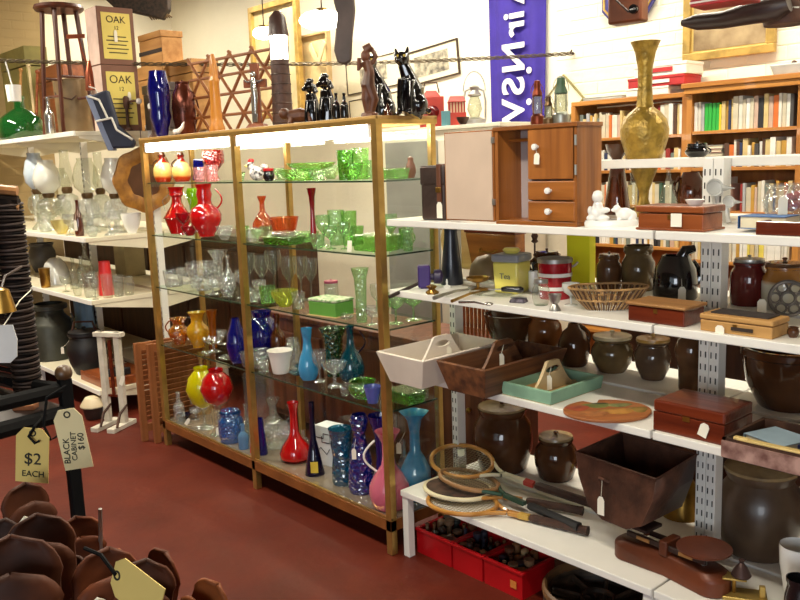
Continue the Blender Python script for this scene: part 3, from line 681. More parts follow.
# red canister
RED = mat('red_enamel', (170, 18, 34), .18, .2, .12, 8, coat=.5)
t = vessel('canister', 'red tin canister with two white bands and steel rim', 'canister', 555, 262, 295, 34, zb, [(0, 0), (.9, 0), (.92, .03), (1, 1)], RED, lim=LF, force=True); R_, H_ = INFO[t.name]
for zf, rr in ((.25, .945), (.62, .975)): G().lathe([(R_*rr-.001, H_*zf), (R_*rr+.0015, H_*zf), (R_*(rr+.01)+.0015, H_*(zf+.1)), (R_*(rr+.01)-.001, H_*(zf+.1))], 28).done('white_band', PORC, t)
G().lathe([(R_*.98, H_), (R_*1.03, H_), (R_*1.04, H_+.014), (R_*.98, H_+.016), (R_*.9, H_+.008), (0, H_+.008)], 28).done('rim_lid', STEEL, t)
G().tube([(R_, 0, H_*.85), (R_*1.2, 0, H_*.9), (R_*1.35, 0, H_*.98)], .004, 6).done('tab_handle', STEEL, t)
vessel('glass_jar', 'small clear glass jar before the red canister', 'jar', 541, 283, 306, 18, zb, 'jar', CLG, lim=(-.0, .33), solidwall=False, lid=(STEEL, .8))
vessel('egg_cup', 'aluminium egg cup at the shelf edge below the red canister', 'cup', 555, 294, 312, 13, zb, [(0, 0), (.9, 0), (.8, .15), (.4, .4), (.8, .6), (1, 1)], STEEL, lim=(-.0, .33))
vessel('sherbet_glass', 'steel-rimmed small glass between red canister and basket', 'cup', 571, 283, 306, 18, zb, 'goblet', ENAM, lim=LF)
P = put(581, None, zb, .56); t = tag(pts_box(P.x-.055, P.x+.055, .54, .58, zb, hgt(P, 235)).done('yellow_box', mat('lime_yellow_card', (236, 230, 30), .6, var=.04), smooth=0, bevel=.003), 'bright lime-yellow upright box on the far side of the second shelf', 'box')
# stoneware on the far side
STONE = mat('brown_stoneware_glaze', (112, 74, 46), .5, var=.4, scale=7, spec=.02, coat=1); STONE2 = mat('olive_stoneware_glaze', (114, 90, 56), .5, var=.35, scale=8, spec=.02, coat=1)
STONEM = mat('maroon_glaze', (96, 30, 26), .5, var=.2, scale=6, spec=.02, coat=1); STONED = mat('black_brown_glaze', (88, 52, 28), .5, var=.35, scale=6, spec=.02, coat=1); TANL = mat('tan_stoneware_lid', (150, 126, 88), .25, var=.25, scale=14)
vessel('stoneware_crock', 'narrow brown lidded stoneware crock right of the lime-yellow box', 'crock', 609, 257, None, 25, zb, 'crock', STONE, Y=.53, lid=(STONE, .8))
vessel('stoneware_jar', 'wide-necked olive stoneware jar behind the woven basket', 'jar', 638, 245, None, 33, zb, [(0, 0), (.85, 0), (.95, .05), (1, .4), (.97, .62), (.8, .74), (.76, .8), (.86, .86), (.86, .97), (.8, 1)], STONE2, Y=.56)
t = vessel('black_pitcher', 'bulky black enamel pitcher with white tag beside the upright', 'pitcher', 675, 255, 301, 43, zb, [(0, 0), (.92, 0), (1, .05), (1, .4), (.92, .7), (.7, .9), (.62, 1)], BLACKP, lim=(.16, .72), hs=(('r', .2, .85, .35, .009),), tagp=(-.05, .35, .026, .044)); R_, H_ = INFO[t.name]
G().tube([(.2*R_, -.02, H_*.95), (.35*R_, -.025, H_*1.12), (.75*R_, -.03, H_*1.16)], [.022, .02, .012], 10).done('spout', BLACKP, t)
# woven basket
t = T('woven_basket', 'oval slatted cane basket with flaring sides', 'basket', put(608, 312, zb, None, .05), YAW-4); kk = pm(t.location); A_, B_, HB = 39*kk, 39*kk*.62, .075
CANE = mat('cane', (188, 146, 92), .6, var=.35, scale=30); CANED = mat('dark_cane', (92, 58, 34), .6)
G().lathe([(0, 0), (.55, 0), (.56, .006), (0, .006)], 32, sx=A_, sy=B_).done('base', mat('white_liner', (226, 222, 210), .8), t)
reg(zb, t.location.x, t.location.y, .085); reg(zb, t.location.x-.05, t.location.y-.05, .07); reg(zb, t.location.x+.05, t.location.y+.05, .07)
sl = [G(), G()]
for i in range(64):
    a = 2*math.pi*i/64; b = a+.10
    sl[i % 2].tube([(A_*.55*math.cos(a), B_*.55*math.sin(a), .004), (A_*.8*math.cos((a+b)/2), B_*.8*math.sin((a+b)/2), HB*.5), (A_*math.cos(b), B_*math.sin(b), HB)], .0028, 5)
for i in (0, 1): sl[i].done('slats', (CANE, CANED)[i], t)['kind'] = 'stuff'
for zz, rr in ((HB, 1), (HB*.5, .81)): G().tube([(A_*rr*math.cos(a), B_*rr*math.sin(a), zz) for a in [2*math.pi*i/40 for i in range(40)]], .004, 6, True).done('hoop', CANE, t)
# boxes
xa, xb = xat(628, .035, zb), xat(684, .035, zb)
lidded_box('wooden_box', 'red-brown wooden box with pale overhanging lid beside the woven basket', xa, xb, .035, .15, zb, hgt((xa, .035, zb), 301), MAHO, wood('pale_lid_wood', (170, 124, 74), (140, 96, 52), .5), over=.007, lidh=.2, foot=0)
xa, xb = xat(700, .03, zb), xat(772, .03, zb)
t = lidded_box('cigar_box', 'tan wooden cigar box with black top panel and hanging tag', xa, xb, .03, .13, zb, hgt((xa, .03, zb), 313), wood('tan_box_wood', (196, 150, 88), (168, 122, 66), .6), wood('tan_box_wood', (196, 150, 88)), over=.002, lidh=.35, tagf=(-.2, .45, .026, .036), foot=0)
G().box((xb-xa)*.8, .07, .004, (0, .005, hgt((xa, .03, zb), 313))).done('top_panel', mat('black_card', (52, 44, 42), .7), t, smooth=0)
G().box((xb-xa)*.3, .002, .010, (.1*(xb-xa), -.053, .012)).done('printed_mark', mat('dark_print', (48, 34, 24), .7), t, smooth=0)
vessel('lidded_jar', 'maroon glazed jar with steel lid right of the slotted upright', 'jar', 748, 262, None, 36, zb, 'crock', STONEM, Y=.5, lid=(STEEL, .8))
vessel('stoneware_jar', 'two-tone honey and cream stoneware jar at the right edge', 'jar', 783, 266, None, 42, zb, 'crock', zbands('honey_cream_glaze', [(0, (205, 200, 180)), (.45, (205, 200, 180)), (.52, (150, 100, 40)), (1, (140, 84, 30))], .15, .5, .19), Y=.52, lid=(STONE, .9))
P = at_z(783, 318, zb); t = T('iron_trivet', 'ornate grey cast-iron wheel leaning at the right of the second shelf', 'trivet', (P.x, P.y+.03, zb), 20)
GI = mat('grey_cast_iron', (128, 120, 112), .5, .6, .3, 20)
def ring(r, rr, M, n=28): return G().tube([(r*math.cos(a), r*math.sin(a), 0) for a in [2*math.pi*i/n for i in range(n)]], rr, 7, True, M)
reg(zb, t.location.x, t.location.y, .05)
MM = TR(0, 0, .056) @ RX(70)
ring(.052, .006, MM).done('outer_ring', GI, t); ring(.02, .005, MM).done('inner_ring', GI, t)
for i in range(6):
    a = i*math.pi/3; ring(.015, .0035, MM @ TR(.036*math.cos(a), .036*math.sin(a), 0), 14).done('scroll', GI, t)
price_tag(t, (-.07, -.03, .055), .026, .045)
P = at_z(792, 339, zb); vessel('small_pot', 'tiny dark pot at the right end beside the cigar box', 'pot', 793, 327, 338, 12, zb, 'pot', STONED, lim=LF)
# things on the far side, left
t = tag(G().lathe([(0, -.012), (1, -.012), (1.02, 0), (1, .012), (0, .012)], 36, M=TR(0, 0, .135) @ RX(83), sx=.135, sy=.135).done('round_board', wood('pale_round_board', (208, 172, 116), (186, 148, 92), .6)), 'large pale round wooden board propped behind the blue-black vase', 'board'); t.location = (xat(470, .66, zb), .66, zb); t.rotation_euler = (0, 0, .5)
vessel('domed_lid', 'dull brown domed pot lid behind the yellow canister', 'lid', 489, 254, None, 40, zb, [(0, 0), (1, 0), (1, .15), (.9, .55), (.6, .88), (.2, .97), (.12, 1)], mat('dull_brown_metal', (128, 104, 72), .45, .3, .3), Y=.5, solidwall=False)
vessel('tea_pot', 'dark brown glazed teapot behind the dropper bottle', 'teapot', 547, 254, None, 30, zb, 'pot', STONED, Y=.56, hs=(('l', .3, .85, .4, .006),), lid=(STONED, .75))
vessel('candlestick', 'dark iron candlestick standing behind the dropper bottle', 'candlestick', 535, 233, None, 9, zb, [(0, 0), (1, 0), (.9, .05), (.25, .1), (.2, .75), (.8, .8), (.5, .85), (.8, .93), (.5, 1)], IRON, Y=.66, solidwall=False)
P = put(495, None, zb, .68); t = T('orange_chest', 'low orange-brown wooden case behind the domed lid', 'case', (P.x, .68, zb), 0); G().box(.3, .07, .17).done('body', ORW, t, smooth=0, bevel=.004); G().box(.306, .076, .012, (0, 0, .17)).done('lid', MAHO, t, smooth=0)
G().tube([(-.05, -.038, .1), (-.04, -.06, .09), (.04, -.06, .09), (.05, -.038, .1)], .004, 6).done('handle', BRS, t)
# ---- third level ------------------------------------------------------
zc3 = ZG['c']
CREAMP = mat('chalky_cream_paint', (226, 214, 200), .6, var=.08, scale=5); GREENP = mat('worn_mint_paint', (138, 178, 150), .6, var=.15, scale=9, bump=.1)
BRTRAY = wood('weathered_brown_tray', (124, 78, 46), (70, 42, 28), .55, 'y', 0, 7)
def knife_tray(label, xc, y0, y1, z, bw, tw, h, flare, mt, hump, mt2=None, th=.010, group=None, tagd=None, hole=True, rz=0, low=.35, mt3=None):
    """open tray, long axis along y, flaring sides, central carrying board with a hand hole"""
    L = y1-y0; t = T('carrying_tray', label, 'tray', (xc, (y0+y1)/2, z), rz)
    G().box(bw, L-2*flare, .010).done('tray_bottom', mt2 or mt, t, smooth=0)
    a, b = bw/2, tw/2; l0, l1 = L/2-flare, L/2
    def slab(p): # p: outer quad of 4, thickness inwards
        g = G(); n = (Vector(p[1])-Vector(p[0])).cross(Vector(p[3])-Vector(p[0])).normalized()*th
        q = [Vector(v)-n for v in p]; vs = [*p, *[tuple(v) for v in q]]
        g.add(vs, [(0, 1, 2, 3), (7, 6, 5, 4), (0, 4, 5, 1), (1, 5, 6, 2), (2, 6, 7, 3), (3, 7, 4, 0)]); return g
    slab([(-a, -l0, 0), (a, -l0, 0), (b, -l1, h), (-b, -l1, h)]).done('tray_end', mt, t, smooth=0, bevel=.002)
    slab([(a, l0, 0), (-a, l0, 0), (-b, l1, h), (b, l1, h)]).done('tray_end', mt, t, smooth=0, bevel=.002)
    slab([(a, -l0, 0), (a, l0, 0), (b, l1, h), (b, -l1, h)]).done('tray_side', mt, t, smooth=0, bevel=.002)
    slab([(-a, l0, 0), (-a, -l0, 0), (-b, -l1, h), (-b, l1, h)]).done('tray_side', mt, t, smooth=0, bevel=.002)
    # central board in the yz plane, hump with slot
    n = 24; top = []
    for i in range(n+1):
        y = -l0+.012+(2*l0-.024)*i/n; u = abs(y)/l0
        top.append((y, h*low+(hump-h*low)*(1 if u < .22 else max(0, (1-(u-.22)/.6))**1.6 if u < .82 else 0)))
    sw, shh = .042, .013; zc = hump-.032
    g = G(); T2 = Matrix(((0, 0, 1, -th/2), (1, 0, 0, 0), (0, 1, 0, 0), (0, 0, 0, 1)))
    lowp = [(y, .010) for y, _ in top]
    hole_t = [(sw*math.cos(t_), zc+shh*math.sin(t_)) for t_ in [math.pi-math.pi*i/n for i in range(n+1)]]
    for i in range(n):
        y0_, z0_ = top[i]; y1_, z1_ = top[i+1]
        if abs((y0_+y1_)/2) < sw:
            f = lambda y: shh*math.sqrt(max(0, 1-(y/sw)**2))
            g.prism([(y0_, .01), (y1_, .01), (y1_, zc-f(y1_)), (y0_, zc-f(y0_))], th, T2); g.prism([(y0_, zc+f(y0_)), (y1_, zc+f(y1_)), (y1_, z1_), (y0_, z0_)], th, T2)
        else: g.prism([(y0_, .01), (y1_, .01), (y1_, z1_), (y0_, z0_)], th, T2)
    g.done('handle_board', mt3 or mt, t, smooth=30)
    if tagd: price_tag(t, (.008, tagd, hump-.05), .024, .052, rz=62, string=(.004, tagd+.02, hump-.02))
    return t
Y0 = -.13
xc = (xat(388, Y0, zc3)+xat(420, Y0, zc3))/2
bw = xat(420, Y0, zc3)-xat(388, Y0, zc3)
knife_tray('cream painted cutlery tray with central handle jutting past the shelf end', xc, Y0-.02, .30, zc3, bw, bw+.085, .115, .03, CREAMP, .16, tagd=.03)
ztp = zc3+.11; Pn = at_z(434.5, 361, ztp); Pr = at_z(485, 371, ztp)
Y0 = (Pn.y+Pr.y)/2; xL, xR = xat(434.5, Y0, ztp), xat(485, Y0, ztp)
xL = max(xL, xc+bw/2+.05)
knife_tray('weathered dark brown wooden cutlery tray with tag on its handle', (xL+xR)/2, Y0, Y0+.46, zc3, (xR-xL)*.74, xR-xL, .11, .03, BRTRAY, .168, DARKW, .012, tagd=-.02)
ztp = zc3+.045; Y0 = .02; xL, xR = xat(498, Y0, ztp), xat(549, Y0, ztp)
knife_tray('small worn mint-green tray with pale handle board', (xL+xR)/2+.01, Y0, Y0+.30, zc3, xR-xL-.015, xR-xL, .047, .004, GREENP, .115, wood('tray_bare_wood', (180, 140, 84), (150, 108, 60)), .012, tagd=-.03, mt3=mat('bare_pale_board', (212, 186, 140), .6))
# painter's palette
P = put(607, 424, zc3, None, 0); kk = pm(P); Yc = P.y+.10
t = T('paint_palette', 'round wooden painter\'s palette with dried paint smears and a notch', 'palette', (xat(607, Yc, zc3), Yc, zc3+.001), YAW)
PALW = wood('palette_wood', (170, 104, 56), (132, 74, 36), .5)
n = 48; A_, B_ = 44*kk*1.03, .118; poly = []
for i in range(n):
    a = 2*math.pi*i/n+math.pi/2; r = 1
    if abs(((a-math.pi/2-.16+math.pi) % (2*math.pi))-math.pi) < .16: r = .72
    poly.append((A_*r*math.cos(a), B_*r*math.sin(a)))
G().prism(poly, .009).done('palette_board', PALW, t, smooth=30, bevel=.002)
for (x, y, sx, sy, c) in ((-.02, .05, .05, .026, (112, 118, 60)), (.05, .045, .045, .02, (128, 130, 80)), (-.09, .03, .04, .03, (160, 72, 44)), (.03, -.02, .06, .03, (186, 132, 60)), (-.05, -.04, .05, .03, (184, 116, 64)), (.1, -.01, .03, .03, (146, 116, 52)), (-.01, .065, .03, .012, (60, 64, 40))):
    G().lathe([(0, .0092), (1, .0092), (.9, .0105), (0, .011)], 16, c=(0, 0, 0), M=TR(x, y, 0) @ Matrix.Diagonal((sx, sy, 1, 1)), wob=lambda a, j: 1+.15*math.sin(3*a)).done('paint_smear', mat('paint_%d' % c[0], c, .6, var=.3, scale=30), t)
# polished mahogany box
Y0 = .03; xa, xb = xat(653, Y0, zc3), xat(724, Y0, zc3)
t = T('mahogany_box', 'polished mahogany box with a white tag on its front', 'box', ((xa+xb)/2, Y0+.085, zc3)); w, d = xb-xa, .17; h = hgt((xb, Y0, zc3), 414)
G().box(w, d, h*.62).done('body', MAHO, t, smooth=0, bevel=.002); G().box(w, d, h*.37, (0, 0, h*.63)).done('lid', MAHO, t, smooth=0, bevel=.006)
G().box(.022, .002, .014, (-.02*w, -d/2-.001, h*.5)).done('brass_escutcheon', BRS, t, smooth=0); price_tag(t, (.26*w, -d/2-.003, h*.58), .028, .042, ry=18)
# drawer of oddments
Y0 = -.055; xa = xat(722, Y0, zc3+.02); w, d, h = .38, .24, .058
MARB = mat('marbled_paper', (176, 140, 128), .6, var=.5, scale=22, col2=(104, 68, 60), detail=8)
t = T('drawer_tray', 'open dark drawer with marbled front holding books and knives', 'drawer', (xa+w/2, Y0+d/2, zc3), 0)
G().box(w, d, .006).done('drawer_bottom', DARKW, t, smooth=0)
G().box(w, .006, h*.8, (0, -d/2-.003, .004)).done('marbled_front', MARB, t, smooth=0)
for s in (-1, 1): G().box(w, .010, h, (0, s*(d/2-.005), 0)).done('drawer_side', DARKW, t, smooth=0); G().box(.010, d, h, (s*(w/2-.005), 0, 0)).done('drawer_side', DARKW, t, smooth=0)
z_ = zc3+.007
LBL = mat('pale_blue_cover', (150, 172, 186), .5); NAVY = mat('navy_cover', (34, 40, 84), .5); CRM = mat('cream_knife', (220, 190, 120), .5)
book_flat('pale blue book lying in the marbled drawer', (xa+.10, Y0+.12, z_), .13, .12, .046, -18, LBL)
book_flat('navy blue book lying in the marbled drawer', (xa+.245, Y0+.10, z_), .12, .10, .048, -25, NAVY)
t = T('paper_knife', 'cream bone paper knife laid across the marbled drawer', 'paper knife', (xa+.17, Y0+.012, zc3+h), 2)
G().prism([(-.13, -.010), (.1, -.013), (.13, 0), (.1, .012), (-.13, .010)], .006).done('blade', CRM, t, bevel=.002); G().box(.04, .018, .009, (-.12, 0, 0)).done('grip', CRM, t, bevel=.003)
g = G()
random.seed(3)
for i in range(26): g.ball(random.uniform(.02, .034), (random.uniform(-.07, .07), random.uniform(-.035, .035), random.uniform(.02, .045)), (1.4, 1, .8), 8, 5)
t = tag(g.done('crumpled_bag', mat('clear_brown_plastic', (150, 120, 100), .25, var=.5, scale=25, bump=.6), smooth=20), 'crumpled brownish plastic bag of oddments in the marbled drawer', 'bag'); t.location = (xa+.29, Y0+.185, z_); 
# stoneware on the far side of the third level
LIDC = mat('cream_brown_lid', (196, 178, 138), .3, var=.3, scale=16, coat=.3); LIDY = mat('mustard_lid', (178, 136, 66), .3, var=.25, scale=14, coat=.3)
vessel('stoneware_pot', 'bulbous olive-brown stoneware pot with cream lid below the woven basket', 'pot', 612, 338, 374, 42, zc3, 'pot', STONE2, lim=LBk, lid=(LIDC, .92))
vessel('stoneware_pot', 'grey-brown stoneware pot with mustard lid, right of the cream-lidded pot', 'pot', 652.5, 341, 381, 36, zc3, 'pot', mat('grey_brown_glaze', (104, 80, 60), .5, var=.3, scale=7, spec=.02, coat=1), lim=LBk, lid=(LIDY, .92))
vessel('stoneware_jug', 'dark brown onion-shaped stoneware jug above the mint-green tray', 'jug', 574, 323, 367, 32, zc3, [(0, 0), (.75, 0), (.85, .06), (1, .4), (.95, .6), (.7, .8), (.4, .9), (.34, 1)], STONED, lim=LBk, hs=(('r', .55, .97, .3, .007, .3, .9),))
vessel('stoneware_jug', 'brown shouldered stoneware jug behind the mahogany box', 'jug', 690, 334, 392, 31, zc3, [(0, 0), (.7, 0), (.74, .05), (.76, .4), (.95, .6), (1, .75), (.8, .9), (.5, 1)], STONE, lim=LBk)
vessel('amber_bottle', 'amber glass bottle jar behind the brown cutlery tray', 'bottle', 545, 315, None, 34, zc3, 'crock', mat('amber_glaze', (132, 76, 34), .5, var=.3, scale=7, spec=.02, coat=1), Y=.56)
vessel('mixing_bowl', 'dark brown glazed bowl behind the brown cutlery tray', 'bowl', 512, 313, None, 56, zc3, 'bowl', STONED, Y=.54)
vessel('pancheon', 'large dark brown glazed pancheon at the right of the third shelf', 'pot', 787, 346, 406, 92, zc3, [(0, 0), (.55, 0), (.62, .05), (.85, .4), (.93, .7), (.94, .85), (1, .88), (1, .97), (.96, 1)], STONED, lim=(.2, .74), seg=36)
# slatted brown crate far left
P = put(476, None, zc3, .62); t = T('slatted_crate', 'brown slatted wooden rack behind the cream cutlery tray', 'rack', (P.x, .62, zc3), 0)
for i in range(9): G().box(.010, .012, .24, (-.1+i*.025, 0, .02)).done('slat', MAHO2, t, smooth=0)
for z in (.0, .25): G().box(.24, .03, .02, (0, 0, z)).done('rail', MAHO2, t, smooth=0)
# ---- base level ---------------------------------------------------------
zd = ZG['d']
vessel('stoneware_crock', 'large black-brown stoneware crock with tan lid behind the rackets', 'crock', 503, 408, 465, 60, zd, 'jar', STONED, lim=LBk, lid=(TANL, .8, STONED), seg=32)
vessel('stoneware_crock', 'small black-brown stoneware crock with tan lid beside the rusty scoop', 'crock', 556, 438, 481, 43, zd, 'jar', STONED, lim=LBk, lid=(TANL, .8, STONED))
vessel('stoneware_crock', 'big dull brown stoneware crock with tan lid under the marbled drawer', 'crock', 758, 470, 546, 82, zd, 'jar', mat('dull_brown_stoneware', (96, 74, 56), .35, var=.3, scale=6, coat=.15), lim=(.36, .74), lid=(TANL, .85, STONED), hs=(('r', .6, .75, .12, .012, .95, .98),), seg=32)
vessel('brass_bell', 'tarnished brass bell-shaped vessel behind the slotted upright', 'bell', 682, 472, 505, 40, zd, [(0, 0), (1, 0), (.95, .1), (.75, .4), (.6, .75), (.4, .92), (0, 1)], BRS, lim=LBk, solidwall=False)
# cast iron scales with scoop
SCI = mat('brown_painted_cast_iron', (106, 50, 24), .45, .1, .3, 6, .1)
xa, xb = xat(628, .17, zd), xat(714, .17, zd); L_ = xb-xa; xm_ = (xa+xb)/2
t = T('kitchen_scales', 'old brown cast-iron kitchen scales with round weight plate', 'scales', (xm_, .17, zd), -4)
def dumb(f): return [(f*(x), f*y) for x, y in [( .5*L_+.055*math.cos(a), .06*math.sin(a)) for a in [(-90+15*i)*math.pi/180 for i in range(13)]]+[(0, .038)]+[(-.5*L_+.05*math.cos(a), .052*math.sin(a)) for a in [(90+15*i)*math.pi/180 for i in range(13)]]+[(0, -.038)]]
g = G(); P0, P1, P2 = dumb(1), dumb(1.0), dumb(.9)
n = len(P0); vs = [(x, y, 0) for x, y in P0]+[(x, y, .055) for x, y in P1]+[(x*.97, y*.85, .075) for x, y in P2]
fs = [tuple(range(n))[::-1], tuple(range(2*n, 3*n))]+[(k*n+i, k*n+(i+1) % n, (k+1)*n+(i+1) % n, (k+1)*n+i) for k in (0, 1) for i in range(n)]
g.add(vs, fs).done('base_casting', SCI, t, bevel=.006)
for s in (-1, 1):
    G().box(L_*.95, .010, .018, (0, s*.026, .088)).done('beam', mat('dark_scale_iron', (58, 40, 34), .5, .3), t, bevel=.003)
    G().box(.05, .003, .012, (s*.08, -.033, .091)).done('name_plate', mat('brass_plate', (178, 130, 74), .5, .3), t, smooth=0)
G().box(.03, .08, .05, (0, 0, .07)).done('fulcrum', SCI, t, bevel=.004)
px_ = L_*.40
G().tube([(px_, 0, .06), (px_, 0, .115)], .010, 8).done('plate_stem', STEEL, t)
G().lathe([(0, .112), (.03, .112), (.07, .12), (.084, .128), (.084, .133), (.066, .127), (0, .124)], 28, c=(px_, 0, 0)).done('weight_plate', SCI, t)
for s in (-1, 1): G().box(.014, .014, .03, (-px_+s*.035, 0, .1)).done('cradle_post', SCI, t, smooth=0)
G().box(.13, .09, .012, (-px_, 0, .125)).done('cradle', mat('dark_scale_iron', (58, 40, 34), .5, .3), t, smooth=0, bevel=.003)
# rusty scoop standing on the cradle
zs_ = zd+.139; cs = xm_-L_*.40
t = T('scale_scoop', 'large rusty dark iron scoop sitting on the kitchen scales with a white tag', 'scoop', (cs-.035, .165, zs_), -6)
wt = .335; hh_ = .205; prof_ = [(-wt/2, hh_), (-wt*.46, hh_*.62), (-wt*.33, .03), (-wt*.15, 0), (wt*.15, 0), (wt*.33, .03), (wt*.46, hh_*.62), (wt/2, hh_)]
y0_, y1_ = -.065, .16; th = .004
MP = Matrix(((1, 0, 0, 0), (0, 0, 1, 0), (0, 1, 0, 0), (0, 0, 0, 1)))
G().prism(prof_, th, MP, y0_).done('front_plate', IRON, t, smooth=0)
G().prism([(x*.92, z*1.12) for x, z in prof_], th, MP, y1_).done('back_plate', IRON, t, smooth=0)
g = G(); n = len(prof_); vs = [(x, y0_, z) for x, z in prof_]+[(x*.92, y1_, z*1.12) for x, z in prof_]
g.add(vs, [(i, i+1, n+i+1, n+i) for i in range(n-1)]).done('side_sheet', IRON, t, smooth=50, solid=.004)
ro = [(prof_[0][0], y0_, prof_[0][1]), (prof_[-1][0], y0_, prof_[-1][1]), (prof_[-1][0]*.92, y1_, prof_[-1][1]*1.12), (prof_[0][0]*.92, y1_, prof_[0][1]*1.12)]
G().tube(ro, .005, 6, True).done('rolled_rim', IRON, t)
G().tube([(-.06, y0_, .14), (-.05, y0_-.014, .15), (-.03, y0_-.014, .15), (-.02, y0_, .14)], .005, 6).done('lug', IRON, t)
price_tag(t, (-.045, y0_-.012, .085), .026, .065, rz=8, string=(-.04, y0_-.012, .145))
# rackets
GUT = mat('racket_strings', (150, 130, 92), .6); ASH = wood('varnished_ash', (196, 140, 66), (160, 104, 44), .35, 'x', .4); GRIPB = mat('brown_leather_grip', (66, 38, 26), .6, var=.3, scale=40); GRIPK = mat('black_grip', (26, 26, 28), .6)
def racket(label, pa, pb, za_, zb_, frame, throat, grip, band=None, hl=.30, hw=.105, tilt=0, tags=False, fill=None):
    """pa / pb: pixels of head tip and butt; za_, zb_: heights above the shelf"""
    A = at_z(*pa, zd+za_); B = at_z(*pb, zd+zb_); d = B-A; L = d.length
    t = T('tennis_racket', label, 'racket', A, 0)
    x = d.normalized(); y = Vector((0, 0, 1)).cross(x).normalized(); z = x.cross(y)
    t.rotation_euler = (Matrix((x, y, z)).transposed() @ Matrix.Rotation(math.radians(tilt), 3, 'X')).to_euler()
    pts = [(hl/2-hl/2*math.cos(a), hw*math.sin(a), 0) for a in [2*math.pi*i/36 for i in range(36)]]
    G().tube(pts, .0095, 8, True).done('head_frame', frame, t)
    g = G()
    for i in range(1, 16):
        yy = -hw+2*hw*i/16; xx = hl/2*math.sqrt(max(0, 1-(yy/hw)**2)); g.tube([(hl/2-xx, yy, 0), (hl/2+xx, yy, 0)], .0009, 4)
    for i in range(1, 20):
        xx = hl*i/20; yy = hw*math.sqrt(max(0, 1-((xx-hl/2)/(hl/2))**2)); g.tube([(xx, -yy, .001), (xx, yy, .001)], .0009, 4)
    g.done('strings', GUT, t)['kind'] = 'stuff'
    if fill: G().lathe([(0, .004), (1, .004), (1, .007), (0, .007)], 32, M=TR(hl/2, 0, 0) @ Matrix.Diagonal((hl/2*.96, hw*.96, 1, 1))).done('head_cover', fill, t)
    for s in (-1, 1): G().tube([(hl*.9, s*hw*.58, 0), (hl*1.08, s*hw*.22, 0), (hl*1.2, s*.008, 0)], .008, 8).done('throat', throat, t)
    G().box(L*.6-hl*1.15 if L*.62 > hl*1.2 else .06, .024, .018, ((hl*1.15+L*.66)/2, 0, -.009)).done('shaft', throat, t, bevel=.003)
    if band: G().box(.045, .026, .020, (L*.62, 0, -.010)).done('shaft_band', band, t, bevel=.002)
    G().tube([(L*.66, 0, 0), (L*.68, 0, 0), (L*.98, 0, 0), (L, 0, 0)], [.013, .016, .017, .019], 8).done('grip', grip, t)
    if tags: price_tag(t, (hl*.45, .02, .006), .03, .055, rx=88, rz=40)
CREAMR = mat('cream_racket_paint', (224, 212, 176), .4)
racket('cane-coloured tennis racket lying lowest at the front of the stack', (432, 495), (588, 531), .012, .022, ASH, ASH, GRIPB, mat('yellow_band', (206, 164, 72), .4), .29, .115)
racket('white-edged racket in the middle of the stack with dark head cover pattern', (427, 483), (583, 511), .034, .024, CREAMR, ASH, GRIPB, None, .28, .11, 0, False, mat('dark_racket_cover', (84, 56, 42), .7, var=.5, scale=30))
racket('tennis racket with cream and red throat resting on top of the stack', (435, 452), (596, 505), .10, .05, ASH, CREAMR, GRIPB, mat('red_band', (180, 50, 34), .4), .29, .105, 16, True)
racket('racket with dark green shaft and black grip crossing the stack', (446, 470), (579, 527), .066, .032, mat('racket_red_white', (150, 110, 70), .4), mat('dark_green_shaft', (40, 72, 56), .35), GRIPK, None, .27, .1, -6)
# small brass balance at the right end
P = put(744, 566, zd, None, 0); t = T('letter_balance', 'little brass letter balance with dark cone weight beside the scales', 'balance', (xat(744, .19, zd), .19, zd), 30)
YB = mat('yellow_brass', (190, 158, 84), .35, .6, .2)
G().box(.13, .07, .012).done('base', YB, t, bevel=.003); G().tube([(-.03, 0, .012), (-.03, 0, .06)], .006, 8).done('stem', BRS, t)
G().box(.07, .05, .006, (-.03, 0, .06)).done('plate', YB, t, bevel=.002); G().lathe([(0, 0), (.026, 0), (.03, .006), (.018, .03), (.006, .045), (.01, .055), (0, .06)], 18, c=(-.01, 0, .066)).done('cone_weight', mat('dark_bronze', (84, 62, 58), .35, .5), t)
G().box(.018, .018, .035, (.05, -.01, .012)).done('counterweight', YB, t, bevel=.003)
vessel('white_bowl', 'white china bowl at the right end of the base shelf', 'bowl', 796, 545, None, 36, zd, [(.4, 0), (.42, .1), (.7, .3), (.95, .7), (1, .95), (.97, 1)], PORC, Y=.24, solidwall=False)
vessel('black_pot', 'black glossy pot standing lowest at the right edge of the photograph', 'pot', 797, 578, None, 28, zd, 'pot', BLACKP, Y=.07)
P = put(592, 484, zd, None, .02); t = T('enamel_tin', 'small green and yellow tin behind the racket handles', 'tin', P, 20); G().box(.05, .03, .03).done('body', mat('green_tin', (96, 130, 60), .4), t, bevel=.003); G().box(.052, .032, .01, (0, 0, .03)).done('lid', YEL, t, bevel=.002)
# ---- under the base shelf -------------------------------------------------
CR = mat('red_crate_plastic', (170, 12, 20), .35, var=.08)
def crate(label, xa, xb, ya, yb, h, i):
    t = T('plastic_crate', label, 'crate', ((xa+xb)/2, (ya+yb)/2, 0), 0, 'red crates under the white shelf'); w, d = xb-xa, yb-ya
    G().box(w*.94, d*.94, .006).done('crate_bottom', CR, t, smooth=0)
    for s in (-1, 1):
        G().box(w*.96, .006, h, (0, s*(d/2-.006), 0)).done('crate_wall', CR, t, smooth=0); G().box(.006, d*.96, h, (s*(w/2-.006), 0, 0)).done('crate_wall', CR, t, smooth=0)
        G().box(w, .016, .012, (0, s*(d/2-.005), h-.006)).done('crate_rim', CR, t, smooth=0, bevel=.003); G().box(.016, d, .012, (s*(w/2-.005), 0, h-.006)).done('crate_rim', CR, t, smooth=0, bevel=.003)
    if i == 2: G().box(.03, .001, .03, (w*.28, -d/2-.001, h*.35)).done('sticker', mat('orange_sticker', (200, 120, 50), .6), t, smooth=0)
    return t
hC = .105; ya, yb = .10, .30
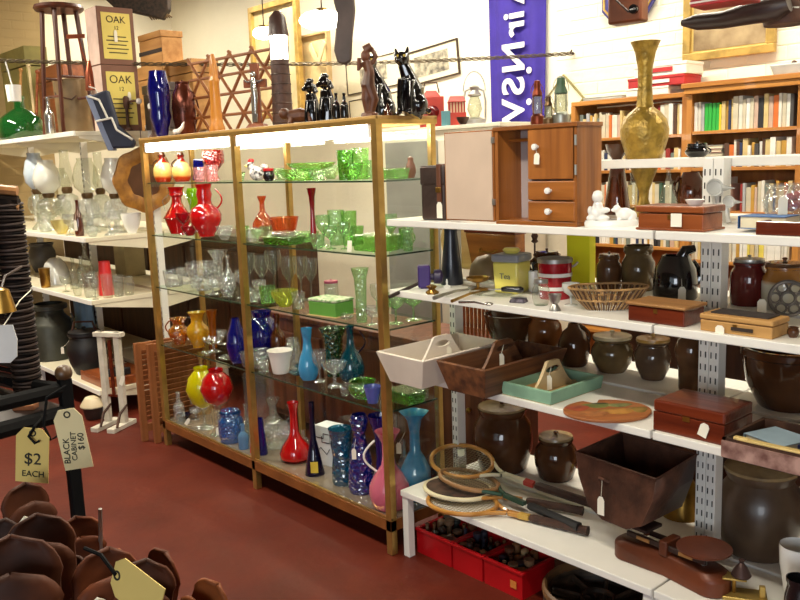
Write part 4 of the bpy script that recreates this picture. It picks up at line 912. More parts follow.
xs = [xat(416, ya, .0), xat(452, ya, 0), xat(483, ya, 0), xat(523, ya, 0)]
random.seed(11)
JM = [mat('junk_dark_%d' % i, c, .35, var=.3, scale=20) for i, c in enumerate([(60, 42, 34), (96, 58, 38), (44, 46, 42), (130, 88, 54), (84, 34, 30), (190, 160, 116), (56, 54, 66), (126, 96, 70)])]
lab3 = ('red plastic crate of oddments nearest the glass cabinet', 'red plastic crate of oddments, middle of the three', 'red plastic crate with orange sticker, rightmost of the three')
JN = (('knob', 'dark turned knob among the oddments in the red crates', [(0, 0), (.5, 0), (.4, .3), (1, .6), (.8, .9), (0, 1)]), ('bottle', 'small dark bottle among the oddments in the red crates', PR['bottle']), ('reel', 'brown wooden reel among the oddments in the red crates', [(0, 0), (1, 0), (1, .15), (.5, .25), (.5, .75), (1, .85), (1, 1), (0, 1)]))
for i in range(3):
    crate(lab3[i], xs[i]+.002, xs[i+1]-.002, ya, yb, hC, i)
    w = xs[i+1]-xs[i]; nx = 4
    for a in range(nx):
        for b in range(4):
            k = random.randrange(3); nm, lb_, pf = JN[k]
            r = w/nx*.40; hgt_ = random.uniform(.09, .125)
            o = G().lathe([(q*r, z*hgt_) for q, z in pf], 12).done(nm, random.choice(JM)); tag(o, lb_.replace('among the oddments in the red crates', 'among the oddments in '+('the red crate nearest the glass cabinet', 'the middle red crate', 'the red crate with the sticker')[i]), nm, nm+'s in '+('the first', 'the middle', 'the stickered')[i]+' red crate')
            o.location = (xs[i]+.012+(w-.024)*(a+.5)/nx, ya+.016+(yb-ya-.032)*(b+.5)/4, .007)
P = put(602, 608, 0, None, .0); t = T('wicker_platter', 'dark round platter with raised spokes lying under the white shelf', 'platter', (xat(598, .20, .06), .20, .0), 0); t.scale = (1.15, 1.15, 2.2)
DKP = mat('dark_platter', (84, 66, 50), .5, var=.5, scale=20); R_ = .17
G().lathe([(0, 0), (.9, 0), (1, .25), (1, .4), (.94, .4), (.88, .18), (0, .16)], 36, sx=R_, sy=R_).done('dish', DKP, t).scale = (1, 1, .12)
for i in range(8):
    a = i*math.pi/4; G().tube([(.03*math.cos(a), .03*math.sin(a), .026), (.145*math.cos(a+.4), .145*math.sin(a+.4), .034)], .007, 6).done('spoke', DKP, t)
ring(.165, .009, TR(0, 0, .05)).done('rim', mat('platter_rim', (110, 78, 46), .5), t); ring(.05, .006, TR(0, 0, .034)).done('inner_ring', DKP, t)
# ================================================================== GLASSWARE IN THE CABINET
LC = (.03, .305)
def gl_(name, tint, body=.35, **k): return glass(name, tint, body, **k)
REDG = glass('red_glass', (210, 20, 20), .75, .06, bodycol=(196, 14, 18)); REDC = glass('red_hobnail_glass', (200, 20, 20), .7, .05, .8, 70, bodycol=(176, 16, 20)); RUBY = glass('ruby_glass', (190, 16, 34), .6, .04, bodycol=(150, 8, 24))
GRN = glass('green_depression_glass', (196, 236, 168), .13, .04, .5, 90, bodycol=(130, 196, 96)); GRNP = glass('pale_green_glass', (214, 238, 204), .16, .03, .5, 60, bodycol=(190, 224, 176)); LIME = glass('lime_green_glass', (170, 220, 30), .6, .08, bodycol=(150, 206, 20)); GRND = glass('grass_green_glass', (150, 214, 100), .2, .04, .4, 80, bodycol=(88, 158, 50))
COB = glass('cobalt_glass', (30, 40, 190), .55, .04, bodycol=(14, 18, 120)); COBK = glass('cobalt_knobbly_glass', (40, 60, 190), .5, .05, 1.0, 45, bodycol=(20, 36, 140)); NAVG = glass('dark_navy_glass', (16, 20, 80), .65, .04, bodycol=(8, 10, 50))
TEAL = glass('teal_glass', (20, 120, 140), .5, .04, bodycol=(8, 90, 110)); TURQ = glass('turquoise_glass', (30, 130, 160), .5, .05, .9, 40, bodycol=(12, 96, 130)); SKY = glass('sky_blue_glass', (70, 160, 205), .8, .1, bodycol=(62, 150, 200)); AMB = glass('amber_glass', (220, 140, 20), .4, .04, .4, 50, bodycol=(190, 110, 10)); GOLD = glass('gold_lustre_glass', (220, 170, 30), .7, .1, bodycol=(200, 150, 30))
YELG = glass('yellow_glass', (220, 210, 10), .75, .06, bodycol=(208, 196, 6)); PINKG = glass('pink_glass', (220, 120, 140), .85, .12, bodycol=(206, 104, 128)); PINKC = glass('pale_pink_cut_glass', (240, 190, 190), .3, .05, .8, 80, bodycol=(236, 180, 180)); BLUB = glass('bright_blue_glass', (30, 130, 200), .5, .05, .6, 60, bodycol=(16, 100, 176)); MILK = mat('milk_glass', (236, 228, 222), .25, var=.03, coat=.3); CLG2 = glass('clear_pressed_glass', (238, 242, 238), .07, .02, .8, 60)
def gv(name, label, cat, px, yt, yb, w, lvl, prof, mt, **k):
    z = (ZS+(ZB,))[lvl]; k.setdefault('lim', LC); k.setdefault('solidwall', False); k.setdefault('seg', 22)
    return vessel(name, label, cat, px, yt, yb, w, z+.0005, prof, mt, **k)
# ---- level 1
STR = zbands('striped_jug_glaze', [(0, (170, 40, 12)), (.18, (190, 60, 16)), (.26, (226, 180, 90)), (.66, (234, 204, 130)), (.72, (150, 24, 10)), (.95, (70, 14, 8))], .15, .6, .165)
JUGP = [(0, 0), (.7, 0), (.85, .08), (1, .3), (.97, .5), (.7, .68), (.38, .8), (.3, .9), (.4, 1)]
for i, (px, lb_) in enumerate(((161, 'red and cream banded pottery jug, nearest the cabinet\'s left post'), (182.5, 'red and cream banded pottery jug before the blue glass dish'))):
    t = gv('striped_jug', lb_, 'jug', px, 155, None, 19, 0, JUGP, STR, Y=.09+.02*i, hs=(('l', .5, .85, .35, .004, .45, .8, STONED),), group='banded pottery jugs')
    R_, H_ = INFO[t.name]; G().lathe([(0, H_), (R_*.34, H_), (R_*.3, H_+.014), (0, H_+.018)], 14).done('stopper', STONED, t)
P = put(197, None, ZS[0], .24); o = G().box(.075, .012, .125, M=RX(-8)).done('blue_dish', COB, smooth=0, bevel=.002); tag(o, 'square cobalt blue glass plate standing behind the banded jugs', 'plate'); o.location = (P.x, .25, ZS[0]+.002); o.rotation_euler = (0, 0, .4)
gv('cut_glass_cup', 'pale pink cut-glass cup left of the red hobnail bowl', 'cup', 200, 167, None, 13, 0, 'tumbler', PINKC, Y=.07, group='pink cut-glass cups')
gv('cut_glass_cup', 'pale pink cut-glass cup below the red hobnail bowl', 'cup', 212, 165, None, 14, 0, 'tumbler', PINKC, Y=.07, group='pink cut-glass cups')
gv('hobnail_bowl', 'red hobnail glass footed bowl in the cabinet\'s top left', 'bowl', 215, 150, None, 22, 0, [(0, 0), (.5, 0), (.4, .1), (.25, .25), (.5, .4), (.95, .6), (1, .85), (.9, 1)], REDC, Y=.2)
P = put(258, None, ZS[0], .12); reg(ZS[0], P.x, P.y, .05); t = T('speckled_hen', 'black and white speckled ceramic hen with red comb', 'figurine', P, YAW); k = pm(P)
BW = mat('black_white_speckle', (235, 230, 225), .2, scale=55, col2=(16, 14, 16), detail=2, coat=.4)
g = G()
for c, r, sc in (((0, 0, 7.5), 7.5, (1.1, .9, 1)), ((-6, 0, 15), 4.2, (1, .9, 1.1)), ((7, 0, 12), 4, (1.1, .6, 1.3))): g.ball(r*k, tuple(v*k for v in c), sc)
g.done('body', BW, t).modifiers.new('r', 'REMESH').voxel_size = .003
G().ball(3*k, (-6*k, 0, 20*k), (1.1, .5, .8), 10, 6).done('comb', mat('red_comb', (190, 20, 20), .3), t); G().ball(1.5*k, (-10.5*k, 0, 15*k), (1.5, .7, .7), 8, 6).done('beak', YEL, t)
gv('dark_pot', 'small dark pot with red lid beside the speckled hen', 'pot', 269, 171, None, 12, 0, 'pot', BLACKP, Y=.07, lid=(mat('red_lid', (180, 24, 24), .3), .9))
gv('green_dish', 'green glass oval dish, front of the top shelf', 'dish', 300, 169, None, 44, 0, 'dish', GRN, Y=.13, sy=.7)
gv('green_dish', 'pale green shallow glass bowl beside the speckled hen', 'dish', 287, 172, None, 26, 0, 'dish', GRNP, Y=.21)
gv('green_plate', 'green glass footed plate rising above the oval dish', 'plate', 303, 162.5, None, 50, 0, 'comport', GRN, Y=.20, sy=.7)
for i, (px, yt, Y, mt, w, lb_) in enumerate(((346, 150, .1, GRND, 17, 'green fluted glass tumbler, leftmost of the tall group on the top shelf'), (361, 148, .16, GRN, 18, 'green fluted glass tumbler behind the right corner post'), (331, 165, .2, GRNP, 20, 'pale clear-green sugar bowl left of the fluted tumblers'), (352, 163, .06, GRND, 24, 'grass-green glass bowl at the foot of the fluted tumblers'))):
    gv('green_glass', lb_, 'glass', px, yt, None, w, 0, 'tumbler' if i < 2 else 'bowl', mt, Y=Y, wob=lambda a, j: 1+.03*math.sin(12*a))
P = put(394, None, ZS[0], .17); reg(ZS[0], P.x, .17, .06); o = G().box(.10, .07, .045, taper=(.12, .085)).done('green_box_dish', GRN, smooth=0, bevel=.006); tag(o, 'rectangular green glass dish right of the corner post, top shelf', 'dish'); o.location = (P.x, .17, ZS[0]+.0005)
P = put(411, None, ZS[0], .27); t = gv('carved_bird', 'small brown carved bird at the back right of the top shelf', 'figurine', 411, 156, None, 11, 0, [(0, 0), (.6, 0), (1, .3), (.8, .6), (.5, .75), (.55, .9), (0, 1)], mat('carved_brown', (120, 62, 34), .5), Y=.27)
# ---- level 2
t = gv('red_vase', 'red glass vase with flared rim and lattice base', 'vase', 168.5, 187, 236, 27, 1, [(0, 0), (.6, 0), (.65, .04), (.95, .3), (1, .36), (.8, .45), (.5, .58), (.36, .68), (.36, .78), (.55, .84), (.5, .88), (.55, .95), (.66, 1)], REDG, force=True); R_, H_ = INFO[t.name]
G().tube([(R_*1.02*math.cos(a), R_*1.02*math.sin(a), H_*.34) for a in [2*math.pi*i/24 for i in range(24)]], .003, 6, True).done('ribbed_band', REDC, t)
for s in (-1, 1): G().tube([(s*R_*.5, 0, H_*.86), (s*R_*1.05, 0, H_*.72), (s*R_*.9, 0, H_*.5)], .0035, 6).done('glass_handle', CLG, t)
gv('red_comport', 'small red glass comport between the red vase and red jug', 'comport', 184, 213, 233, 15, 1, 'comport', RUBY)
gv('red_bowl', 'low dark red glass bowl before the red jug', 'bowl', 190, 226, 239, 17, 1, 'bowl', RUBY)
t = gv('red_jug', 'bulbous red glass jug with handle and swollen neck', 'jug', 207, 184, 240, 32, 1, [(0, 0), (.5, 0), (.5, .04), (.7, .12), (.98, .3), (1, .42), (.8, .54), (.45, .62), (.42, .7), (.5, .8), (.42, .9), (.5, .97), (.52, 1)], REDG, hs=(('r', .45, .9, .5, .005, .7, .45),))
gv('lime_vase', 'lime green glass vase between the red vase and red jug', 'vase', 196, 188, None, 14, 1, [(0, 0), (.7, 0), (.6, .2), (.55, .5), (.9, .75), (1, .9), (.8, 1)], LIME, Y=.24)
gv('cut_glass_bowl', 'small clear cut-glass bowl beside the middle post, second level', 'bowl', 225, 226, None, 17, 1, 'bowl', CUT, Y=.07)
gv('amber_decanter', 'orange glass decanter at the back beside the middle post', 'decanter', 264, 196, None, 22, 1, 'decanter', glass('orange_glass', (230, 150, 100), .4, bodycol=(200, 96, 50)), Y=.26)
gv('orange_dish', 'low orange glass dish at the back of the second level', 'dish', 285, 217, None, 30, 1, 'dish', glass('orange_glass', (230, 150, 100), .4), Y=.27)
gv('pressed_dish', 'clear pressed-glass dish beside the middle post, right bay', 'dish', 252, 228, None, 22, 1, 'dish', CLG2, Y=.08)
P = put(284, None, ZS[1], .09); reg(ZS[1], P.x-.04, P.y, .06); reg(ZS[1], P.x+.04, P.y, .06); t = T('butter_dish', 'green pressed-glass butter dish with clear lid', 'butter dish', P, 10)
G().box(.17, .10, .04, taper=(.19, .115)).done('tray', GRND, t, bevel=.006); G().box(.15, .085, .022, (0, 0, .04), taper=(.13, .07)).done('lid', CLG2, t, bevel=.006)
gv('green_bowl', 'wide green pressed-glass bowl right of the butter dish', 'bowl', 305, 232, None, 30, 1, 'bowl', GRN, Y=.2)
gv('bud_vase', 'slim red glass bud vase behind the green tumblers', 'vase', 314, 188, None, 9.5, 1, [(0, 0), (.6, 0), (.75, .06), (.7, .2), (.5, .45), (.45, .6), (.65, .85), (1, 1)], RUBY, Y=.27)
for i, (px, yt, Y, w, pf, mt) in enumerate(((324, 215, .12, 15, 'goblet', GRNP), (337, 210, .18, 17, 'tumbler', GRNP), (350, 211, .22, 16, 'tumbler', GRN), (331, 226, .07, 15, 'goblet', GRNP), (345, 222, .1, 14, 'wine', GRNP))):
    gv('green_tumbler', 'pale green glass %s, %s of the cluster right of the red bud vase' % (('goblet', 'tumbler', 'tumbler', 'goblet', 'wine glass')[i], ('leftmost', 'middle back', 'rightmost back', 'shortest front', 'front right')[i]), 'glass', px, yt, None, w, 1, pf, mt, Y=Y, group='pale green glasses')
P = put(349, None, ZS[1], .035); o = G().box(.022, .002, .048, M=RX(-10)).done('price_card', TAGM, smooth=0); tag(o, 'white price card standing before the green rectangular dish', 'card'); o.location = (P.x, .036, ZS[1]+.0005); o.rotation_euler = (0, 0, .3)
P = put(376, None, ZS[1], .13); reg(ZS[1], P.x-.03, .14, .075); reg(ZS[1], P.x+.03, .14, .075); o = G().box(.16, .13, .07, taper=(.17, .14)).done('green_casket', GRN, smooth=0, bevel=.008); tag(o, 'large rectangular green glass casket behind the right corner post', 'dish'); o.location = (P.x-.005, .14, ZS[1]+.0005)
gv('green_jug', 'small green glass jug at the right end of the second level', 'jug', 406, 228, None, 14, 1, 'tumbler', GRN, Y=.255, hs=(('r', .2, .85, .5, .004),))
# ---- level 3
for i, (px, yt, Y, w, pf, nm, lb_) in enumerate(((174, 270, .07, 20, 'tumbler', 'crystal_tumbler', 'cut crystal tumbler nearest the left post'), (186, 268, .14, 17, 'tumbler', 'crystal_tumbler', 'cut crystal tumbler behind the crystal bowl'), (204, 262, .1, 33, 'bowl', 'crystal_bowl', 'large cut crystal bowl on the third level'), (220, 250, .2, 20, 'trumpet', 'crystal_vase', 'tall cut crystal flared vase beside the middle post'), (228, 274, .05, 21, 'bowl', 'crystal_bowl', 'low cut crystal bowl before the flared crystal vase'), (213, 278, .05, 17, 'goblet', 'crystal_goblet', 'short cut crystal goblet at the front of third level'), (229, 255, .26, 12, 'decanter', 'crystal_decanter', 'narrow crystal decanter beside the middle post'))):
    gv(nm, lb_, nm.split('_')[1], px, yt, None, w, 2, pf, CUT, Y=Y)
for i, (px, yt, Y, w, pf) in enumerate(((250, 253, .2, 15, 'wine'), (263, 255, .25, 15, 'goblet'), (275, 250, .27, 17, 'wine'), (290, 256, .24, 16, 'goblet'), (302, 256, .27, 15, 'wine'), (312, 258, .23, 15, 'wine'))):
    gv('clear_goblet', 'clear wine glass, %s from the middle post in the back row' % ('first', 'second', 'third', 'fourth', 'fifth', 'sixth')[i], 'glass', px, yt, None, w, 2, pf, CLG, Y=Y, group='clear wine glasses')
gv('clear_tumbler', 'clear thick tumbler beside the middle post on the third level', 'glass', 252, 287, None, 15, 2, 'tumbler', CLG2, Y=.05)
gv('green_tumbler', 'green-tinted tumbler left of the yellow-green bowl', 'glass', 268, 286, None, 17, 2, 'tumbler', GRN, Y=.1)
gv('vaseline_bowl', 'yellow-green glass bowl left of the green tin', 'bowl', 285, 290, None, 28, 2, 'bowl', glass('vaseline_glass', (226, 232, 140), .25, bodycol=(206, 214, 96)), Y=.07)
P = put(328, None, ZS[2], .08); reg(ZS[2], P.x-.04, .1, .07); reg(ZS[2], P.x+.04, .1, .07); t = T('green_tin', 'green rectangular tin with flowered lid', 'tin', (P.x, .10, ZS[2]+.0005), 8)
GT = mat('green_tin_paint', (94, 150, 62), .45, var=.1); G().box(.17, .12, .065).done('body', GT, t, smooth=0, bevel=.004); G().box(.174, .124, .012, (0, 0, .066)).done('lid', mat('flowered_lid', (222, 220, 196), .4, scale=50, col2=(110, 150, 90)), t, bevel=.003)
G().box(.18, .13, .004, (0, 0, -.0)).done('card_base', mat('tan_card', (206, 176, 120), .7), t, smooth=0)
gv('pink_lid_jar', 'small glass jar with pink lid behind the green tin', 'jar', 332, 283, None, 14, 2, 'cyl', CLG2, Y=.25, lid=(mat('pink_lid', (190, 80, 110), .4), 1.0))
gv('small_pot', 'tiny clear glass pot before the green tin', 'pot', 347, 314, 327, 14, 2, 'pot', CLG2)
gv('fluted_vase', 'tall pale green fluted glass vase left of the corner post', 'vase', 362, 268, None, 18, 2, 'flare', GRNP, Y=.07, wob=lambda a, j: 1+.05*math.sin(9*a))
for i, (px, yt, yb, w, pf, lb_) in enumerate(((396, 293, 328, 22, 'wine', 'green-stemmed wine glass right of the corner post'), (417, 291, 326, 24, 'wine', 'green-stemmed wine glass at the right end of third level'), (384, 300, 329, 14, 'goblet', 'pale green goblet directly behind the corner post'), (378, 284, None, 15, 'wine', 'clear goblet behind the fluted vase'))):
    gv('wine_glass', lb_, 'glass', px, yt, yb, w, 2, pf, GRNP if i < 3 else CLG, Y=(.14, .2, .06, .2)[i])
# ---- level 4
gv('amber_jug', 'amber glass jug with handle nearest the left post', 'jug', 180, 318, None, 22, 3, 'urn', AMB, Y=.1, hs=(('l', .4, .9, .4, .004),))
gv('gold_vase', 'gold lustre glass vase on the fourth level', 'vase', 199, 312, 354, 23, 3, 'urn', GOLD)
gv('hand_vase', 'tall brown-amber glass vase behind the gold lustre vase', 'vase', 214, 310, None, 12, 3, 'flare', glass('brown_amber_glass', (190, 110, 30), .5, bodycol=(160, 84, 14)), Y=.2)
gv('china_saucer', 'white saucer under the gold lustre vase', 'saucer', 190, 350, None, 24, 3, 'plate', MILK, Y=.06)
gv('clear_comport', 'clear glass comport right of the gold lustre vase', 'comport', 214, 338, 361, 22, 3, 'comport', CLG2)
gv('ash_tray', 'clear glass ashtray at the front before the blue vase', 'ashtray', 229, 358, None, 22, 3, 'dish', CLG2, Y=.05)
gv('cobalt_vase', 'egg-shaped cobalt blue vase partly behind the middle post', 'vase', 238, 318, None, 21, 3, [(0, 0), (.55, 0), (.8, .1), (1, .38), (.85, .65), (.5, .85), (.35, 1)], COB, Y=.1)
gv('cobalt_bowl', 'large round cobalt blue glass vase right of the middle post', 'vase', 264, 311, None, 34, 3, [(0, 0), (.5, 0), (.9, .2), (1, .5), (.85, .75), (.5, .88), (.6, 1)], COB, Y=.22)
gv('amber_bottle', 'tall dark amber bottle behind the milk-glass cup', 'bottle', 279, 314, None, 15, 3, 'bottle', BRG, Y=.26)
gv('cut_glass_dish', 'sparkling cut-glass sugar dish beside the middle post', 'dish', 260, 350, None, 24, 3, 'bowl', CUT, Y=.07)
gv('cut_glass_jug', 'small cut-glass jug left of the blue bottle vase', 'jug', 294, 338, None, 15, 3, 'jar', CUT, Y=.2)
gv('milk_cup', 'white milk-glass cup with frilled rim', 'cup', 281, 350, 378, 26, 3, [(0, 0), (.6, 0), (.64, .05), (.8, .6), (.92, .9), (1, 1)], MILK, wob=lambda a, j: 1+(.05*math.sin(10*a) if j > 4 else 0))
gv('bottle_vase', 'pale blue bottle-shaped glass vase on the fourth level', 'vase', 309, 328, None, 21, 3, [(0, 0), (.7, 0), (.9, .08), (1, .22), (.8, .42), (.45, .6), (.38, .75), (.5, .92), (.55, 1)], SKY, Y=.12)
gv('candle_holder', 'teal glass candle holder on a saucer', 'candle holder', 300, 364, 386, 26, 3, [(0, 0), (.6, 0), (.9, .15), (1, .3), (.5, .35), (.35, .5), (.5, .8), (.45, 1)], TEAL)
gv('green_vase', 'tall dark green patterned glass vase behind the cake stand', 'vase', 335, 328, None, 28, 3, 'flare', glass('bottle_green_cut', (90, 130, 60), .4, .05, .9, 50, bodycol=(54, 90, 34)), Y=.25)
gv('beaded_comport', 'clear glass comport with beaded foot on the fourth level', 'comport', 335, 362, 396, 26, 3, 'comport', CUT)
t = gv('teal_ewer', 'teal blue glass ewer with long neck and handle', 'ewer', 352, 326, 386, 27, 3, [(0, 0), (.7, 0), (.95, .1), (1, .25), (.75, .45), (.35, .6), (.25, .75), (.25, .95), (.35, 1)], TEAL, hs=(('r', .45, .9, .6, .004, .7, .25, NAVG),), lim=(.1, .3))
gv('green_bowl', 'green glass bowl standing below the teal ewer', 'bowl', 363, 380, None, 30, 3, 'pot', GRND, Y=.07)
gv('violet_dish', 'small blue-violet glass dish in front of the corner post', 'dish', 373, 386, None, 18, 3, 'dish', glass('violet_glass', (110, 120, 200), .5), Y=.05)
P = put(404, None, ZS[3], .16); reg(ZS[3], P.x-.02, .17, .07); reg(ZS[3], P.x+.03, .17, .07); o = G().box(.14, .1, .055, taper=(.155, .115)).done('green_casket', GRND, smooth=0, bevel=.008); tag(o, 'rectangular grass-green glass dish below the cream cutlery tray', 'dish'); o.location = (P.x, .17, ZS[3]+.0005)
# ---- base level
def globe_goblet(label, px, yt, ym, yb, w, mt, tg):
    z = ZB+.0005; P = put(px, yb, z, None, .02, (.06, .28)); P, _o = settle(px, z, P.y, w); reg(z, P.x, P.y, w*pm(P)/2); R = w*pm(P)/2; H = hgt(P, yt); hm = hgt(P, ym)
    t = T('globe_goblet', label, 'vase', P, YAW, 'globe vases on clear stems')
    G().lathe([(.3*R, hm-.004), (.75*R, hm+.12*(H-hm)), (R, hm+.45*(H-hm)), (.8*R, hm+.75*(H-hm)), (.42*R, hm+.92*(H-hm)), (.45*R, H)], 24).done('globe', mt, t)
    G().lathe([(0, 0), (.6*R, 0), (.5*R, .006), (.08*R, .02), (.07*R, hm*.5), (.14*R, hm*.6), (.07*R, hm*.7), (.3*R, hm)], 18).done('stem', CLG2, t)
    price_tag(t, (tg[0]*R, -.5*R, tg[1]*hm), .02, .042, ry=tg[2])
globe_goblet('yellow glass globe vase on a clear stem', 205, 367, 406, 433, 32, YELG, (-.8, .55, 35))
globe_goblet('red glass globe vase on a clear stem', 218, 369, 404, 442, 33, REDG, (.0, .3, 0))
gv('blue_jar', 'bright blue textured glass jar with lid', 'jar', 232, 412, 447, 25, 4, 'crock', BLUB, lid=(BLUB, .75))
gv('blue_bottle', 'light blue glass bottle just left of the middle post', 'bottle', 244, 424, None, 11, 4, 'bottle', glass('ice_blue_glass', (130, 180, 220), .35), Y=.06)
gv('amber_decanter', 'pale amber decanter in the corner behind the yellow globe vase', 'decanter', 186, 352, None, 16, 4, 'decanter', glass('pale_amber', (226, 196, 130), .3), Y=.24)
gv('blue_ashtray', 'low dark blue glass ashtray beside the left post', 'ashtray', 172, 414, None, 16, 4, 'dish', NAVG, Y=.1)
gv('blue_spill_vase', 'narrow blue glass vase just right of the middle post', 'vase', 262, 418, None, 12, 4, 'cone', COB, Y=.08)
gv('red_spill_vase', 'narrow red glass vase against the middle post', 'vase', 254, 430, None, 8, 4, 'cone', REDG, Y=.045)
gv('clear_decanter', 'large clear glass decanter left of the red long-neck vase', 'decanter', 275, 398, None, 34, 4, 'decanter', CLG2, Y=.2, hs=(('r', .4, .85, .5, .004, .8, .25),))
gv('clear_platter', 'clear ribbed glass plate leaning at the back, base level', 'plate', 268, 372, None, 30, 4, [(0, 0), (1, 0), (1, .98), (.9, 1)], CLG, Y=.27, sy=.06)
gv('long_neck_vase', 'orange-red glass vase with long neck and round belly', 'vase', 296, 402, 474, 32, 4, 'longneck', REDG)
t = gv('navy_bottle', 'slim dark blue glass decanter with yellow price card', 'bottle', 315, 402, 489, 20, 4, [(0, 0), (1, 0), (.95, .05), (.6, .3), (.3, .5), (.24, .8), (.3, .88), (.28, 1)], NAVG, force=True); R_, H_ = INFO[t.name]; G().box(.036, .0015, .055, (.004, -R_*1.02, .022)).done('price_card', mat('yellow_card', (222, 190, 60), .7), t, smooth=0)
P = put(331, None, ZB, .25); reg(ZB, P.x, .25, .06); t = T('white_box', 'white card box printed with black scroll lines', 'box', (P.x, .25, ZB+.0005), 10); G().box(.12, .09, .20).done('body', mat('white_card', (214, 214, 216), .6, var=.04), t, smooth=0)
for i, pts in enumerate([[(-.05, .14), (.0, .14), (.0, .165), (.045, .165), (.045, .12), (-.01, .12), (-.01, .15)], [(-.05, .06), (-.02, .09), (.02, .06), (.04, .09)]]): G().tube([(x, -.047, z) for x, z in pts], .0022, 5).done('black_line', BLACKP, t)
gv('turquoise_vase', 'turquoise textured glass vase with flared rim', 'vase', 343, 428, 493, 25, 4, [(0, 0), (.75, 0), (.85, .05), (.8, .3), (.72, .5), (.85, .7), (.8, .8), (1, 1)], TURQ, lim=(.03, .26))
gv('knobbly_vase', 'cobalt blue knobbly glass bottle vase with white tag', 'vase', 362, 414, 503, 27, 4, [(0, 0), (.9, 0), (1, .08), (.95, .25), (.75, .5), (.5, .65), (.42, .75), (.62, .85), (.7, .93), (.5, 1)], COBK, tagp=(-.4, .62, .02, .05))
gv('cobalt_jug', 'cobalt blue glass jug mostly hidden behind the pink ewer', 'jug', 383, 415, None, 24, 4, 'trumpet', COB, Y=.2)
t = gv('pink_ewer', 'pink glass ewer with white loop handle at the corner post', 'ewer', 391, 431, 520, 42, 4, [(0, 0), (.75, 0), (.9, .05), (1, .18), (.95, .3), (.65, .45), (.35, .56), (.28, .68), (.3, .85), (.5, .95), (.62, 1)], PINKG, hs=(('l', .42, .88, .7, .005, .62, .28, MILK),), lim=(.0, .3))
gv('blue_flask', 'sky-blue glass vase with flared frilled mouth at the right end', 'vase', 417, 412, None, 32, 4, [(0, 0), (.75, 0), (.88, .06), (1, .2), (.95, .35), (.6, .48), (.34, .56), (.32, .78), (.5, .92), (.9, 1)], SKY, Y=.22, tagp=(-1.0, .72, .022, .05), wob=lambda a, j: 1+(.08*math.sin(5*a) if j > 8 else 0))

# ---- more of the crowded glass
EX = ((1, 'g', [(243, 226, .2, 14, 'tumbler', 'small pale green tumbler at the back beside the middle post'), (258, 229, .06, 13, 'goblet', 'stubby pale green goblet at the front, second level'), (268, 226, .19, 15, 'bowl', 'pale green finger bowl behind the butter dish'), (318, 234, .06, 16, 'dish', 'pale green pressed dish before the bud vase'), (357, 226, .24, 15, 'tumbler', 'pale green tumbler half behind the green casket'), (392, 214, .26, 13, 'goblet', 'tall pale green goblet at the back right, second level'), (416, 226, .2, 12, 'tumbler', 'pale green tumbler at the right end, second level')]),
 (0, 'g', [(240, 172, .12, 12, 'dish', 'pale green salt dish beside the middle post, top level'), (318, 170, .06, 18, 'bowl', 'pale green bowl between the oval dish and fluted tumblers'), (372, 160, .22, 14, 'tumbler', 'pale green tumbler behind the corner post, top level'), (278, 168, .26, 14, 'goblet', 'pale green goblet behind the dark pot')]),
 (2, 'c', [(166, 276, .2, 12, 'tumbler', 'clear whisky tumbler at the back by the left post'), (196, 280, .05, 14, 'dish', 'clear salt dish at the front, third level'), (242, 270, .1, 12, 'wine', 'clear wine glass just left of the middle post'), (260, 280, .17, 14, 'goblet', 'clear stubby goblet before the back row of wine glasses'), (299, 292, .14, 14, 'tumbler', 'clear tumbler behind the yellow-green bowl'), (320, 300, .03, 12, 'dish', 'clear dish before the green tin'), (372, 306, .04, 14, 'goblet', 'clear goblet left of the corner post, third level'), (430, 300, .27, 14, 'wine', 'clear wine glass at the far right corner, third level')]),
 (3, 'c', [(168, 330, .2, 12, 'tumbler', 'clear tumbler at the back beside the amber jug'), (222, 330, .26, 12, 'wine', 'clear wine glass behind the comport'), (205, 352, .045, 12, 'dish', 'clear salt dish before the gold lustre vase'), (247, 352, .05, 14, 'dish', 'clear dish left of the middle post, fourth level'), (270, 362, .04, 12, 'tumbler', 'clear shot glass before the cut-glass sugar dish'), (320, 350, .18, 14, 'goblet', 'clear goblet between the blue bottle vase and green vase'), (345, 384, .04, 12, 'dish', 'clear salt dish before the teal ewer'), (425, 376, .25, 14, 'tumbler', 'clear tumbler at the far right, fourth level')]),
 (4, 'c', [(178, 392, .1, 11, 'bottle', 'small clear bottle behind the yellow globe vase'), (196, 408, .2, 13, 'wine', 'clear wine glass behind the globe vases'), (222, 420, .2, 12, 'tumbler', 'clear tumbler behind the blue lidded jar'), (247, 404, .2, 12, 'decanter', 'small clear decanter behind the middle post'), (286, 424, .22, 14, 'goblet', 'clear goblet behind the red long-neck vase'), (304, 430, .2, 12, 'bottle', 'clear bottle between the red vase and navy decanter'), (405, 440, .27, 12, 'bottle', 'clear bottle behind the pink ewer'), (432, 440, .27, 12, 'tumbler', 'clear tumbler in the far right base corner')]))
for lv, kd, rows in EX:
    for (px, yt, Y, w, pf, lb_) in rows:
        gv('pressed_glass' if kd == 'g' else 'clear_glass', lb_, 'glass', px, yt, None, w, lv, pf, (GRN if (px % 2) else GRNP) if kd == 'g' else (CLG2 if px % 2 else CUT), Y=Y, seg=18, optional=True)
# ================================================================== ON TOP OF THE CABINET
ZT = HC+.0025
def tv(*a, **k): k.setdefault('lim', (.02, .315)); return vessel(*a[:7], ZT, *a[7:], **k)
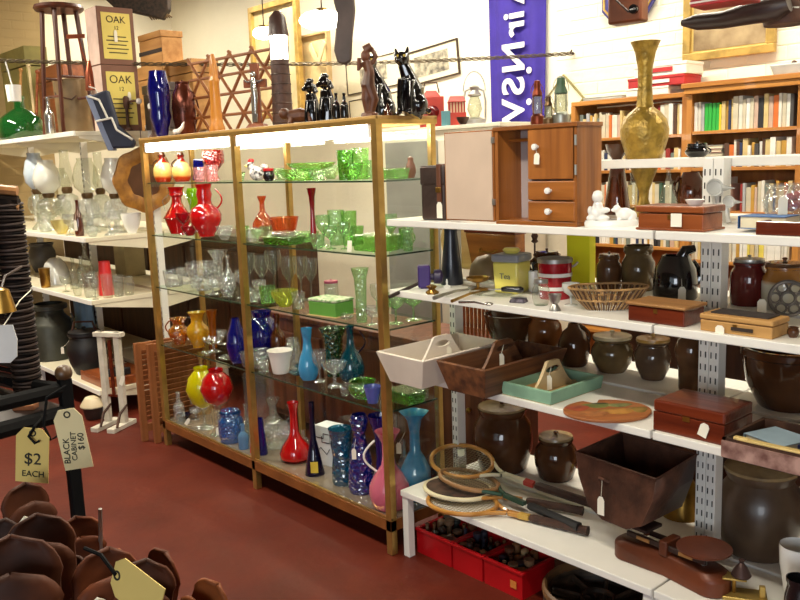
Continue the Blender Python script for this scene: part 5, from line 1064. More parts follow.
# dark twist-column candlestick
tv('iron_candlestick', 'dark iron candlestick at the left end of the cabinet top', 'candlestick', 151, 92, None, 10, [(0, 0), (1, 0), (.9, .06), (.35, .12), (.3, .55), (.7, .6), (.3, .66), (.28, .85), (.8, .9), (.7, 1)], IRON, Y=.08, tagp=(.1, .75, .03, .03))
t = tv('cobalt_glass_vase', 'tall lobed cobalt blue glass vase on the cabinet top', 'vase', 162.5, 71, None, 22, [(0, 0), (.5, 0), (.55, .03), (.7, .15), (.95, .3), (.85, .42), (.95, .6), (1, .75), (.8, .93), (.75, 1)], COB, Y=.08, solidwall=False)
t = T('tusk', 'small curved white tusk on the cabinet top beside the blue vase', 'tusk', put(179, None, ZT, .06), YAW); k = pm(t.location); G().tube([(-5*k, 0, 3*k), (0, 0, 4*k), (4*k, 0, 8*k), (6*k, 0, 13*k)], [.016, .014, .010, .003], 10).done('tusk_body', MILK, t); G().lathe([(0, 0), (.02, 0), (.02, .006), (0, .006)], 14).done('base', DARKW, t)
COP = mat('dark_copper', (110, 52, 34), .25, .6, .4, 9)
tv('copper_pot', 'dark copper coffee pot behind the white tusk', 'pot', 186, 84, None, 24, 'barrel', COP, Y=.2, hs=(('r', .2, .85, .4, .005),), lid=(COP, .6))
# lattice rack
t = T('lattice_rack', 'expanding wooden lattice hat rack standing on the cabinet top', 'rack', put(240, None, ZT, .28), 4); ka = pm(t.location)/math.cos(math.radians(45)); LATW = wood('lattice_wood', (150, 92, 48), (116, 66, 32), .5)
xl, xr = xat(199, .28, ZT)-t.location.x, xat(276, .28, ZT)-t.location.x; hl_ = .43; n = 4; st = (xr-xl)/n
for i in range(-1, n+1):
    for s in (-1, 1):
        xa_ = xl+st*i+(0 if s > 0 else st*2); xb_ = xa_+s*st*2
        pa, pb = Vector((xa_, 0, .0)), Vector((xb_, 0, hl_))
        def clip(p, q, lim, sg):
            if (p.x-lim)*sg < 0: p = p+(q-p)*((lim-p.x)/(q.x-p.x))
            return p
        for lim, sg in ((xl-.02, 1), (xr+.02, -1)):
            if (pa.x-lim)*sg < 0 and (pb.x-lim)*sg < 0: pa = None; break
            pa = clip(pa, pb, lim, sg); pb = clip(pb, pa, lim, sg)
        if pa is None or (pb-pa).length < .06: continue
        G().tube([pa+Vector((0, .006*s, 0)), pb+Vector((0, .006*s, 0))], .009, 6).done('lath', LATW, t)
for z in (.1, .21, .31, .40): G().tube([(xl, -.004, z), (xr, -.004, z)], .008, 6).done('rail', LATW, t)
# turned column
ORT = wood('turned_honey_wood', (206, 138, 52), (180, 110, 36), .35, 'z', .3)
tv('turned_column', 'tall turned honey-coloured wooden column on the cabinet top', 'candlestick', 217.5, 54, None, 16, [(0, 0), (.98, 0), (1, .06), (.78, .12), (.72, .2), (.6, .62), (.66, .64), (.66, .67), (.5, .7), (.55, .76), (.35, .95), (.2, 1), (0, 1)], ORT, Y=.1, solidwall=False)
# crucifix
P = put(258, None, ZT, .12); k = pm(P); t = T('crucifix', 'silver crucifix on a dark wooden stand on the cabinet top', 'crucifix', P, YAW-15); CW = wood('crucifix_wood', (150, 84, 48), (120, 60, 32), .4, 'z')
SIL = mat('silver', (222, 220, 214), .18, .9, .15, 20)
G().box(22*k, 16*k, 5*k, taper=(15*k, 11*k)).done('stand', CW, t, bevel=.004); G().box(9*k, 4*k, 58*k, (0, 0, 5*k)).done('cross_upright', CW, t, bevel=.002); G().box(24*k, 4*k, 8*k, (0, 0, 40*k)).done('cross_arm', CW, t, bevel=.002)
g = G()
g.ball(3*k, (0, -4*k, 52*k), (1, 1, 1.2)); g.tube([(0, -4*k, 49*k), (0, -4.5*k, 40*k), (1*k, -4.5*k, 30*k), (0, -4*k, 14*k)], [2*k, 3.4*k, 2.8*k, 1.6*k], 10); 
for s in (-1, 1): g.tube([(s*2*k, -4*k, 46*k), (s*6*k, -3.5*k, 45*k), (s*10*k, -3*k, 47*k)], [1.6*k, 1.4*k, 1.2*k], 8)
g.done('silver_figure', SIL, t); G().box(6*k, 2*k, 26*k, (-1*k, -3*k, 6*k)).done('silver_panel', SIL, t, bevel=.002)
# lighthouse lamp
P = put(283.5, None, ZT, .2); k = pm(P); t = T('lighthouse_lamp', 'tall dark brick-patterned lighthouse lamp, lit, on the cabinet top', 'lamp', P, YAW); BRK = mat('dark_brick_carving', (86, 56, 44), .55, var=.3, scale=30)
H = hgt(P, 11)
zt_ = hgt(P, 60); R0 = 10.5*k
G().lathe([(0, 0), (R0, 0), (R0*.86, zt_), (0, zt_)], 24).done('tower', BRK, t)
for i in range(7):
    z = zt_*(i+.5)/7; ring(R0*(1-.14*(i+.5)/7), .003, TR(0, 0, z)).done('brick_course', DARKW, t)
zl = hgt(P, 36)
G().lathe([(0, zt_), (R0*.8, zt_), (R0*.8, zl), (0, zl)], 20).done('lantern_glass', emit('lantern_glow', (1, .93, .78), 7), t)
for i in range(6): a = i*math.pi/3; G().tube([(R0*.86*math.cos(a), R0*.86*math.sin(a), zt_), (R0*.86*math.cos(a), R0*.86*math.sin(a), zl)], .003, 6).done('lantern_bar', DARKW, t)
G().lathe([(0, zl), (R0*1.0, zl), (R0*.95, zl+.02), (R0*.75, H*.95), (R0*.3, H), (0, H)], 20).done('cap', mat('dark_cap', (74, 50, 42), .4), t)
# figures
KK = mat('black_ceramic', (14, 11, 12), .08, var=.2, coat=.7)
def figure(name, label, cat, px, Y, yt, spec, mt, extra=(), rz=None, group=None, vox=.003):
    """one continuous modelled figure: balls / limbs in pixel units (x right, y back, z up)"""
    P = put(px, None, ZT, Y); reg(ZT, P.x, P.y, .045); k = hgt(P, yt)/max(1, spec[0]); t = T(name, label, cat, P, YAW if rz is None else rz, group); g = G()
    for s in spec[1]:
        if s[0] == 'b': g.ball(s[1]*k, tuple(v*k for v in s[2]), s[3] if len(s) > 3 else (1, 1, 1))
        else: g.tube([tuple(v*k for v in p) for p in s[1]], [r*k for r in s[2]], 10)
    o = g.done('body', mt, t); o.modifiers.new('r', 'REMESH').voxel_size = vox*.8; o.modifiers['r'].use_smooth_shade = True
    q = o.modifiers.new('s', 'SMOOTH'); q.iterations = 3
    for (nm, mm, sp) in extra:
        g = G()
        for s in sp:
            if s[0] == 'b': g.ball(s[1]*k, tuple(v*k for v in s[2]), s[3] if len(s) > 3 else (1, 1, 1), 10, 6)
            else: g.tube([tuple(v*k for v in p) for p in s[1]], [r*k for r in s[2]], 8)
        g.done(nm, mm, t)
    return t
CAT = (62, [('t', [(-2, 2, 0), (2, 3, 10), (2, 2, 24), (-2, 0, 38), (-6, -2, 48)], [13, 14, 11, 7, 5.5]), ('b', 7.5, (-7, -3, 53), (1, 1, .92)), ('b', 3, (-10, -9, 51), (1, 1, .8)),
  ('t', [(-12, -2, 56), (-13, -2, 63)], [3, .8]), ('t', [(-2, -2, 57), (-1, -2, 64)], [3, .8]), ('t', [(-8, -4, 34), (-11, -7, 16), (-11, -8, 2)], [4, 2.4, 2.2]), ('b', 2.8, (-11.5, -10, 2), (1, 1.3, .8)), ('t', [(0, -6, 32), (-1, -10, 16), (-1, -11, 2)], [4, 2.4, 2.2]), ('b', 2.8, (-1, -13, 2), (1, 1.3, .8)), ('b', 9, (8, -2, 9), (1, 1, 1.2)), ('t', [(10, 8, 3), (17, 4, 3), (18, -4, 3)], [3, 3, 2])])
EYE = mat('yellow_eye', (210, 180, 60), .2)
figure('black_cat', 'glossy black ceramic cat sitting upright at the right end of the cabinet top', 'figurine', 411, .16, 49, CAT, KK, (('eye', EYE, [('b', 1.3, (-11, -8.2, 55))]), ('eye', EYE, [('b', 1.3, (-5, -9.8, 55))])))
figure('black_cat', 'glossy black ceramic cat half hidden behind the carved woman', 'figurine', 379, .22, 53, CAT, KK, (('eye', EYE, [('b', 1.3, (-11, -8.2, 55))]), ('eye', EYE, [('b', 1.3, (-5, -9.8, 55))])))
CARV = mat('carved_brown_wood', (112, 66, 40), .45, var=.3, scale=10)
figure('carved_woman', 'brown carved wooden figure of a woman with raised arm', 'carving', 370, .07, 44, (68, [('t', [(0, 0, 0), (0, 0, 4)], [9, 8]), ('t', [(1, 0, 4), (4, 0, 16), (-1, 0, 30), (1, 0, 42), (-1, 0, 52)], [3.6, 5.4, 6.8, 5, 4.6]), ('t', [(-2, 1, 4), (-3, 0, 16), (-1, 0, 30)], [3, 4.6, 6]), ('b', 4.6, (-2, -1, 57), (1, 1, 1.2)), ('t', [(-5, 0, 50), (-9, -2, 44), (-8, -4, 55)], [2.4, 2.2, 2]), ('t', [(4, 0, 50), (8, -1, 56), (4, 0, 64)], [2.4, 2.2, 2]), ('t', [(-3, 0, 62), (4, 0, 66)], [4.5, 4])]), CARV)
DOG = (44, [('t', [(0, 2, 0), (1, 2, 10), (0, 1, 22), (-1, 0, 30)], [8, 8, 6.5, 5]), ('b', 5.6, (-2, -2, 36), (1, 1, 1)), ('t', [(-4, -5, 35), (-8, -9, 33)], [2.8, 2]), ('b', 3.4, (-1, -1, 42), (1.2, 1.1, .8)), ('t', [(2, -1, 38), (5, -2, 30)], [2.6, 2.8]), ('t', [(-4, -4, 22), (-6, -7, 10), (-6, -7, 1)], [2.6, 1.6, 2]), ('t', [(3, -5, 22), (3, -8, 10), (3, -8, 1)], [2.6, 1.6, 2]), ('b', 4, (6, 5, 6))])
figure('black_poodle', 'small black glazed poodle figurine, left of the pair', 'figurine', 313, .12, 79, DOG, KK, group='black poodle figurines')
figure('black_poodle', 'taller black glazed poodle figurine, right of the pair', 'figurine', 328, .13, 74, DOG, KK, group='black poodle figurines')
figure('carved_animal', 'low brown carved animal lying beside the lighthouse lamp', 'carving', 301, .08, 106, (12, [('t', [(-9, 0, 5), (0, 0, 6), (8, 0, 5)], [4, 5, 3.4]), ('b', 4, (-11, -1, 7)), ('t', [(-6, -3, 4), (-7, -4, 0)], [2, 2]), ('t', [(6, -3, 4), (7, -4, 0)], [2, 2])]), CARV)
for px, lb_ in ((337, 'dark miniature bottle with red label, left of the pair'), (345, 'dark miniature bottle with red label, right of the pair')):
    t = tv('miniature_bottle', lb_, 'bottle', px, 93, None, 8, 'bottle', BLACKP, Y=.07+.012*(px > 340), group='miniature bottles', solidwall=False, force=True); R_, H_ = INFO[t.name]; G().lathe([(R_*.86, H_*.55), (R_*.92, H_*.56), (R_*.5, H_*.68)], 16).done('red_label', mat('red_print', (150, 24, 24), .5), t)
# small clear ornament
tv('glass_ornament', 'tiny dark glass ornament between the carved woman and black cat', 'ornament', 396, 102, None, 8, [(0, 0), (1, 0), (.8, .4), (.4, .7), (0, 1)], BRG, Y=.08, solidwall=False)
# made-up glowing ovals on cords, standing for mirrored ceiling light behind the lattice
def mirrored_light(label, px, py, w, h, Y, stem_to=None):
    P = at_y(px, py, Y); k = pm(P); t = T('mirrored_light_oval', label, 'lamp', (P.x, P.y, P.z-h*k/2), YAW, 'glowing ovals for mirrored light')
    G().ball(1, (0, 0, h*k/2), (w*k/2, h*k*.5, h*k/2), 24, 12).done('glowing_oval', emit('mirrored_glow', (1, .95, .82), 9), t)
    G().lathe([(0, h*k*.9), (.035, h*k*.9), (.03, h*k*1.05), (0, h*k*1.1)], 16).done('gallery', BRS, t)
    G().tube([(0, 0, h*k), (0, 0, 3.8-(P.z-h*k/2))], .004, 6).done('cord', DARKW, t)
mirrored_light('glowing oval for mirrored ceiling light, hung left of the lighthouse lamp', 264, 33, 23, 13, 1.0)
mirrored_light('larger glowing oval for mirrored ceiling light, hung right of the lighthouse lamp', 322, 20, 46, 20, 1.0)
# ================================================================== BACK WALL
GILT = mat('gilt_frame', (206, 170, 92), .4, .4, .25, 12, .15)
def framed(name, label, corners, Y, depth_, fw, fmat, inner, rz=0, ry=0, mount=None, cat='picture', extra=None):
    """picture on / against a wall plane y = Y; corners = pixel (left, top, right, bottom)"""
    x0, y0, x1, y1 = corners; c = at_y((x0+x1)/2, (y0+y1)/2, Y)
    w = at_y(x1, (y0+y1)/2, Y).x-at_y(x0, (y0+y1)/2, Y).x; h = hgt(at_y((x0+x1)/2, y1, Y), y0)
    t = T(name, label, cat, (c.x, Y, c.z-h/2), 0); q = math.radians(ry)
    t.rotation_euler = (0, q, 0)
    for s in (-1, 1):
        G().box(w, depth_, fw, (0, -depth_/2, h-fw if s > 0 else 0)).done('frame_rail', fmat, t, smooth=0, bevel=min(.004, fw*.2)); G().box(fw, depth_, h-2*fw, (s*(w/2-fw/2), -depth_/2, fw)).done('frame_stile', fmat, t, smooth=0, bevel=min(.004, fw*.2))
    if mount: G().box(w-2*fw, .004, h-2*fw, (0, -.008, fw)).done('mount', mount[0], t, smooth=0)
    m_ = mount[1] if mount else 0
    G().box((w-2*fw)*(1-m_), .004, (h-2*fw)*(1-m_), (0, -.011, fw+(h-2*fw)*m_/2)).done('print', inner, t, smooth=0)
    return t, w, h
YW = 2.898
ETCH = mat('grey_etching', (200, 192, 168), .8, scale=18, col2=(96, 92, 84), detail=8); MOUNT = mat('cream_mount', (242, 234, 206), .9, var=.04); BLKF = mat('thin_dark_frame', (70, 52, 34), .5)
framed('etching', 'dark-framed landscape etching hanging askew left of the banner', (406, 46, 460, 81), YW, .02, .012, BLKF, ETCH, ry=-5, mount=(MOUNT, .35))
framed('sketch', 'thin-framed sketch behind the carved woman, upper of two', (347, 58, 402, 90), YW, .016, .008, BLKF, ETCH, mount=(MOUNT, .5), ry=-3)
framed('sketch', 'thin-framed sketch behind the carved woman, lower of two', (350, 95, 412, 126), YW, .016, .008, BLKF, ETCH, mount=(MOUNT, .5), ry=-3)
framed('gilt_painting', 'gilt-framed landscape painting above the right bookcase', (684, -28, 776, 58), 2.88, .035, .05, GILT, mat('brown_landscape', (190, 168, 128), .7, scale=5, col2=(120, 96, 66), detail=8), mount=(mat('pale_gold_slip', (226, 196, 116), .5), .06), ry=0)
framed('gilt_picture', 'tall gilt-framed panel behind the lighthouse lamp', (254, 3, 302, 118), 2.4, .05, .05, GILT, mat('gold_cream_panel', (222, 204, 156), .6))
framed('relief_panel', 'cream relief panel with crossed shapes behind the black poodles', (304, 34, 332, 108), 2.5, .05, .02, mat('tan_frame', (200, 168, 116), .6), mat('cream_relief', (228, 204, 150), .6))
P = at_y(318, 52, 2.44); t = T('butter_pats', 'pale crossed wooden butter pats hanging before the relief panel', 'butter pats', (P.x, 2.435, P.z-.12)); PAT = mat('pale_wood', (224, 200, 150), .6)
for a in (-32, 32): G().box(.05, .014, .2, (0, 0, .03), M=TR(0, -.01 if a > 0 else .008, .0) @ RY(a)).done('pat', PAT, t, bevel=.004)
# diamond frame
t, w_, h_ = framed('diamond_sign', 'diamond-shaped thin gilt frame on the wall behind the lanterns', (551, 82, 580, 116), 2.87, .02, .012, mat('dull_gold_frame', (150, 140, 84), .5), MOUNT, cat='frame')
c = t.location.copy(); t.rotation_euler = (0, math.radians(45), 0); t.location = (c.x-.5*h_*math.sin(math.radians(45)), c.y, c.z+h_/2-.5*h_*math.cos(math.radians(45)))
# banner
x0, x1 = at_y(489, 60, 2.86).x, at_y(546, 60, 2.86).x; zt_, zb_ = 3.25, at_y(515, 130, 2.86).z
t = T('banner', 'long purple cloth banner with white reversed lettering', 'banner', ((x0+x1)/2, 2.86, zb_)); w = x1-x0; h = zt_-zb_; BAN = mat('purple_cloth', (58, 40, 150), .8, var=.12, scale=8, bump=.1)
g = G(); nx, nz = 30, 12; vs = []
fold = lambda u, v: .012*math.sin(u*13+v*1.2)+.006*math.sin(u*29-v*2)
for j in range(nz+1):
    for i in range(nx+1):
        u, v = i/nx, j/nz; vs.append(((u-.5)*w*(1-.06*(1-v)), fold(u, v), v*h))
g.add(vs, [(j*(nx+1)+i, j*(nx+1)+i+1, (j+1)*(nx+1)+i+1, (j+1)*(nx+1)+i) for j in range(nz) for i in range(nx)]).done('cloth', BAN, t, solid=.002, smooth=80)
G().tube([(-w*.55, 0, h), (w*.55, 0, h)], .012, 8).done('hanging_rod', DARKW, t)
MT = Matrix(((0, -1, 0, 0), (0, 0, -1, 0), (-1, 0, 0, 0), (0, 0, 0, 1)))   # reading direction down, letter tops to the left: seen from behind
WHT = mat('white_lettering', (238, 236, 236), .8, var=.02)
pz = lambda py: at_y(518, py, 2.86).z-zb_
for ch, py, sz in (('A', -9, .22), ('i', 15.5, .22), ('r', 28, .22), ('N', 57, .23), ('.', 72, .22), ('S', 86, .23), ('.', 103, .22), ('W', 120, .23)):
    xx = at_y(516.5, py, 2.86).x-(x0+x1)/2
    text_mesh('lettering', ch, sz*1.3, WHT, t, (0, 0, 0), M=TR(0 if ch != '.' else .07, -.024, pz(py)) @ MT, extrude=.003, bold=.006).location = (xx-.0, 0, 0)
# chain stretched to the wall hook
A, B = at_d(-12, 60, 5.55), at_y(572, 53.5, 2.88); n = 150
t = T('hanging_chain', 'thin metal chain strung across above the cabinet to a wall hook', 'chain', (0, 0, 0)); CH = mat('dull_chain', (116, 104, 84), .4, .7); dr_ = (B-A).normalized()
lk = G().tube([(.030*math.cos(a), .011*math.sin(a), 0) for a in [2*math.pi*i/10 for i in range(10)]], .0036, 5, True)
q0 = dr_.to_track_quat('X', 'Z'); first = lk.done('link', CH, t)
for i in range(n):
    o = first if i == 0 else first.copy()
    if i: COL.objects.link(o); o.parent = t
    u = (i+.5)/n; o.location = A.lerp(B, u)-Vector((0, 0, .05*4*u*(1-u))); o.rotation_mode = 'QUATERNION'; o.rotation_quaternion = q0 @ Euler((math.pi/2*(i % 2), 0, 0)).to_quaternion()
G().tube([B+Vector((0, .02, 0)), B+Vector((0, -.02, 0)), B+Vector((.02, -.03, .02))], .006, 6).done('wall_hook', IRON, t)
# white cupboard behind the glass cabinet and things on it
cx0, cx1 = at_y(386, 150, 2.35).x, at_y(500, 150, 2.35).x; zc_ = at_y(470, 124, 2.35).z
t = T('white_cupboard', 'plain white cupboard against the back wall behind the glass cabinet', 'cupboard', ((cx0+cx1)/2, 2.6, 0)); w = cx1-cx0
CWH = mat('aged_white_paint', (226, 220, 200), .6, var=.08, scale=3)
G().box(w, .5, zc_-.03).done('carcass', CWH, t, smooth=0, bevel=.004); G().box(w+.03, .53, .03, (0, 0, zc_-.03)).done('top_board', CWH, t, smooth=0, bevel=.004)
for s in (-1, 1): d_ = G().box(w/2-.02, .02, zc_-.2, (s*w/4, -.26, .1)).done('door', mat('grey_door_paint', (168, 168, 164), .6, var=.15, scale=3) if s < 0 else CWH, t, smooth=0, bevel=.003); G().ball(.012, (s*.03, -.28, zc_*.6), seg=10, rings=6).done('knob', BRS, d_)
def wallv(*a, **k): return vessel(*a[:7], zc_+.001, *a[7:], **k)
REDT = mat('red_painted_tin', (170, 52, 36), .4, var=.2, scale=9)
P = Vector((xat(432, 2.5, zc_), 2.5, zc_)); t = T('railway_lamp', 'red painted square lamp with round lens beside the black cat', 'lamp', P, YAW); k = pm(P)
G().box(24*k, 20*k, 30*k).done('body', REDT, t, bevel=.006); G().box(18*k, 16*k, 6*k, (0, 0, 30*k), taper=(10*k, 8*k)).done('cap', REDT, t, bevel=.004); G().lathe([(0, 0), (6*k, 0), (6*k, 3*k), (4*k, 5*k), (0, 5.5*k)], 20, M=TR(1*k, -10*k, 15*k) @ RX(90)).done('lens', mat('dark_red_lens', (90, 14, 14), .1), t)
G().tube([(-8*k, 0, 34*k), (-6*k, 0, 44*k), (6*k, 0, 44*k), (8*k, 0, 34*k)], .006, 6).done('bail_handle', IRON, t)
P = Vector((xat(446, 2.38, zc_), 2.38, zc_)); o = G().box(.05, .05, .11).done('blue_box', mat('teal_box', (86, 140, 150), .6), smooth=0, bevel=.003); tag(o, 'small blue-green box between the two red lamps', 'box'); o.location = P
P = Vector((xat(457, 2.5, zc_), 2.5, zc_)); k = pm(P); t = T('red_lantern', 'red slatted tin lantern on the white cupboard', 'lantern', P, YAW)
G().box(18*k, 16*k, 13*k).done('lower_body', REDT, t, bevel=.004)
for i in range(6): G().box(1.2*k, 15*k, 10*k, ((-7.5+3*i)*k, 0, 13*k)).done('slat', REDT, t, smooth=0)
G().box(13*k, 12*k, 10*k, (0, 0, 13*k)).done('inner_case', mat('cream_inner', (226, 206, 170), .6), t, smooth=0); G().box(18*k, 16*k, 6*k, (0, 0, 23*k), taper=(13*k, 11*k)).done('cap', REDT, t, bevel=.003)
P = Vector((xat(475, 2.58, zc_), 2.58, zc_)); k = pm(P); t = T('hurricane_lantern', 'silver wire-framed hurricane lantern on the white cupboard', 'lantern', P, YAW); H = hgt(P, 85); R = 10*k
G().lathe([(0, 0), (R*1.1, 0), (R*1.1, H*.14), (R*.5, H*.2), (0, H*.2)], 20).done('fuel_tank', STEEL, t); G().lathe([(R*.45, H*.2), (R*.75, H*.4), (R*.6, H*.6), (R*.42, H*.72)], 18).done('glass_globe', glass('lantern_glass', (225, 228, 215), .15), t); G().lathe([(R*.6, H*.72), (R*.7, H*.76), (R*.4, H*.86), (R*.5, H*.95), (0, H)], 18).done('chimney_cap', STEEL, t)
for s in (-1, 1): G().tube([(s*R*1.05, 0, H*.1), (s*R*1.1, 0, H*.6), (s*R*.9, 0, H*.85), (s*R*.3, 0, H*.92)], .008, 8).done('side_tube', STEEL, t)
G().tube([(R*1.1*math.cos(a), 0, H*.85+R*1.9*math.sin(a)) for a in [math.pi*i/10 for i in range(11)]], .004, 6).done('bail_handle', STEEL, t)
wallv('small_bowl', 'little dark bowl on the white cupboard before the hurricane lantern', 'bowl', 463, 117, None, 13, 'bowl', DARKW, Y=2.36)
# ---- bookcases -----------------------------------------------------------
BKW = wood('bookcase_pine', (196, 134, 62), (166, 104, 42), .45, 'x', .2); BKWZ = wood('bookcase_pine_upright', (198, 136, 64), (168, 106, 44), .45, 'z', .2)
BCOL = [(228, 222, 206), (206, 196, 170), (240, 236, 226), (196, 150, 60), (70, 66, 64), (150, 40, 34), (40, 52, 90), (120, 130, 120), (90, 60, 44), (216, 190, 130), (200, 170, 150), (58, 90, 70), (214, 110, 40), (230, 210, 90), (176, 176, 176), (34, 34, 38)]
BM = [mat('book_cloth_%d' % i, c, .6, var=.1, scale=20) for i, c in enumerate(BCOL)]; BGR = mat('green_paperback', (40, 170, 60), .5, var=.06); BYE = mat('yellow_paperback', (226, 206, 40), .5)
CN = ['off-white', 'beige', 'white', 'ochre', 'charcoal', 'dark red', 'navy', 'grey-green', 'brown', 'tan', 'pinkish', 'dark green', 'orange', 'yellow', 'grey', 'black']
ORD = ['first', 'second', 'third', 'fourth', 'fifth', 'sixth', 'seventh', 'eighth', 'ninth', 'tenth', 'eleventh', 'twelfth', 'thirteenth', 'fourteenth', 'fifteenth', 'sixteenth', 'seventeenth', 'eighteenth', 'nineteenth', 'twentieth', 'twenty-first', 'twenty-second', 'twenty-third', 'twenty-fourth', 'twenty-fifth', 'twenty-sixth', 'twenty-seventh', 'twenty-eighth', 'twenty-ninth', 'thirtieth', 'thirty-first', 'thirty-second', 'thirty-third', 'thirty-fourth', 'thirty-fifth']
YBK_ = 2.60
def bookcase(label, x0, x1, ztop, zs, yf=YBK_, crown=True):
    t = T('bookcase', label, 'bookcase', ((x0+x1)/2, yf, 0)); w = x1-x0; d = 2.885-yf
    for s in (-1, 1): G().box(.035, d, ztop-.03, (s*(w/2-.0175), d/2, 0)).done('side_panel', BKWZ, t, smooth=0, bevel=.002)
    G().box(w-.07, .012, ztop-.06, (0, d-.01, .02)).done('back_panel', wood('bookcase_back', (164, 98, 36), (134, 74, 26), .5, 'z'), t, smooth=0)
    G().box(w+(.05 if crown else 0), d+(.03 if crown else 0), .03, (0, d/2-(.012 if crown else 0), ztop-.03)).done('top_board', BKW, t, smooth=0, bevel=.004)
    if crown: G().box(w+.02, .02, .035, (0, -.008, ztop-.065)).done('cornice', BKW, t, smooth=0, bevel=.004)
    for z in zs: G().box(w-.07, d-.03, .02, (0, d/2-.01, z-.02)).done('shelf', BKW, t, smooth=0, bevel=.002)
    return t
def book_row(where, x0, x1, z, hmin, hmax, seed, fixed=(), tilt=0, yf=YBK_, group=None):
    random.seed(seed); x = x0; i = 0; fixed = list(fixed)
    while x < x1-.012:
        if i < len(fixed) and fixed[i]: wd, hh, mt, nm = fixed[i]
        else:
            c = random.choices(range(16), [6, 5, 6, 2, 2, 1, 1, 2, 1, 4, 2, 1, 1, 1, 2, 1])[0]; mt, nm = BM[c], CN[c]; wd = random.uniform(.014, .032); hh = random.uniform(hmin, hmax)
        if x+wd > x1: break
        o = G().box(wd-.001, .13, hh, (0, .065, 0)).done('book', mt, smooth=0, bevel=.0015)
        a = 0
        if tilt and i < tilt: a = math.radians(16-2*i)
        tag(o, '%s book, %s from the left %s' % (nm, ORD[min(i, 34)], where), 'book', group)
        o.location = (x+wd/2+(hh*math.sin(a) if a else 0)*.0, yf+.02+random.uniform(0, .012), z+(wd*.5*abs(math.sin(a)) if a else 0)); o.rotation_euler = (0, -a, 0)
        x += wd+(.004 if a else .0006)+(hh*abs(math.sin(a))-hh*abs(math.sin(math.radians(max(0, 14-2*i))))*1.0 if a else 0); i += 1
bx0, bx1 = at_y(686, 130, YBK_).x, at_y(803, 130, YBK_).x
zl1, zl2, zl3, zl4 = (at_y(740, py, YBK_).z for py in (129, 167, 212, 263)); zl5 = zl4-.3; ztp = at_y(745, 78, YBK_).z
bookcase('tall orange-pine bookcase with moulded top at the right', bx0, bx1, ztp, (zl1, zl2, zl3, zl4, zl5, zl5-.3, .1))
xi0, xi1 = bx0+.04, bx1-.04
book_row('on the right bookcase\'s top shelf', xi0, xi1, zl1, .165, .19, 1, [(.02, .17, BM[2], 'white'), (.018, .172, BM[0], 'off-white'), (.012, .16, BM[14], 'grey'), (.012, .16, BM[14], 'grey'), (.023, .16, BGR, 'bright green'), (.023, .16, BGR, 'bright green'), (.023, .16, BGR, 'bright green'), (.023, .16, BGR, 'bright green'), (.014, .15, BYE, 'yellow'), (.024, .165, BM[9], 'tan'), (.014, .165, BM[3], 'ochre'), (.016, .17, BM[6], 'navy')], group='books in the right bookcase')
book_row('on the right bookcase\'s second shelf', xi0+.19, xi1, zl2, .12, .165, 2, [(.03, .14, BM[8], 'brown'), (.03, .13, BM[12], 'orange')], group='books in the right bookcase')
for i in range(6): book_flat('%s book lying in the flat pile on the second shelf, %s up' % (('brown', 'white', 'navy', 'charcoal', 'dark red', 'grey')[i], ORD[i]), (xi0+.09+.008*(i % 2), YBK_+.08, zl2+.0005+i*.022), .17, .12, .021, 0, BM[(8, 2, 6, 4, 5, 14)[i]], group='flat books in the right bookcase')
book_row('on the right bookcase\'s third shelf', xi0+.04, xi0+.24, zl3, .15, .2, 3, [(.03, .14, BM[9], 'tan'), (.02, .15, BM[1], 'beige'), (.012, .17, BM[11], 'dark green'), (.045, .175, BM[2], 'white'), (.02, .17, BM[0], 'off-white'), (.03, .19, BM[9], 'tan'), (.02, .2, BM[0], 'off-white')], group='books in the right bookcase')
book_row('past the gap, right bookcase third shelf', xi0+.3, xi1, zl3, .13, .18, 8, [(.015, .16, BM[5], 'dark red')], group='books in the right bookcase')
book_row('on the right bookcase\'s fourth shelf', xi0, xi1, zl4, .15, .2, 4, group='books in the right bookcase')
lx0 = at_y(571, 130, YBK_+.03).x; lx1 = bx0-.012
ll1, ll2, ll3, ll4 = (at_y(640, py, YBK_+.03).z for py in (136, 170, 205, 246)); ltp = at_y(630, 97, YBK_+.03).z
bookcase('plain orange-pine bookcase behind the brass vase', lx0, lx1, ltp, (ll1, ll2, ll3, ll4, ll4-.3, ll4-.6, .1), YBK_+.03, False)
book_row('on the left bookcase\'s top shelf', lx0+.05, lx0+.5, ll1, .13, .17, 5, [None]*3, tilt=0, yf=YBK_+.03, group='books in the left bookcase')
book_row('of the right-hand group, left bookcase', lx1-.24, lx1-.04, ll1, .16, .19, 6, [(.018, .16, BM[9], 'tan'), (.022, .18, BM[5], 'dark red'), (.03, .185, BM[0], 'off-white'), (.03, .19, BM[1], 'beige'), (.03, .19, BM[2], 'white')], yf=YBK_+.03, group='books in the left bookcase')
book_row('on the left bookcase\'s second shelf', lx0+.05, lx1-.04, ll2, .1, .14, 7, [(.05, .12, BGR, 'bright green')], yf=YBK_+.03, group='books in the left bookcase')
book_row('on the left bookcase\'s third shelf', lx0+.05, lx1-.04, ll3, .12, .15, 9, yf=YBK_+.03, group='books in the left bookcase')
book_row('on the left bookcase\'s fourth shelf', lx0+.05, lx1-.04, ll4, .12, .16, 10, yf=YBK_+.03, group='books in the left bookcase')
for bx, z in ((bx1-.06, ztp-.10), (lx1-.03, ltp-.09)):
    pass
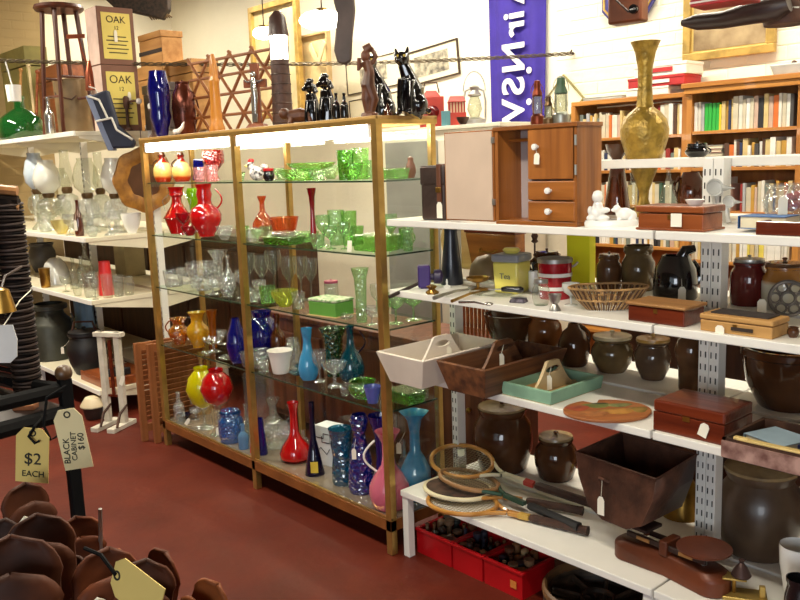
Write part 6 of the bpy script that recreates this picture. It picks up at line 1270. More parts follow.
# on top of the bookcases
RW = mat('red_white_print', (232, 226, 214), .6, scale=9, col2=(190, 40, 40), detail=1); WC = mat('white_carton', (240, 234, 220), .7, var=.04); RC = mat('red_carton', (186, 44, 46), .6, var=.08)
def carton(label, px0, px1, z, h, mt, Y0=2.63, d=.2, side=None):
    xa, xb = at_y(px0, 90, Y0).x, at_y(px1, 90, Y0).x
    t = T('carton', label, 'box', ((xa+xb)/2, Y0+d/2, z), 0); G().box(xb-xa, d, h).done('body', mt, t, smooth=0, bevel=.003); G().box(xb-xa+.006, d+.006, h*.25, (0, 0, h*.75)).done('lid', mt, t, smooth=0, bevel=.002)
    if side: G().box((xb-xa)*.5, .002, h*.35, (0, -d/2-.004, h*.3)).done('printed_swirl', side, t, smooth=0)
carton('flat white carton at the bottom of the pile on the left bookcase', 626, 668, ltp, .05, WC)
carton('flat red carton with white stripe in the pile on the left bookcase', 628, 684, ltp+.051, .06, RC, side=WC)
carton('white carton printed with red on top of the pile', 634, 686, ltp+.112, .075, WC, side=RC)
carton('thin grey folder lying at the left on the bookcase top', 583, 622, ltp, .02, mat('grey_folder', (200, 196, 184), .7))
P = at_y(782, 72, 2.64); t = T('enamel_dish', 'grey enamel pie dish with knob on the right bookcase', 'dish', (P.x+.03, 2.72, ztp)); G().box(.17, .13, .06, taper=(.21, .16)).done('body', mat('grey_enamel_dish', (190, 194, 190), .4), t, bevel=.008); G().ball(.015, (0, 0, .066), seg=10, rings=6).done('knob', IRON, t)
# ---- hanging near the top right
def hang(t, x, y, z): G().tube([(x, y, z), (x, y, 3.8-t.location.z)], .002, 5).done('hanging_wire', STEEL, t)
P = at_y(628, 10, 1.9); t = T('leather_camera_case', 'brown leather camera case hanging before the wall', 'case', (P.x, 1.9, P.z-.07), 8); TL = mat('tan_leather', (128, 66, 34), .45, var=.25)
G().box(.19, .1, .16).done('body', TL, t, bevel=.012); G().lathe([(0, 0), (.025, 0), (.024, .02), (0, .024)], 16, M=TR(.06, -.05, .06) @ RX(90)).done('lens_cap', BLACKP, t); G().tube([(-.08, -.055, .16), (-.02, -.06, .1), (.03, -.055, .05)], .006, 6).done('strap', LEATH, t); hang(t, 0, 0, .15)
P = at_y(627, -6, 2.86); t = T('framed_sign', 'purple and gold framed sign behind the leather camera case', 'sign', (P.x, 2.87, P.z-.15)); PUR = mat('purple_sign', (70, 66, 140), .5)
G().prism([(-.19, .06), (-.13, 0), (.15, 0), (.21, .08), (.21, .6), (-.19, .6)], .02, Matrix(((1, 0, 0, 0), (0, 0, -1, 0), (0, 1, 0, 0), (0, 0, 0, 1)))).done('board', PUR, t, smooth=0); G().tube([(-.17, -.024, .6), (-.17, -.024, .075), (-.12, -.024, .02), (.14, -.024, .02), (.19, -.024, .09), (.19, -.024, .6)], .009, 6).done('gold_border', GILT, t)
P = at_y(745, 18, .9); t = T('shoe_last', 'long dark wooden shoe last hanging at the top right', 'shoe last', (P.x-.05, .9, P.z-.03), 6)
g = G(); g.tube([(-.19, 0, .045), (-.13, 0, .04), (-.03, 0, .035), (.06, 0, .045), (.16, 0, .05), (.2, 0, .06)], [.012, .03, .032, .04, .045, .03], 12); g.done('last_body', mat('dark_old_wood', (58, 40, 36), .4, var=.3), t); hang(t, .1, 0, .08)
P = at_y(725, 2, .72); o = G().box(.2, .12, .025).done('red_book', mat('red_book_cover', (170, 24, 34), .4), bevel=.003); t = T('red_case', 'flat red case hanging above the dark shoe last', 'case', (P.x, .72, P.z-.01), 6); o.parent = t; o.name = 'case_body'; G().box(.2, .004, .006, (0, -.061, .01)).done('edge_trim', MILK, t); hang(t, .05, .0, .02)
P = at_y(785, 8, 1.0); t = T('hanging_lantern', 'dark metal lantern hanging at the top right corner', 'lantern', (P.x, 1.0, P.z-.06), 0); G().lathe([(0, 0), (.07, 0), (.075, .02), (.05, .1), (.06, .13), (.03, .2), (0, .22)], 18).done('lantern_body', IRON, t); ring(.06, .006, TR(0, 0, .05)).done('band', STEEL, t); hang(t, 0, 0, .2)
P = at_d(344, 20, 4.3); t = T('laundry_paddle', 'dark wooden laundry paddle hanging over the cabinet top', 'paddle', (P.x, P.y, P.z), YAW); k = pm(P)
g = G(); vs = [(-10, 30), (11, 30), (12, 8), (8, -18), (6, -40), (0, -44), (-8, -42), (-11, -30), (-9, -14), (-6, 4), (-9, 16)]
G().prism([(x*k, y*k) for x, y in vs], .035, RX(90)).done('blade', mat('grey_brown_wood', (92, 76, 70), .5, var=.25), t, bevel=.01); hang(t, 0, -.017, .1)
# ---- dark furniture behind the shelving
def sideboard(label, x0, x1, y0, y1, h, mt, nd=3):
    t = T('sideboard', label, 'sideboard', ((x0+x1)/2, (y0+y1)/2, 0)); w, d = x1-x0, y1-y0
    G().box(w, d, h-.1, (0, 0, .07)).done('carcass', mt, t, smooth=0, bevel=.004); G().box(w+.04, d+.04, .03, (0, 0, h-.03)).done('top_board', mt, t, smooth=0, bevel=.006)
    for a in (-1, 1):
        for b in (-1, 1): G().box(.05, .05, .07, (a*(w/2-.05), b*(d/2-.05), 0)).done('foot', mt, t, smooth=0)
    for i in range(nd):
        xx = -w/2+w*(i+.5)/nd; q = G().box(w/nd-.03, .02, h-.22, (xx, -d/2-.01, .11)).done('door', mt, t, smooth=0, bevel=.006); G().ball(.014, (xx+w/nd*.35, -d/2-.03, h*.6), seg=10, rings=6).done('knob', BRS, q)
DK1 = wood('dark_oak', (84, 50, 30), (54, 30, 18), .5, 'z'); DK2 = wood('reddish_walnut', (110, 62, 40), (78, 40, 26), .5, 'z')
sideboard('long dark oak sideboard in the aisle behind the white shelving', .35, 2.4, 1.15, 1.55, 1.06, DK1, 4)
sideboard('low dark cupboard in the gloom behind the left shelving', -6.3, -2.35, 1.05, 1.4, 1.15, DK1, 6)
sideboard('reddish walnut sideboard behind the glass cabinet', -2.05, -.1, .72, 1.1, .74, DK2, 3)
# ================================================================== LEFT SHELVING
zl_ = LZ['a']
def lv(name, label, cat, px, yt, Y, w, z, prof, mt, **k): k.setdefault('solidwall', False); return vessel(name, label, cat, px, yt, None, w, z+.0008, prof, mt, Y=Y, **k)
LCL = glass('lamp_clear_glass', (244, 246, 240), .06); LFR = glass('frosted_white_glass', (244, 244, 238), .7, .2, bodycol=(240, 240, 232))
def oil_lamp(label, px, Y, yt, w, fm, chim, globe):
    P = put(px, None, zl_, Y); P, _o = settle(px, zl_, Y, w); reg(zl_, P.x, P.y, w*pm(P)/2); R = w*pm(P)/2; H = hgt(P, yt); t = T('oil_lamp', label, 'oil lamp', P, YAW, 'oil lamps on the left shelving')
    G().lathe([(0, 0), (.75*R, 0), (.7*R, .02*H), (.25*R, .1*H), (.25*R, .16*H), (.7*R, .22*H), (.95*R, .32*H), (.8*R, .42*H), (.3*R, .47*H)], 22).done('font', fm, t)
    G().lathe([(0, .46*H), (.35*R, .46*H), (.45*R, .5*H), (.4*R, .54*H), (0, .55*H)], 16).done('burner', mat('dark_brass_burner', (110, 84, 50), .4, .6), t)
    if globe: G().lathe([(.42*R, .53*H), (.9*R, .62*H), (R, .74*H), (.8*R, .88*H), (.55*R, .96*H), (.58*R, H)], 22).done('shade', chim, t)
    else: G().lathe([(.36*R, .53*H), (.62*R, .62*H), (.5*R, .74*H), (.36*R, .88*H), (.36*R, H)], 20).done('chimney', chim, t)
    return t
oil_lamp('oil lamp with frosted globe, leftmost on the left shelving', 52, .12, 160, 27, CLG2, LFR, True)
oil_lamp('oil lamp with clear chimney beside the dark tagged bottle', 71, .2, 150, 24, CLG2, LCL, False)
oil_lamp('oil lamp with clear globe, middle of the row', 91, .16, 158, 26, CUT, LCL, True)
oil_lamp('oil lamp with tall clear chimney behind the middle globe', 104, .32, 152, 22, CLG2, LCL, False)
oil_lamp('oil lamp with frosted globe nearest the gilt round mirror', 118, .26, 158, 24, CUT, LFR, True)
oil_lamp('small oil lamp with clear globe at the back of the row', 64, .36, 168, 20, CLG2, LCL, True)
oil_lamp('oil lamp with pale blue-white shade half behind the cane basket', 41, .06, 153, 22, CLG2, glass('pale_blue_opal', (206, 220, 232), .8, .2), True)
lv('white_bowl', 'white china bowl at the right end of the lamp shelf', 'bowl', 133, 213, .3, 20, zl_, 'bowl', PORC, solidwall=True)
t = lv('tagged_bottle', 'dark tall bottle with white tag at the shelf front', 'bottle', 80, 200, .0, 9, zl_, 'bottle', BRG, tagp=(-.3, .45, .02, .07))
lv('yellow_dish', 'yellowish glass dish at the foot of the leftmost oil lamp', 'dish', 62, 220, -.0, 20, zl_, 'bowl', glass('straw_glass', (236, 226, 170), .3))
for i, (px, yt, Y, w, pf) in enumerate(((97, 214, .02, 18, 'bowl'), (110, 212, .1, 18, 'comport'), (123, 210, .14, 16, 'goblet'), (70, 214, -.01, 12, 'goblet'), (46, 212, .1, 14, 'tumbler'))):
    lv('clear_dish', 'clear glass %s under the oil lamps, %s from the left' % (('bowl', 'comport', 'goblet', 'goblet', 'tumbler')[i], ('third', 'fourth', 'rightmost', 'second', 'first')[i]), 'glass', px, yt, Y, w, zl_, pf, CUT if i % 2 else CLG2)
zm_ = LZ['b']
lv('upturned_bowl', 'upturned white enamel basin on the lower left shelf', 'basin', 57, 258, .12, 28, zm_, [(1, 0), (1, .06), (.94, .4), (.7, .8), (.35, 1), (0, 1)], ENAM)
lv('grey_pot', 'dark grey cooking pot behind the white enamel basin', 'pot', 44, 243, .36, 26, zm_, 'pot', mat('dark_grey_pot', (84, 78, 70), .5), solidwall=True)
lv('brass_cup', 'small brass cup left of the enamel basin', 'cup', 46, 268, -.01, 11, zm_, 'tumbler', BRS, solidwall=True)
for i, (px, yt, Y, w, pf, lb_) in enumerate(((75, 258, .1, 9, 'bottle', 'slim clear bottle right of the enamel basin'), (83, 256, .16, 9, 'bottle', 'slim clear bottle, second right of the enamel basin'), (66, 276, .0, 10, 'goblet', 'small clear goblet before the enamel basin'), (92, 272, .02, 16, 'tumbler', 'clear tumbler left of the red tumbler'), (118, 274, .08, 12, 'tumbler', 'small clear tumbler just right of the red tumbler'), (127, 275, .14, 11, 'tumbler', 'second small tumbler right of the red tumbler'), (135, 276, .2, 11, 'jar', 'third small glass right of the red tumbler'), (87, 240, .3, 16, 'decanter', 'large clear decanter at the back of the lower left shelf'), (78, 284, -.02, 11, 'dish', 'little clear dish at the front edge of the lower left shelf'), (101, 278, -.01, 9, 'goblet', 'tiny goblet before the red tumbler'))):
    lv('clear_glass', lb_, 'glass', px, yt, Y, w, zm_, pf, CLG2 if i % 2 else LCL)
lv('red_tumbler', 'bright red tapering tumbler on the lower left shelf', 'tumbler', 107, 261, .07, 15, zm_, [(0, 0), (1, 0), (1, .04), (.72, 1)], mat('coral_red_plastic', (222, 50, 50), .4, var=.05))
lv('square_tin', 'tan square tin on the far side of the lower left shelf', 'tin', 131, 244, .70, 30, zm_, 'cyl', mat('tan_tin', (168, 150, 104), .5), seg=4)
# base of the left shelving
z0_ = LZ['c']
MC_ = mat('dark_green_grey_can', (68, 68, 58), .45, .3, .25, 8)
lv('milk_can', 'dark grey-green metal milk can on the base of the left shelving', 'milk can', 54, 303, .12, 44, z0_, [(0, 0), (.95, 0), (1, .02), (1, .6), (.95, .66), (.62, .8), (.6, .88), (.78, .9), (.78, .97), (.6, 1)], MC_, hs=(('r', .6, .8, .2, .010, .95, .7), ('l', .6, .8, .2, .010, .95, .7)))
t = lv('black_kettle', 'large black iron kettle with white tag on the left shelving base', 'kettle', 88, 332, .1, 36, z0_, 'pot', mat('matt_black_iron', (26, 24, 26), .5), hs=(('r', .5, .8, .2, .008, .95, .9),), lid=(mat('matt_black_iron', (26, 24, 26), .5), .85), tagp=(-.85, .75, .022, .05))
R_, H_ = INFO[t.name]; G().tube([(-.8*R_, 0, H_*.8), (-.5*R_, 0, H_*1.25), (.5*R_, 0, H_*1.25), (.8*R_, 0, H_*.8)], .009, 8).done('bail_handle', IRON, t)
P = put(76, None, zm_, .18); t = T('denim_cloth', 'faded blue cloth hanging below the lower left shelf', 'cloth', (xat(82, .40, zm_-.2), .40, zm_-.45)); g = G(); vs = []
for j in range(6):
    for i in range(25): vs.append(((i/24-.5)*.42, .02*math.sin(i*.9+j*.3), .40*j/5))
g.add(vs, [(j*25+i, j*25+i+1, (j+1)*25+i+1, (j+1)*25+i) for j in range(5) for i in range(24)]).done('cloth', mat('faded_blue_cloth', (126, 156, 182), .9, var=.2), t, solid=.003, smooth=80); G().tube([(-.22, 0, .405), (.22, 0, .405)], .008, 6).done('rail', STEEL, t)
P = put(112, None, z0_, .02); t = T('wooden_tray', 'low brown wooden tray on the left shelving base', 'tray', (-3.12, .17, z0_)); G().box(.4, .34, .06).done('body', MAHO2, t, smooth=0, bevel=.003); G().box(.42, .012, .065, (0, -.176, 0)).done('front', MAHO2, t, smooth=0)
P = put(106, None, z0_+.06, .1); t = T('flat_iron', 'old black flat iron standing on the low wooden tray', 'flat iron', (-3.0, .12, z0_+.061), 60); G().prism([(-.07, -.045), (.03, -.045), (.09, 0), (.03, .045), (-.07, .045)], .05).done('sole', mat('matt_black_iron', (26, 24, 26), .5), t, bevel=.005); G().tube([(-.05, 0, .05), (-.05, 0, .11), (.04, 0, .11), (.04, 0, .05)], .011, 8).done('handle', IRON, t)
# on the floor
t = vessel('enamel_basin', 'cream basin with dark underside on the floor under the left shelving', 'basin', 95, 396, 420, 26, 0, [(0, 0), (.6, 0), (.7, .1), (.85, .5), (1, .55), (1, .62), (.6, .95), (0, 1)], zbands('cream_dark_basin', [(0, (40, 30, 26)), (.5, (40, 30, 26)), (.56, (214, 196, 160)), (1, (220, 204, 170))], .4, .1, .18), solidwall=False)
# white stand
Pf = put(117, 426, 0, None, 0); t = T('boot_stand', 'white-painted twin-post stand with dark curved irons on the floor', 'stand', (Pf.x, Pf.y, 0), 30); WP = mat('chipped_white_paint', (216, 208, 190), .6, var=.15, scale=14); H = hgt(Pf, 332); k = pm(Pf)
for s in (-1, 1):
    G().box(.04, .035, H-.03, (s*.062, 0, .03)).done('post', WP, t, smooth=0, bevel=.003); G().box(.055, .24, .03, (s*.062, -.03, 0)).done('foot_board', WP, t, smooth=0, bevel=.003)
    G().tube([(s*.062+.03, -.12, .03), (s*.062+.03, -.08, .11), (s*.062+.03, .0, .15)], [.008, .010, .006], 8).done('curved_iron', IRON, t)
G().box(.21, .05, .03, (0, 0, H-.03)).done('top_bar', WP, t, smooth=0, bevel=.003); G().box(.02, .012, H*.6, (0, 0, .2)).done('centre_rod', MAHO, t, smooth=0)
G().box(.1, .012, .014, (0, 0, .2)).done('cross_piece', MAHO, t, smooth=0)
price_tag(t, (.11, -.03, H*.56), .03, .07, ry=25)
# louvred panels beside the cabinet
LVW = wood('louvre_wood', (150, 92, 52), (116, 66, 34), .5, 'z')
for i, (x, y0, y1, lb_) in enumerate(((-2.17, -.03, .42, 'brown slatted wooden shutter leaning closest to the glass cabinet'), (-2.26, -.07, .38, 'brown slatted wooden shutter, outer of the two by the glass cabinet'))):
    t = T('louvre_shutter', lb_, 'shutter', (x, (y0+y1)/2, 0)); w = y1-y0; H = .62
    for s in (-1, 1): G().box(.028, .04, H, (0, s*(w/2-.02), 0)).done('stile', LVW, t, smooth=0, bevel=.003)
    for z in (.06, H-.05): G().box(.026, w-.08, .045, (0, 0, z)).done('rail', LVW, t, smooth=0)
    for j in range(14): G().box(.008, w-.08, .03, (0, 0, 0), M=TR(0, 0, .13+j*.032) @ RY(25)).done('slat', LVW, t, smooth=0)
# round carved mirror on the end of the left shelving
c = at_x(144, 180, LX+.012); t = T('round_mirror', 'lobed gilt carved frame with dark round mirror on the shelving end', 'mirror', (LX+.012, c.y, c.z)); GW = wood('gilt_carved_wood', (176, 122, 48), (130, 84, 30), .45); M_ = RY(90)
def wobr(a, j): return 1+.035*math.cos(8*a)
G().lathe([(.115, .0), (.215, 0), (.215, .02), (.17, .035), (.12, .02), (.115, .0)], 64, M=M_, wob=wobr).done('carved_frame', GW, t); G().lathe([(0, .006), (.122, .006), (.122, .01), (0, .01)], 40, M=M_).done('mirror_glass', mat('dark_mirror', (92, 60, 40), .08, .6), t); G().tube([(.004, 0, .2), (.004, 0, .35)], .003, 5).done('hanging_cord', IRON, t)
# ---- on top of the left shelving
zu = LZ['t']+.001
P = put(71, None, zu, .2); H = hgt(P, 6); k = pm(P); t = T('bar_stool', 'tall dark wooden stool with round seat on top of the left shelving', 'stool', P, 20); ST = wood('dark_red_stool_wood', (92, 46, 28), (60, 28, 18), .4, 'z', .2)
G().lathe([(0, H-.035), (22*k, H-.035), (23.5*k, H-.02), (22.5*k, H), (0, H)], 28).done('seat', ST, t)
for a in range(4):
    c, s = math.cos(a*math.pi/2+.6), math.sin(a*math.pi/2+.6); G().tube([(c*25*k, s*25*k, 0), (c*16*k, s*16*k, H-.03)], [.014, .017], 8).done('leg', ST, t)
for zf, rf in ((.3, 22.6), (.45, 21.2)):
    for a in range(4):
        c0, s0 = math.cos(a*math.pi/2+.6), math.sin(a*math.pi/2+.6); c1, s1 = math.cos((a+1)*math.pi/2+.6), math.sin((a+1)*math.pi/2+.6)
        if (zf < .4) == (a % 2 == 0): G().tube([(c0*rf*k, s0*rf*k, H*zf), (c1*rf*k, s1*rf*k, H*zf)], .010, 8).done('stretcher', ST, t)
lv('demijohn', 'green glass demijohn at the left end of the top shelf', 'demijohn', 23, 96, .12, 46, zu, [(0, 0), (.85, 0), (.98, .08), (1, .3), (.85, .5), (.5, .64), (.24, .72), (.2, .9), (.27, .93), (.25, 1)], glass('bottle_green', (50, 130, 60), .5, .05, bodycol=(30, 96, 40)))
GALV = mat('tarnished_steel', (138, 116, 86), .4, .4, .25, 7)
t = lv('steel_pail', 'dull steel pail under the stool on the top shelf', 'pail', 77, 79, .42, 36, zu, [(0, 0), (.9, 0), (.92, .04), (1, .96), (1.04, .97), (1.02, 1)], GALV, solidwall=True, force=True); R_, H_ = INFO[t.name]; G().tube([(-R_, 0, H_*.9), (-R_*.6, -R_*.9, H_*.7), (R_*.3, -R_*1.08, H_*.62), (R_, 0, H_*.9)], .006, 8).done('bail_handle', IRON, t)
lv('steel_flask', 'slim shiny steel flask left of the steel pail', 'flask', 51, 97, .02, 10, zu, 'bottle', mat('bright_steel', (215, 215, 210), .2, .9))
# two brown cartons with yellow labels
xf = -2.96; ya_, yb_ = at_x(104, 100, xf).y, at_x(140, 100, xf).y; BC = mat('brown_carton', (124, 82, 62), .7, var=.1); YL = mat('yellow_label', (226, 204, 104), .7, var=.05); PRN = mat('label_print', (70, 56, 36), .8)
hb = hgt((xf, ya_, zu), 64)
hz = (0, hb, hgt((xf, ya_, zu), 5))
for i, lb_ in enumerate(('brown carton with yellow OAK label, lower of the stack of two', 'brown carton with yellow OAK label, upper of the stack of two')):
    h = hz[i+1]-hz[i]-.002; w = yb_-ya_; yc = (ya_+yb_)/2; t = T('oak_carton', lb_, 'box', (xf-.09, yc, zu+hz[i]), 0, 'brown OAK cartons')
    G().box(.18, w, h).done('body', BC, t, smooth=0, bevel=.003); G().box(.002, w*.78, h*.8, (.091, 0, h*.1)).done('yellow_label', YL, t, smooth=0); G().box(.176, .002, h*.98, (0, -w/2-.001, h*.01)).done('pale_side', mat('pinkish_side', (206, 176, 160), .7), t, smooth=0)
    MR = Matrix(((0, 0, 1, 0), (1, 0, 0, 0), (0, 1, 0, 0), (0, 0, 0, 1)))
    text_mesh('lettering', 'OAK', h*.17, PRN, t, (.0925, 0, h*.78), M=MR); text_mesh('lettering', '12', h*.09, PRN, t, (.0925, 0, h*.64), M=MR)
    for j in range(5): G().box(.001, w*(.6 if j % 2 else .5), h*.018, (.0925, 0, h*(.2+.07*j))).done('print_line', PRN, t, smooth=0)
    price_tag(t, (.096, -.01 if i else .05, h*.6), .022, .075, rz=90)
# crates and boxes at the back of the top shelf
TANC = wood('tan_crate_wood', (196, 146, 84), (166, 116, 60), .6)
def bx_(name, label, px0, px1, yt, yb, Y, mt, z=zu, d=.2, cat='box', band=None):
    xa, xb = xat(px0, Y, z), xat(px1, Y, z); P = Vector(((xa+xb)/2, Y, z)); h = hgt(P, yt)
    t = T(name, label, cat, ((xa+xb)/2, Y+d/2, z)); G().box(xb-xa, d, h*.8).done('body', mt, t, smooth=0, bevel=.004); G().box(xb-xa+.01, d+.01, h*.19, (0, 0, h*.81)).done('lid', mt, t, smooth=0, bevel=.003)
    if band: G().box(xb-xa+.004, .004, h*.12, (0, -d/2-.003, h*.35)).done('band', band, t, smooth=0)
    return z+h
z1_ = bx_('tan_crate', 'tan wooden crate at the back of the top shelf, left of the lattice', 140, 168, 66, None, .66, TANC)
bx_('tan_crate', 'small tan crate stacked on another, right of the OAK cartons', 141, 163, 33, None, .68, TANC, z1_+.001, .16, band=mat('dark_print', (48, 34, 24), .7))
bx_('red_band_box', 'tan box with red band left of the lattice rack', 172, 196, 61, None, .70, TANC, band=RC)
bx_('green_box', 'flat olive-green box in the top left corner', 10, 34, 50, None, .66, mat('olive_card', (156, 146, 84), .7))
bx_('brown_box', 'brown box behind the stool legs', 44, 70, 66, None, .7, MAHO2)
bx_('dark_case', 'dark leather case between the OAK cartons and lattice', 146, 170, 84, None, .42, LEATH, d=.12)
for i, (pa, pb, lb_) in enumerate((((32, 66), (38, 128), 'pale wooden tool handle leaning behind the demijohn'), ((24, 70), (20, 126), 'brown wooden tool handle at the far left of the top shelf'), ((40, 72), (36, 128), 'short brown handle leaning beside the stool leg'))):
    Pb = put(pb[0], None, zu, .5); Pa = Vector((xat(pa[0], .58, zu+.4), .58, zu)); hh = hgt(Pa, pa[1]); t = T('tool_handle', lb_, 'tool handle', Pb); v = Vector((Pa.x-Pb.x, .08, hh)); G().tube([(0, 0, .014), v*.5, v], [.014, .013, .012], 8).done('shaft', (PAT, TANC, MAHO2)[i], t); G().ball(.02, tuple(v), seg=10, rings=6).done('end_knob', (PAT, TANC, MAHO2)[i], t)
# hanging on the chain
def on_chain(px):
    best = min((abs(pix(A.lerp(B, u/400))[0]-px), u) for u in range(400))[1]/400; return A.lerp(B, best)-Vector((0, 0, .05*4*best*(1-best)))
Pc = on_chain(6); k = pm(Pc); t = T('enamel_dipper', 'white enamel dipper hanging from the chain at the far left', 'dipper', Pc, YAW); G().tube([(0, 0, -.008), (2*k, 0, -12*k), (4*k, 0, -24*k)], .006, 8).done('handle', ENAM, t); G().lathe([(0, -40*k), (6.5*k, -40*k), (7.5*k, -24*k), (7*k, -24*k), (6*k, -38*k), (0, -38*k)], 20, c=(5*k, 0, 0)).done('cup', PORC, t)
Pc = on_chain(86); k = pm(Pc); t = T('copper_funnel', 'long copper funnel hanging from the chain beside the stool', 'funnel', Pc, YAW); CPP = mat('bright_copper', (168, 84, 52), .3, .6, .3, 8); G().tube([(0, 0, .0), (-4*k, 0, 14*k), (-6*k, 0, 28*k)], [.006, .006, .006], 6).done('hook_rod', CPP, t); G().lathe([(0, -27*k), (6*k, -27*k), (5*k, -10*k), (1.5*k, 2*k), (0, 2*k)], 18, c=(3*k, 0, 0)).done('cone', CPP, t); G().box(18*k, .01, 4*k, (-8*k, 0, 24*k)).done('cross_bar', CPP, t)
# navy boot
P = at_x(97, 96, LX+.09); k = pm(P); t = T('navy_boot', 'navy blue canvas skate boot with white laces hung on the shelving end', 'boot', (P.x, P.y, P.z), YAW); NV = mat('navy_canvas', (30, 36, 58), .7, var=.2, scale=12); GB = mat('grey_blue_edge', (120, 130, 156), .7); WL = mat('white_lace', (232, 228, 216), .8)
MB_ = Matrix(((1, 0, 0, 0), (0, 0, 1, 0), (0, 1, 0, 0), (0, 0, 0, 1)))
G().prism([(-10*k, 0), (10*k, 6*k), (17*k, -28*k), (33*k, -46*k), (30*k, -52*k), (8*k, -52*k), (-2*k, -24*k)], .07, MB_).done('boot_body', NV, t, bevel=.012); G().prism([(-11.5*k, 0), (-6*k, 2*k), (2*k, -24*k), (12*k, -54*k), (6*k, -54*k), (-4*k, -24*k)], .074, MB_, -.002).done('edge_strip', GB, t, bevel=.004)
for a, b in (((-9, 0), (2, -4)), ((2, -4), (9, -22)), ((-3, -25), (13, -22)), ((13, -22), (17, -34)), ((17, -34), (32, -44))): G().tube([(a[0]*k, -.006, a[1]*k), (b[0]*k, -.006, b[1]*k)], .007, 6).done('lace', WL, t)
G().tube([(0, .035, 2*k), (-.02, .035, 8*k), (-.06, .035, 10*k)], .004, 6).done('hanging_loop', WL, t)
t = lv('iron_pump', 'small dark iron hand pump at the right end of the top shelf', 'pump', 131, 96, .32, 10, zu, [(0, 0), (1, 0), (.9, .05), (.35, .1), (.3, .6), (.6, .7), (.6, .95), (.3, 1)], IRON, force=True); R_, H_ = INFO[t.name]; G().tube([(0, 0, H_*.8), (.05, 0, H_*.86), (.075, 0, H_*.84)], .008, 8).done('spout', IRON, t); G().ball(.02, (.085, 0, H_*.84), seg=10, rings=6).done('white_knob', MILK, t)
# dark ribbed awning-like piece hanging high up
P = at_d(140, 6, 7.4); k = pm(P); t = T('straw_broom', 'dark ragged straw broom hanging high in the left corner', 'broom', P, YAW); DKS = mat('dark_straw', (54, 38, 26), .9, var=.5, scale=40)
G().prism([(-32*k, 22*k), (-34*k, 9*k), (-22*k, -3*k), (24*k, -15*k), (31*k, -6*k), (33*k, 22*k)], .12, RX(90)).done('broom_head', DKS, t, smooth=0, bevel=.01)
for i in range(10): G().tube([(( 6+2.4*i)*k, -.06, (-6-.4*i)*k), ((13+2.2*i)*k, -.06, (-15+.2*i)*k)], .006, 5).done('straw', mat('pale_straw', (110, 86, 56), .9), t)
hang(t, 0, -.06, .1)
# ================================================================== FOREGROUND
BLKI = mat('black_painted_iron', (8, 7, 7), .8, spec=.15, var=.2)
DF = 1.95
Pp = at_d(64, 378, DF); t = T('iron_stand', 'black iron stand with brown ball finial in the left foreground', 'stand', (Pp.x, Pp.y, 0), 0); zf = Pp.z; k = pm(Pp)
G().box(12*k, 12*k, zf).done('post', BLKI, t, smooth=0, bevel=.003); G().ball(8.5*k, (0, 0, zf+5*k), seg=18, rings=12).done('ball_finial', mat('brown_ball', (84, 58, 34), .4), t)
def bar(name, pa, pb, r, d0, d1, mt=BLKI): # bar from the post towards the left
    a = at_d(*pa, d0)-t.location; b = at_d(*pb, d1)-t.location; return G().tube([a, b], r, 8).done(name, mt, t)
bar('top_bar', (60, 390), (-90, 425), .017, DF, 1.62); bar('lower_bar', (62, 414), (-90, 455), .019, DF, 1.62); bar('back_bar', (60, 388), (-60, 372), .014, DF, 2.4)
c0 = at_d(64, 385, DF); c1 = at_d(-80, 425, 1.62); c2 = at_d(-60, 378, 2.4); zz = zf-.03
G().prism([(p.x-t.location.x, p.y-t.location.y) for p in (c0, c1, c2)], .012, z=zz-.05).done('shelf_panel', mat('dark_shelf', (44, 26, 18), .5), t, smooth=0)
q = at_d(-80, 425, 1.62); G().box(12*k, 12*k, zf-.05, (q.x-t.location.x, q.y-t.location.y, 0)).done('post', BLKI, t, smooth=0)
q = at_d(-60, 378, 2.4); G().box(12*k, 12*k, zf-.05, (q.x-t.location.x, q.y-t.location.y, 0)).done('post', BLKI, t, smooth=0)
zsp = zz-.038
P = at_z(26, 409, zsp); o = T('wood_block', 'small amber printed wooden block lying on the black iron stand', 'block', (P.x, P.y, zsp), YAW); G().box(.05, .03, .012).done('block_body', mat('amber_block', (150, 90, 50), .5), o, bevel=.002); G().box(.04, .02, .001, (0, 0, .012)).done('paper_label', mat('brown_paper', (190, 150, 110), .8), o, smooth=0)
# cane stack
P = at_z(17, 398, zsp); P = Vector((P.x, P.y, zsp)); kk = pm(P)*1.18; t = T('cane_stack', 'dark bound cane basket with rolled brown rim at the left edge', 'basket', P, YAW-8); CD = mat('dark_bound_cane', (34, 22, 15), .85, spec=.15, var=.6, scale=30); CB = mat('brown_rolled_cane', (176, 120, 66), .5, var=.3, scale=20); H = hgt(P, 184)
G().lathe([(0, 0), (10*kk, 0), (10*kk, H*.93), (0, H*.93)], 14, c=(11*kk, 0, 0)).done('corner_post', CD, t)
for i in range(64): ring(10.4*kk+random.uniform(0, .6)*kk, 1.1*kk, TR(11*kk, 0, H*(.02+.9*i/64)) @ RX(random.uniform(-7, 7)), 14).done('binding', (CD, mat('mid_cane', (48, 30, 20), .6))[i % 2], t)
for i in range(34): G().tube([(11*kk, 4*kk, H*(.03+.9*i/34)), (-40*kk, 30*kk, H*(.03+.9*i/34))], 2.2*kk, 6).done('cane_weaver', (CD, mat('mid_cane', (48, 30, 20), .6))[(i+1) % 2], t)
for j, (zr, rr, mm) in enumerate(((.965, 4, CB), (.925, 3.5, CD), (.89, 3, CB))): G().tube([(22*kk, -2*kk, H*zr), (8*kk, -6*kk, H*zr+2*kk), (-50*kk, 10*kk, H*zr+3*kk)], rr*kk, 8).done('rolled_rim', mm, t)
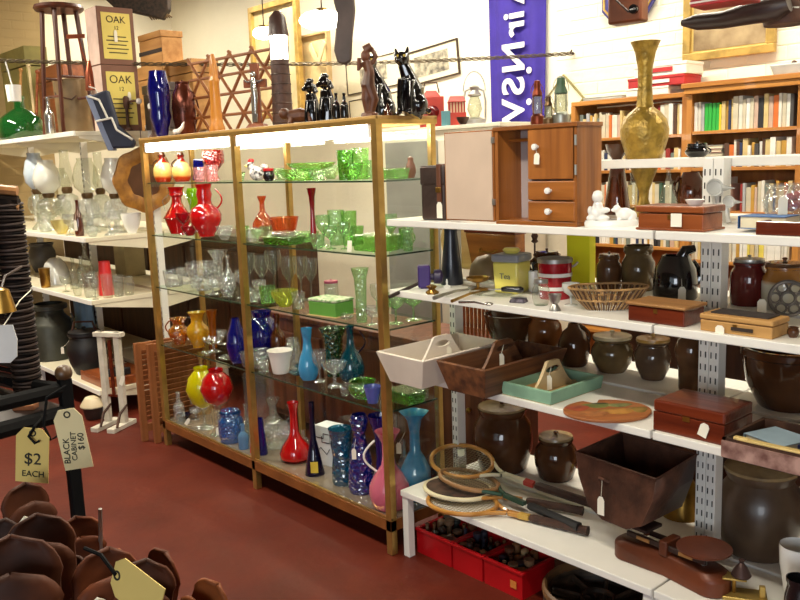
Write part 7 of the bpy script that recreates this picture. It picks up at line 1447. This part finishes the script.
P2 = at_d(3, 302, 1.72); o = T('brass_bell', 'brass bell just showing at the left picture edge', 'bell', P2, YAW); G().lathe([(0, -.02), (.024, -.02), (.02, .0), (.014, .025), (0, .032)], 16).done('bell_body', BRS, o); G().tube([(0, 0, .03), (0, .02, .05), (0, .1, .06)], .003, 6).done('strap', LEATH, o)
P2 = at_d(4, 325, 1.70); o = T('paper_bag', 'crumpled white paper tag sheet at the left picture edge', 'paper', P2, YAW); G().prism([(-.05, 0), (.018, 0), (.024, -.03), (.020, -.065), (.005, -.078), (-.05, -.076)], .002, RX(90)).done('sheet', mat('white_paper', (214, 212, 208), .8), o, smooth=0); G().tube([(0, 0, 0), (.01, .06, .04), (0, .14, .05)], .0012, 5).done('string', STRM, o)
# small table carrying leather pouches
zpt = .90
Pc_ = at_z(60, 690, zpt); t = T('display_table', 'small dark round table under the leather pouches', 'table', (Pc_.x, Pc_.y, 0)); G().lathe([(0, zpt-.03), (.2, zpt-.03), (.21, zpt-.015), (.2, zpt), (0, zpt)], 40).done('table_top', DARKW, t); G().lathe([(0, .03), (.05, .03), (.03, .1), (.03, zpt-.1), (.08, zpt-.03), (0, zpt-.03)], 20).done('pedestal', DARKW, t); G().lathe([(0, 0), (.24, 0), (.22, .03), (0, .03)], 28).done('foot', DARKW, t)
LB = [mat('pouch_leather_%d' % i, c, .65, var=.4, scale=14, spec=.25) for i, c in enumerate([(112, 54, 22), (86, 42, 18), (134, 70, 28), (66, 34, 18)])]
def pouch(label, px, py, d, size, rz, mt, tilt=0, string=True, lean=0, stick=False):
    """folded leather pouch: a taller back flap and a shorter front flap with rounded tops, folded together at the bottom"""
    P = at_d(px, py, d); t = T('leather_pouch', label, 'pouch', P, YAW+rz, 'leather pouches in the foreground'); t.rotation_euler = (math.radians(tilt), math.radians(lean), math.radians(YAW+rz))
    for s, hf in ((1, 1.0), (-1, .74)):
        vs = []; n, m_ = 8, 12; H = size*1.05*hf; hw = size*.40
        for j in range(m_+1):
            v = j/m_; z = H*v; w_ = hw*(.86+.14*v if v < .62 else math.sqrt(max(.0, 1-((v-.62)/.38)**2))*(1.0)+.02)
            for i in range(n+1):
                u = 2*i/n-1; vs.append((u*w_, s*(.004+.11*size*math.sin(min(1, v*1.25)*math.pi*.5))+.10*size*(u*u-.4)*s*-1*.6, z))
        g = G(); g.add(vs, [(j*(n+1)+i, j*(n+1)+i+1, (j+1)*(n+1)+i+1, (j+1)*(n+1)+i) for j in range(m_) for i in range(n)]).done('flap', mt, t, solid=.0045, smooth=60)
    G().tube([(-size*.36, 0, .002), (0, 0, -.003), (size*.36, 0, .002)], .007, 8).done('folded_seam', mt, t)
    G().tube([(0, 0, -.003), (0, 0, min(-.005, zpt-P.z))], .006, 6).done('tab', mt, t)
    if stick: G().tube([(size*.25, -.01, size*.2), (size*.42, -.02, size*1.25)], .003, 6).done('steel_pin', STEEL, t)
    if string: G().tube([(-size*.05, -size*.16, size*.5), (-size*.2, -size*.24, size*.58), (-size*.32, -size*.2, size*.42), (-size*.22, -size*.18, size*.28)], .0026, 6).done('white_string', STRM, t)
    return t
PL = (('brown leather pouch below the two-dollar tag', 30, 548, 1.25, .09, 50, 1, -5, 8), ('brown leather pouch standing against the black stand post', 88, 572, 1.3, .085, 25, 0, 4, -6), ('small orange-brown leather pouch in the middle of the heap', 116, 590, 1.2, .06, -20, 2, 10, 10), ('dark brown leather pouch at the right of the heap', 158, 606, 1.15, .085, -40, 0, 8, 18), ('leather pouch with white string at the front of the heap', 48, 604, 1.05, .105, 15, 1, -8, -4), ('leather pouch cut off by the bottom left corner', 2, 600, 1.1, .10, 0, 3, 0, 5), ('rust-coloured leather pouch at the bottom edge', 104, 640, 1.0, .10, 35, 0, -5, 12), ('rust-coloured leather pouch, rightmost at the bottom edge', 196, 628, 1.05, .07, -30, 2, 5, 30), ('dark leather pouch filling the bottom left', 20, 660, .95, .13, 20, 1, -10, 0), ('dark leather pouch between the stringed pouch and the rust-coloured one', 78, 625, 1.1, .09, -15, 3, 0, -12), ('leather pouch half behind the blank tag', 140, 640, 1.0, .09, 10, 1, 0, 8))
for i_, (lb_, px, py, d, sz, rz, mi, tl, ln) in enumerate(PL): pouch(lb_, px, py, d, sz, rz, LB[mi], tl, i_ % 2 == 0, ln, i_ in (1, 3))
# tags in the foreground
CARD = mat('yellow_manila', (212, 184, 104), .8, var=.06); CARD2 = mat('pale_manila', (222, 204, 154), .8, var=.05); INK = mat('black_ink', (40, 34, 24), .8)
def big_tag(label, px, py, d, w, h, ry, mt, lines, vert=False, cut=.3, rx=0, rzo=0, wire=None):
    P = at_d(px, py, d); t = T('price_tag', label, 'tag', P, YAW+rzo); t.rotation_euler = (math.radians(rx), math.radians(ry), math.radians(YAW+rzo)); a = w/2
    G().prism([(-a, -h), (a, -h), (a, -cut*h*.5), (a*.55, 0), (-a*.55, 0), (-a, -cut*h*.5)], .0012, RX(90)).done('card', mt, t, smooth=0)
    ring(.0045, .0012, TR(0, -.0014, -h*.09) @ RX(90), 12).done('eyelet', INK, t)
    for (s, sz, x, z) in lines: text_mesh('lettering', s, sz, INK, t, (x, -.0016, z), (90, 0, 0) if not vert else (90, -82, 0))
    if wire: G().tube([tuple(v) for v in wire], .0022, 6).done('wire_hook', BLKI, t)
    return t
kq = 1.3/F
big_tag('manila tag handwritten $2 EACH hanging on a black wire hook', 33, 428, 1.3, 33*kq, 57*kq, 7, CARD, [('$2', .026, .001, -.050), ('EACH', .0135, .002, -.074)], wire=[(.012, .02, .016), (.004, -.004, .004), (-.004, -.006, -.012), (.006, -.006, -.022), (.012, -.005, -.018)])
big_tag('pale manila tag with vertical handwriting hanging before the black post', 66, 409, 1.3, 29*kq, 63*kq, -7, CARD2, [('BLACK', .0135, -.0125, -.066), ('CABINET', .0115, .0, -.060), ('$160', .0135, .0125, -.054)], True, wire=[(-.02, .004, -.04), (-.035, .002, -.045), (-.04, .0, -.02), (-.03, .01, .02), (-.005, .03, .03)])
big_tag('blank manila tag lying on the leather pouches', 114, 572, .93, .047, .08, -72, CARD, [], rx=-35, wire=[(.0, -.002, -.006), (.012, -.006, .02), (.004, -.004, .05)])
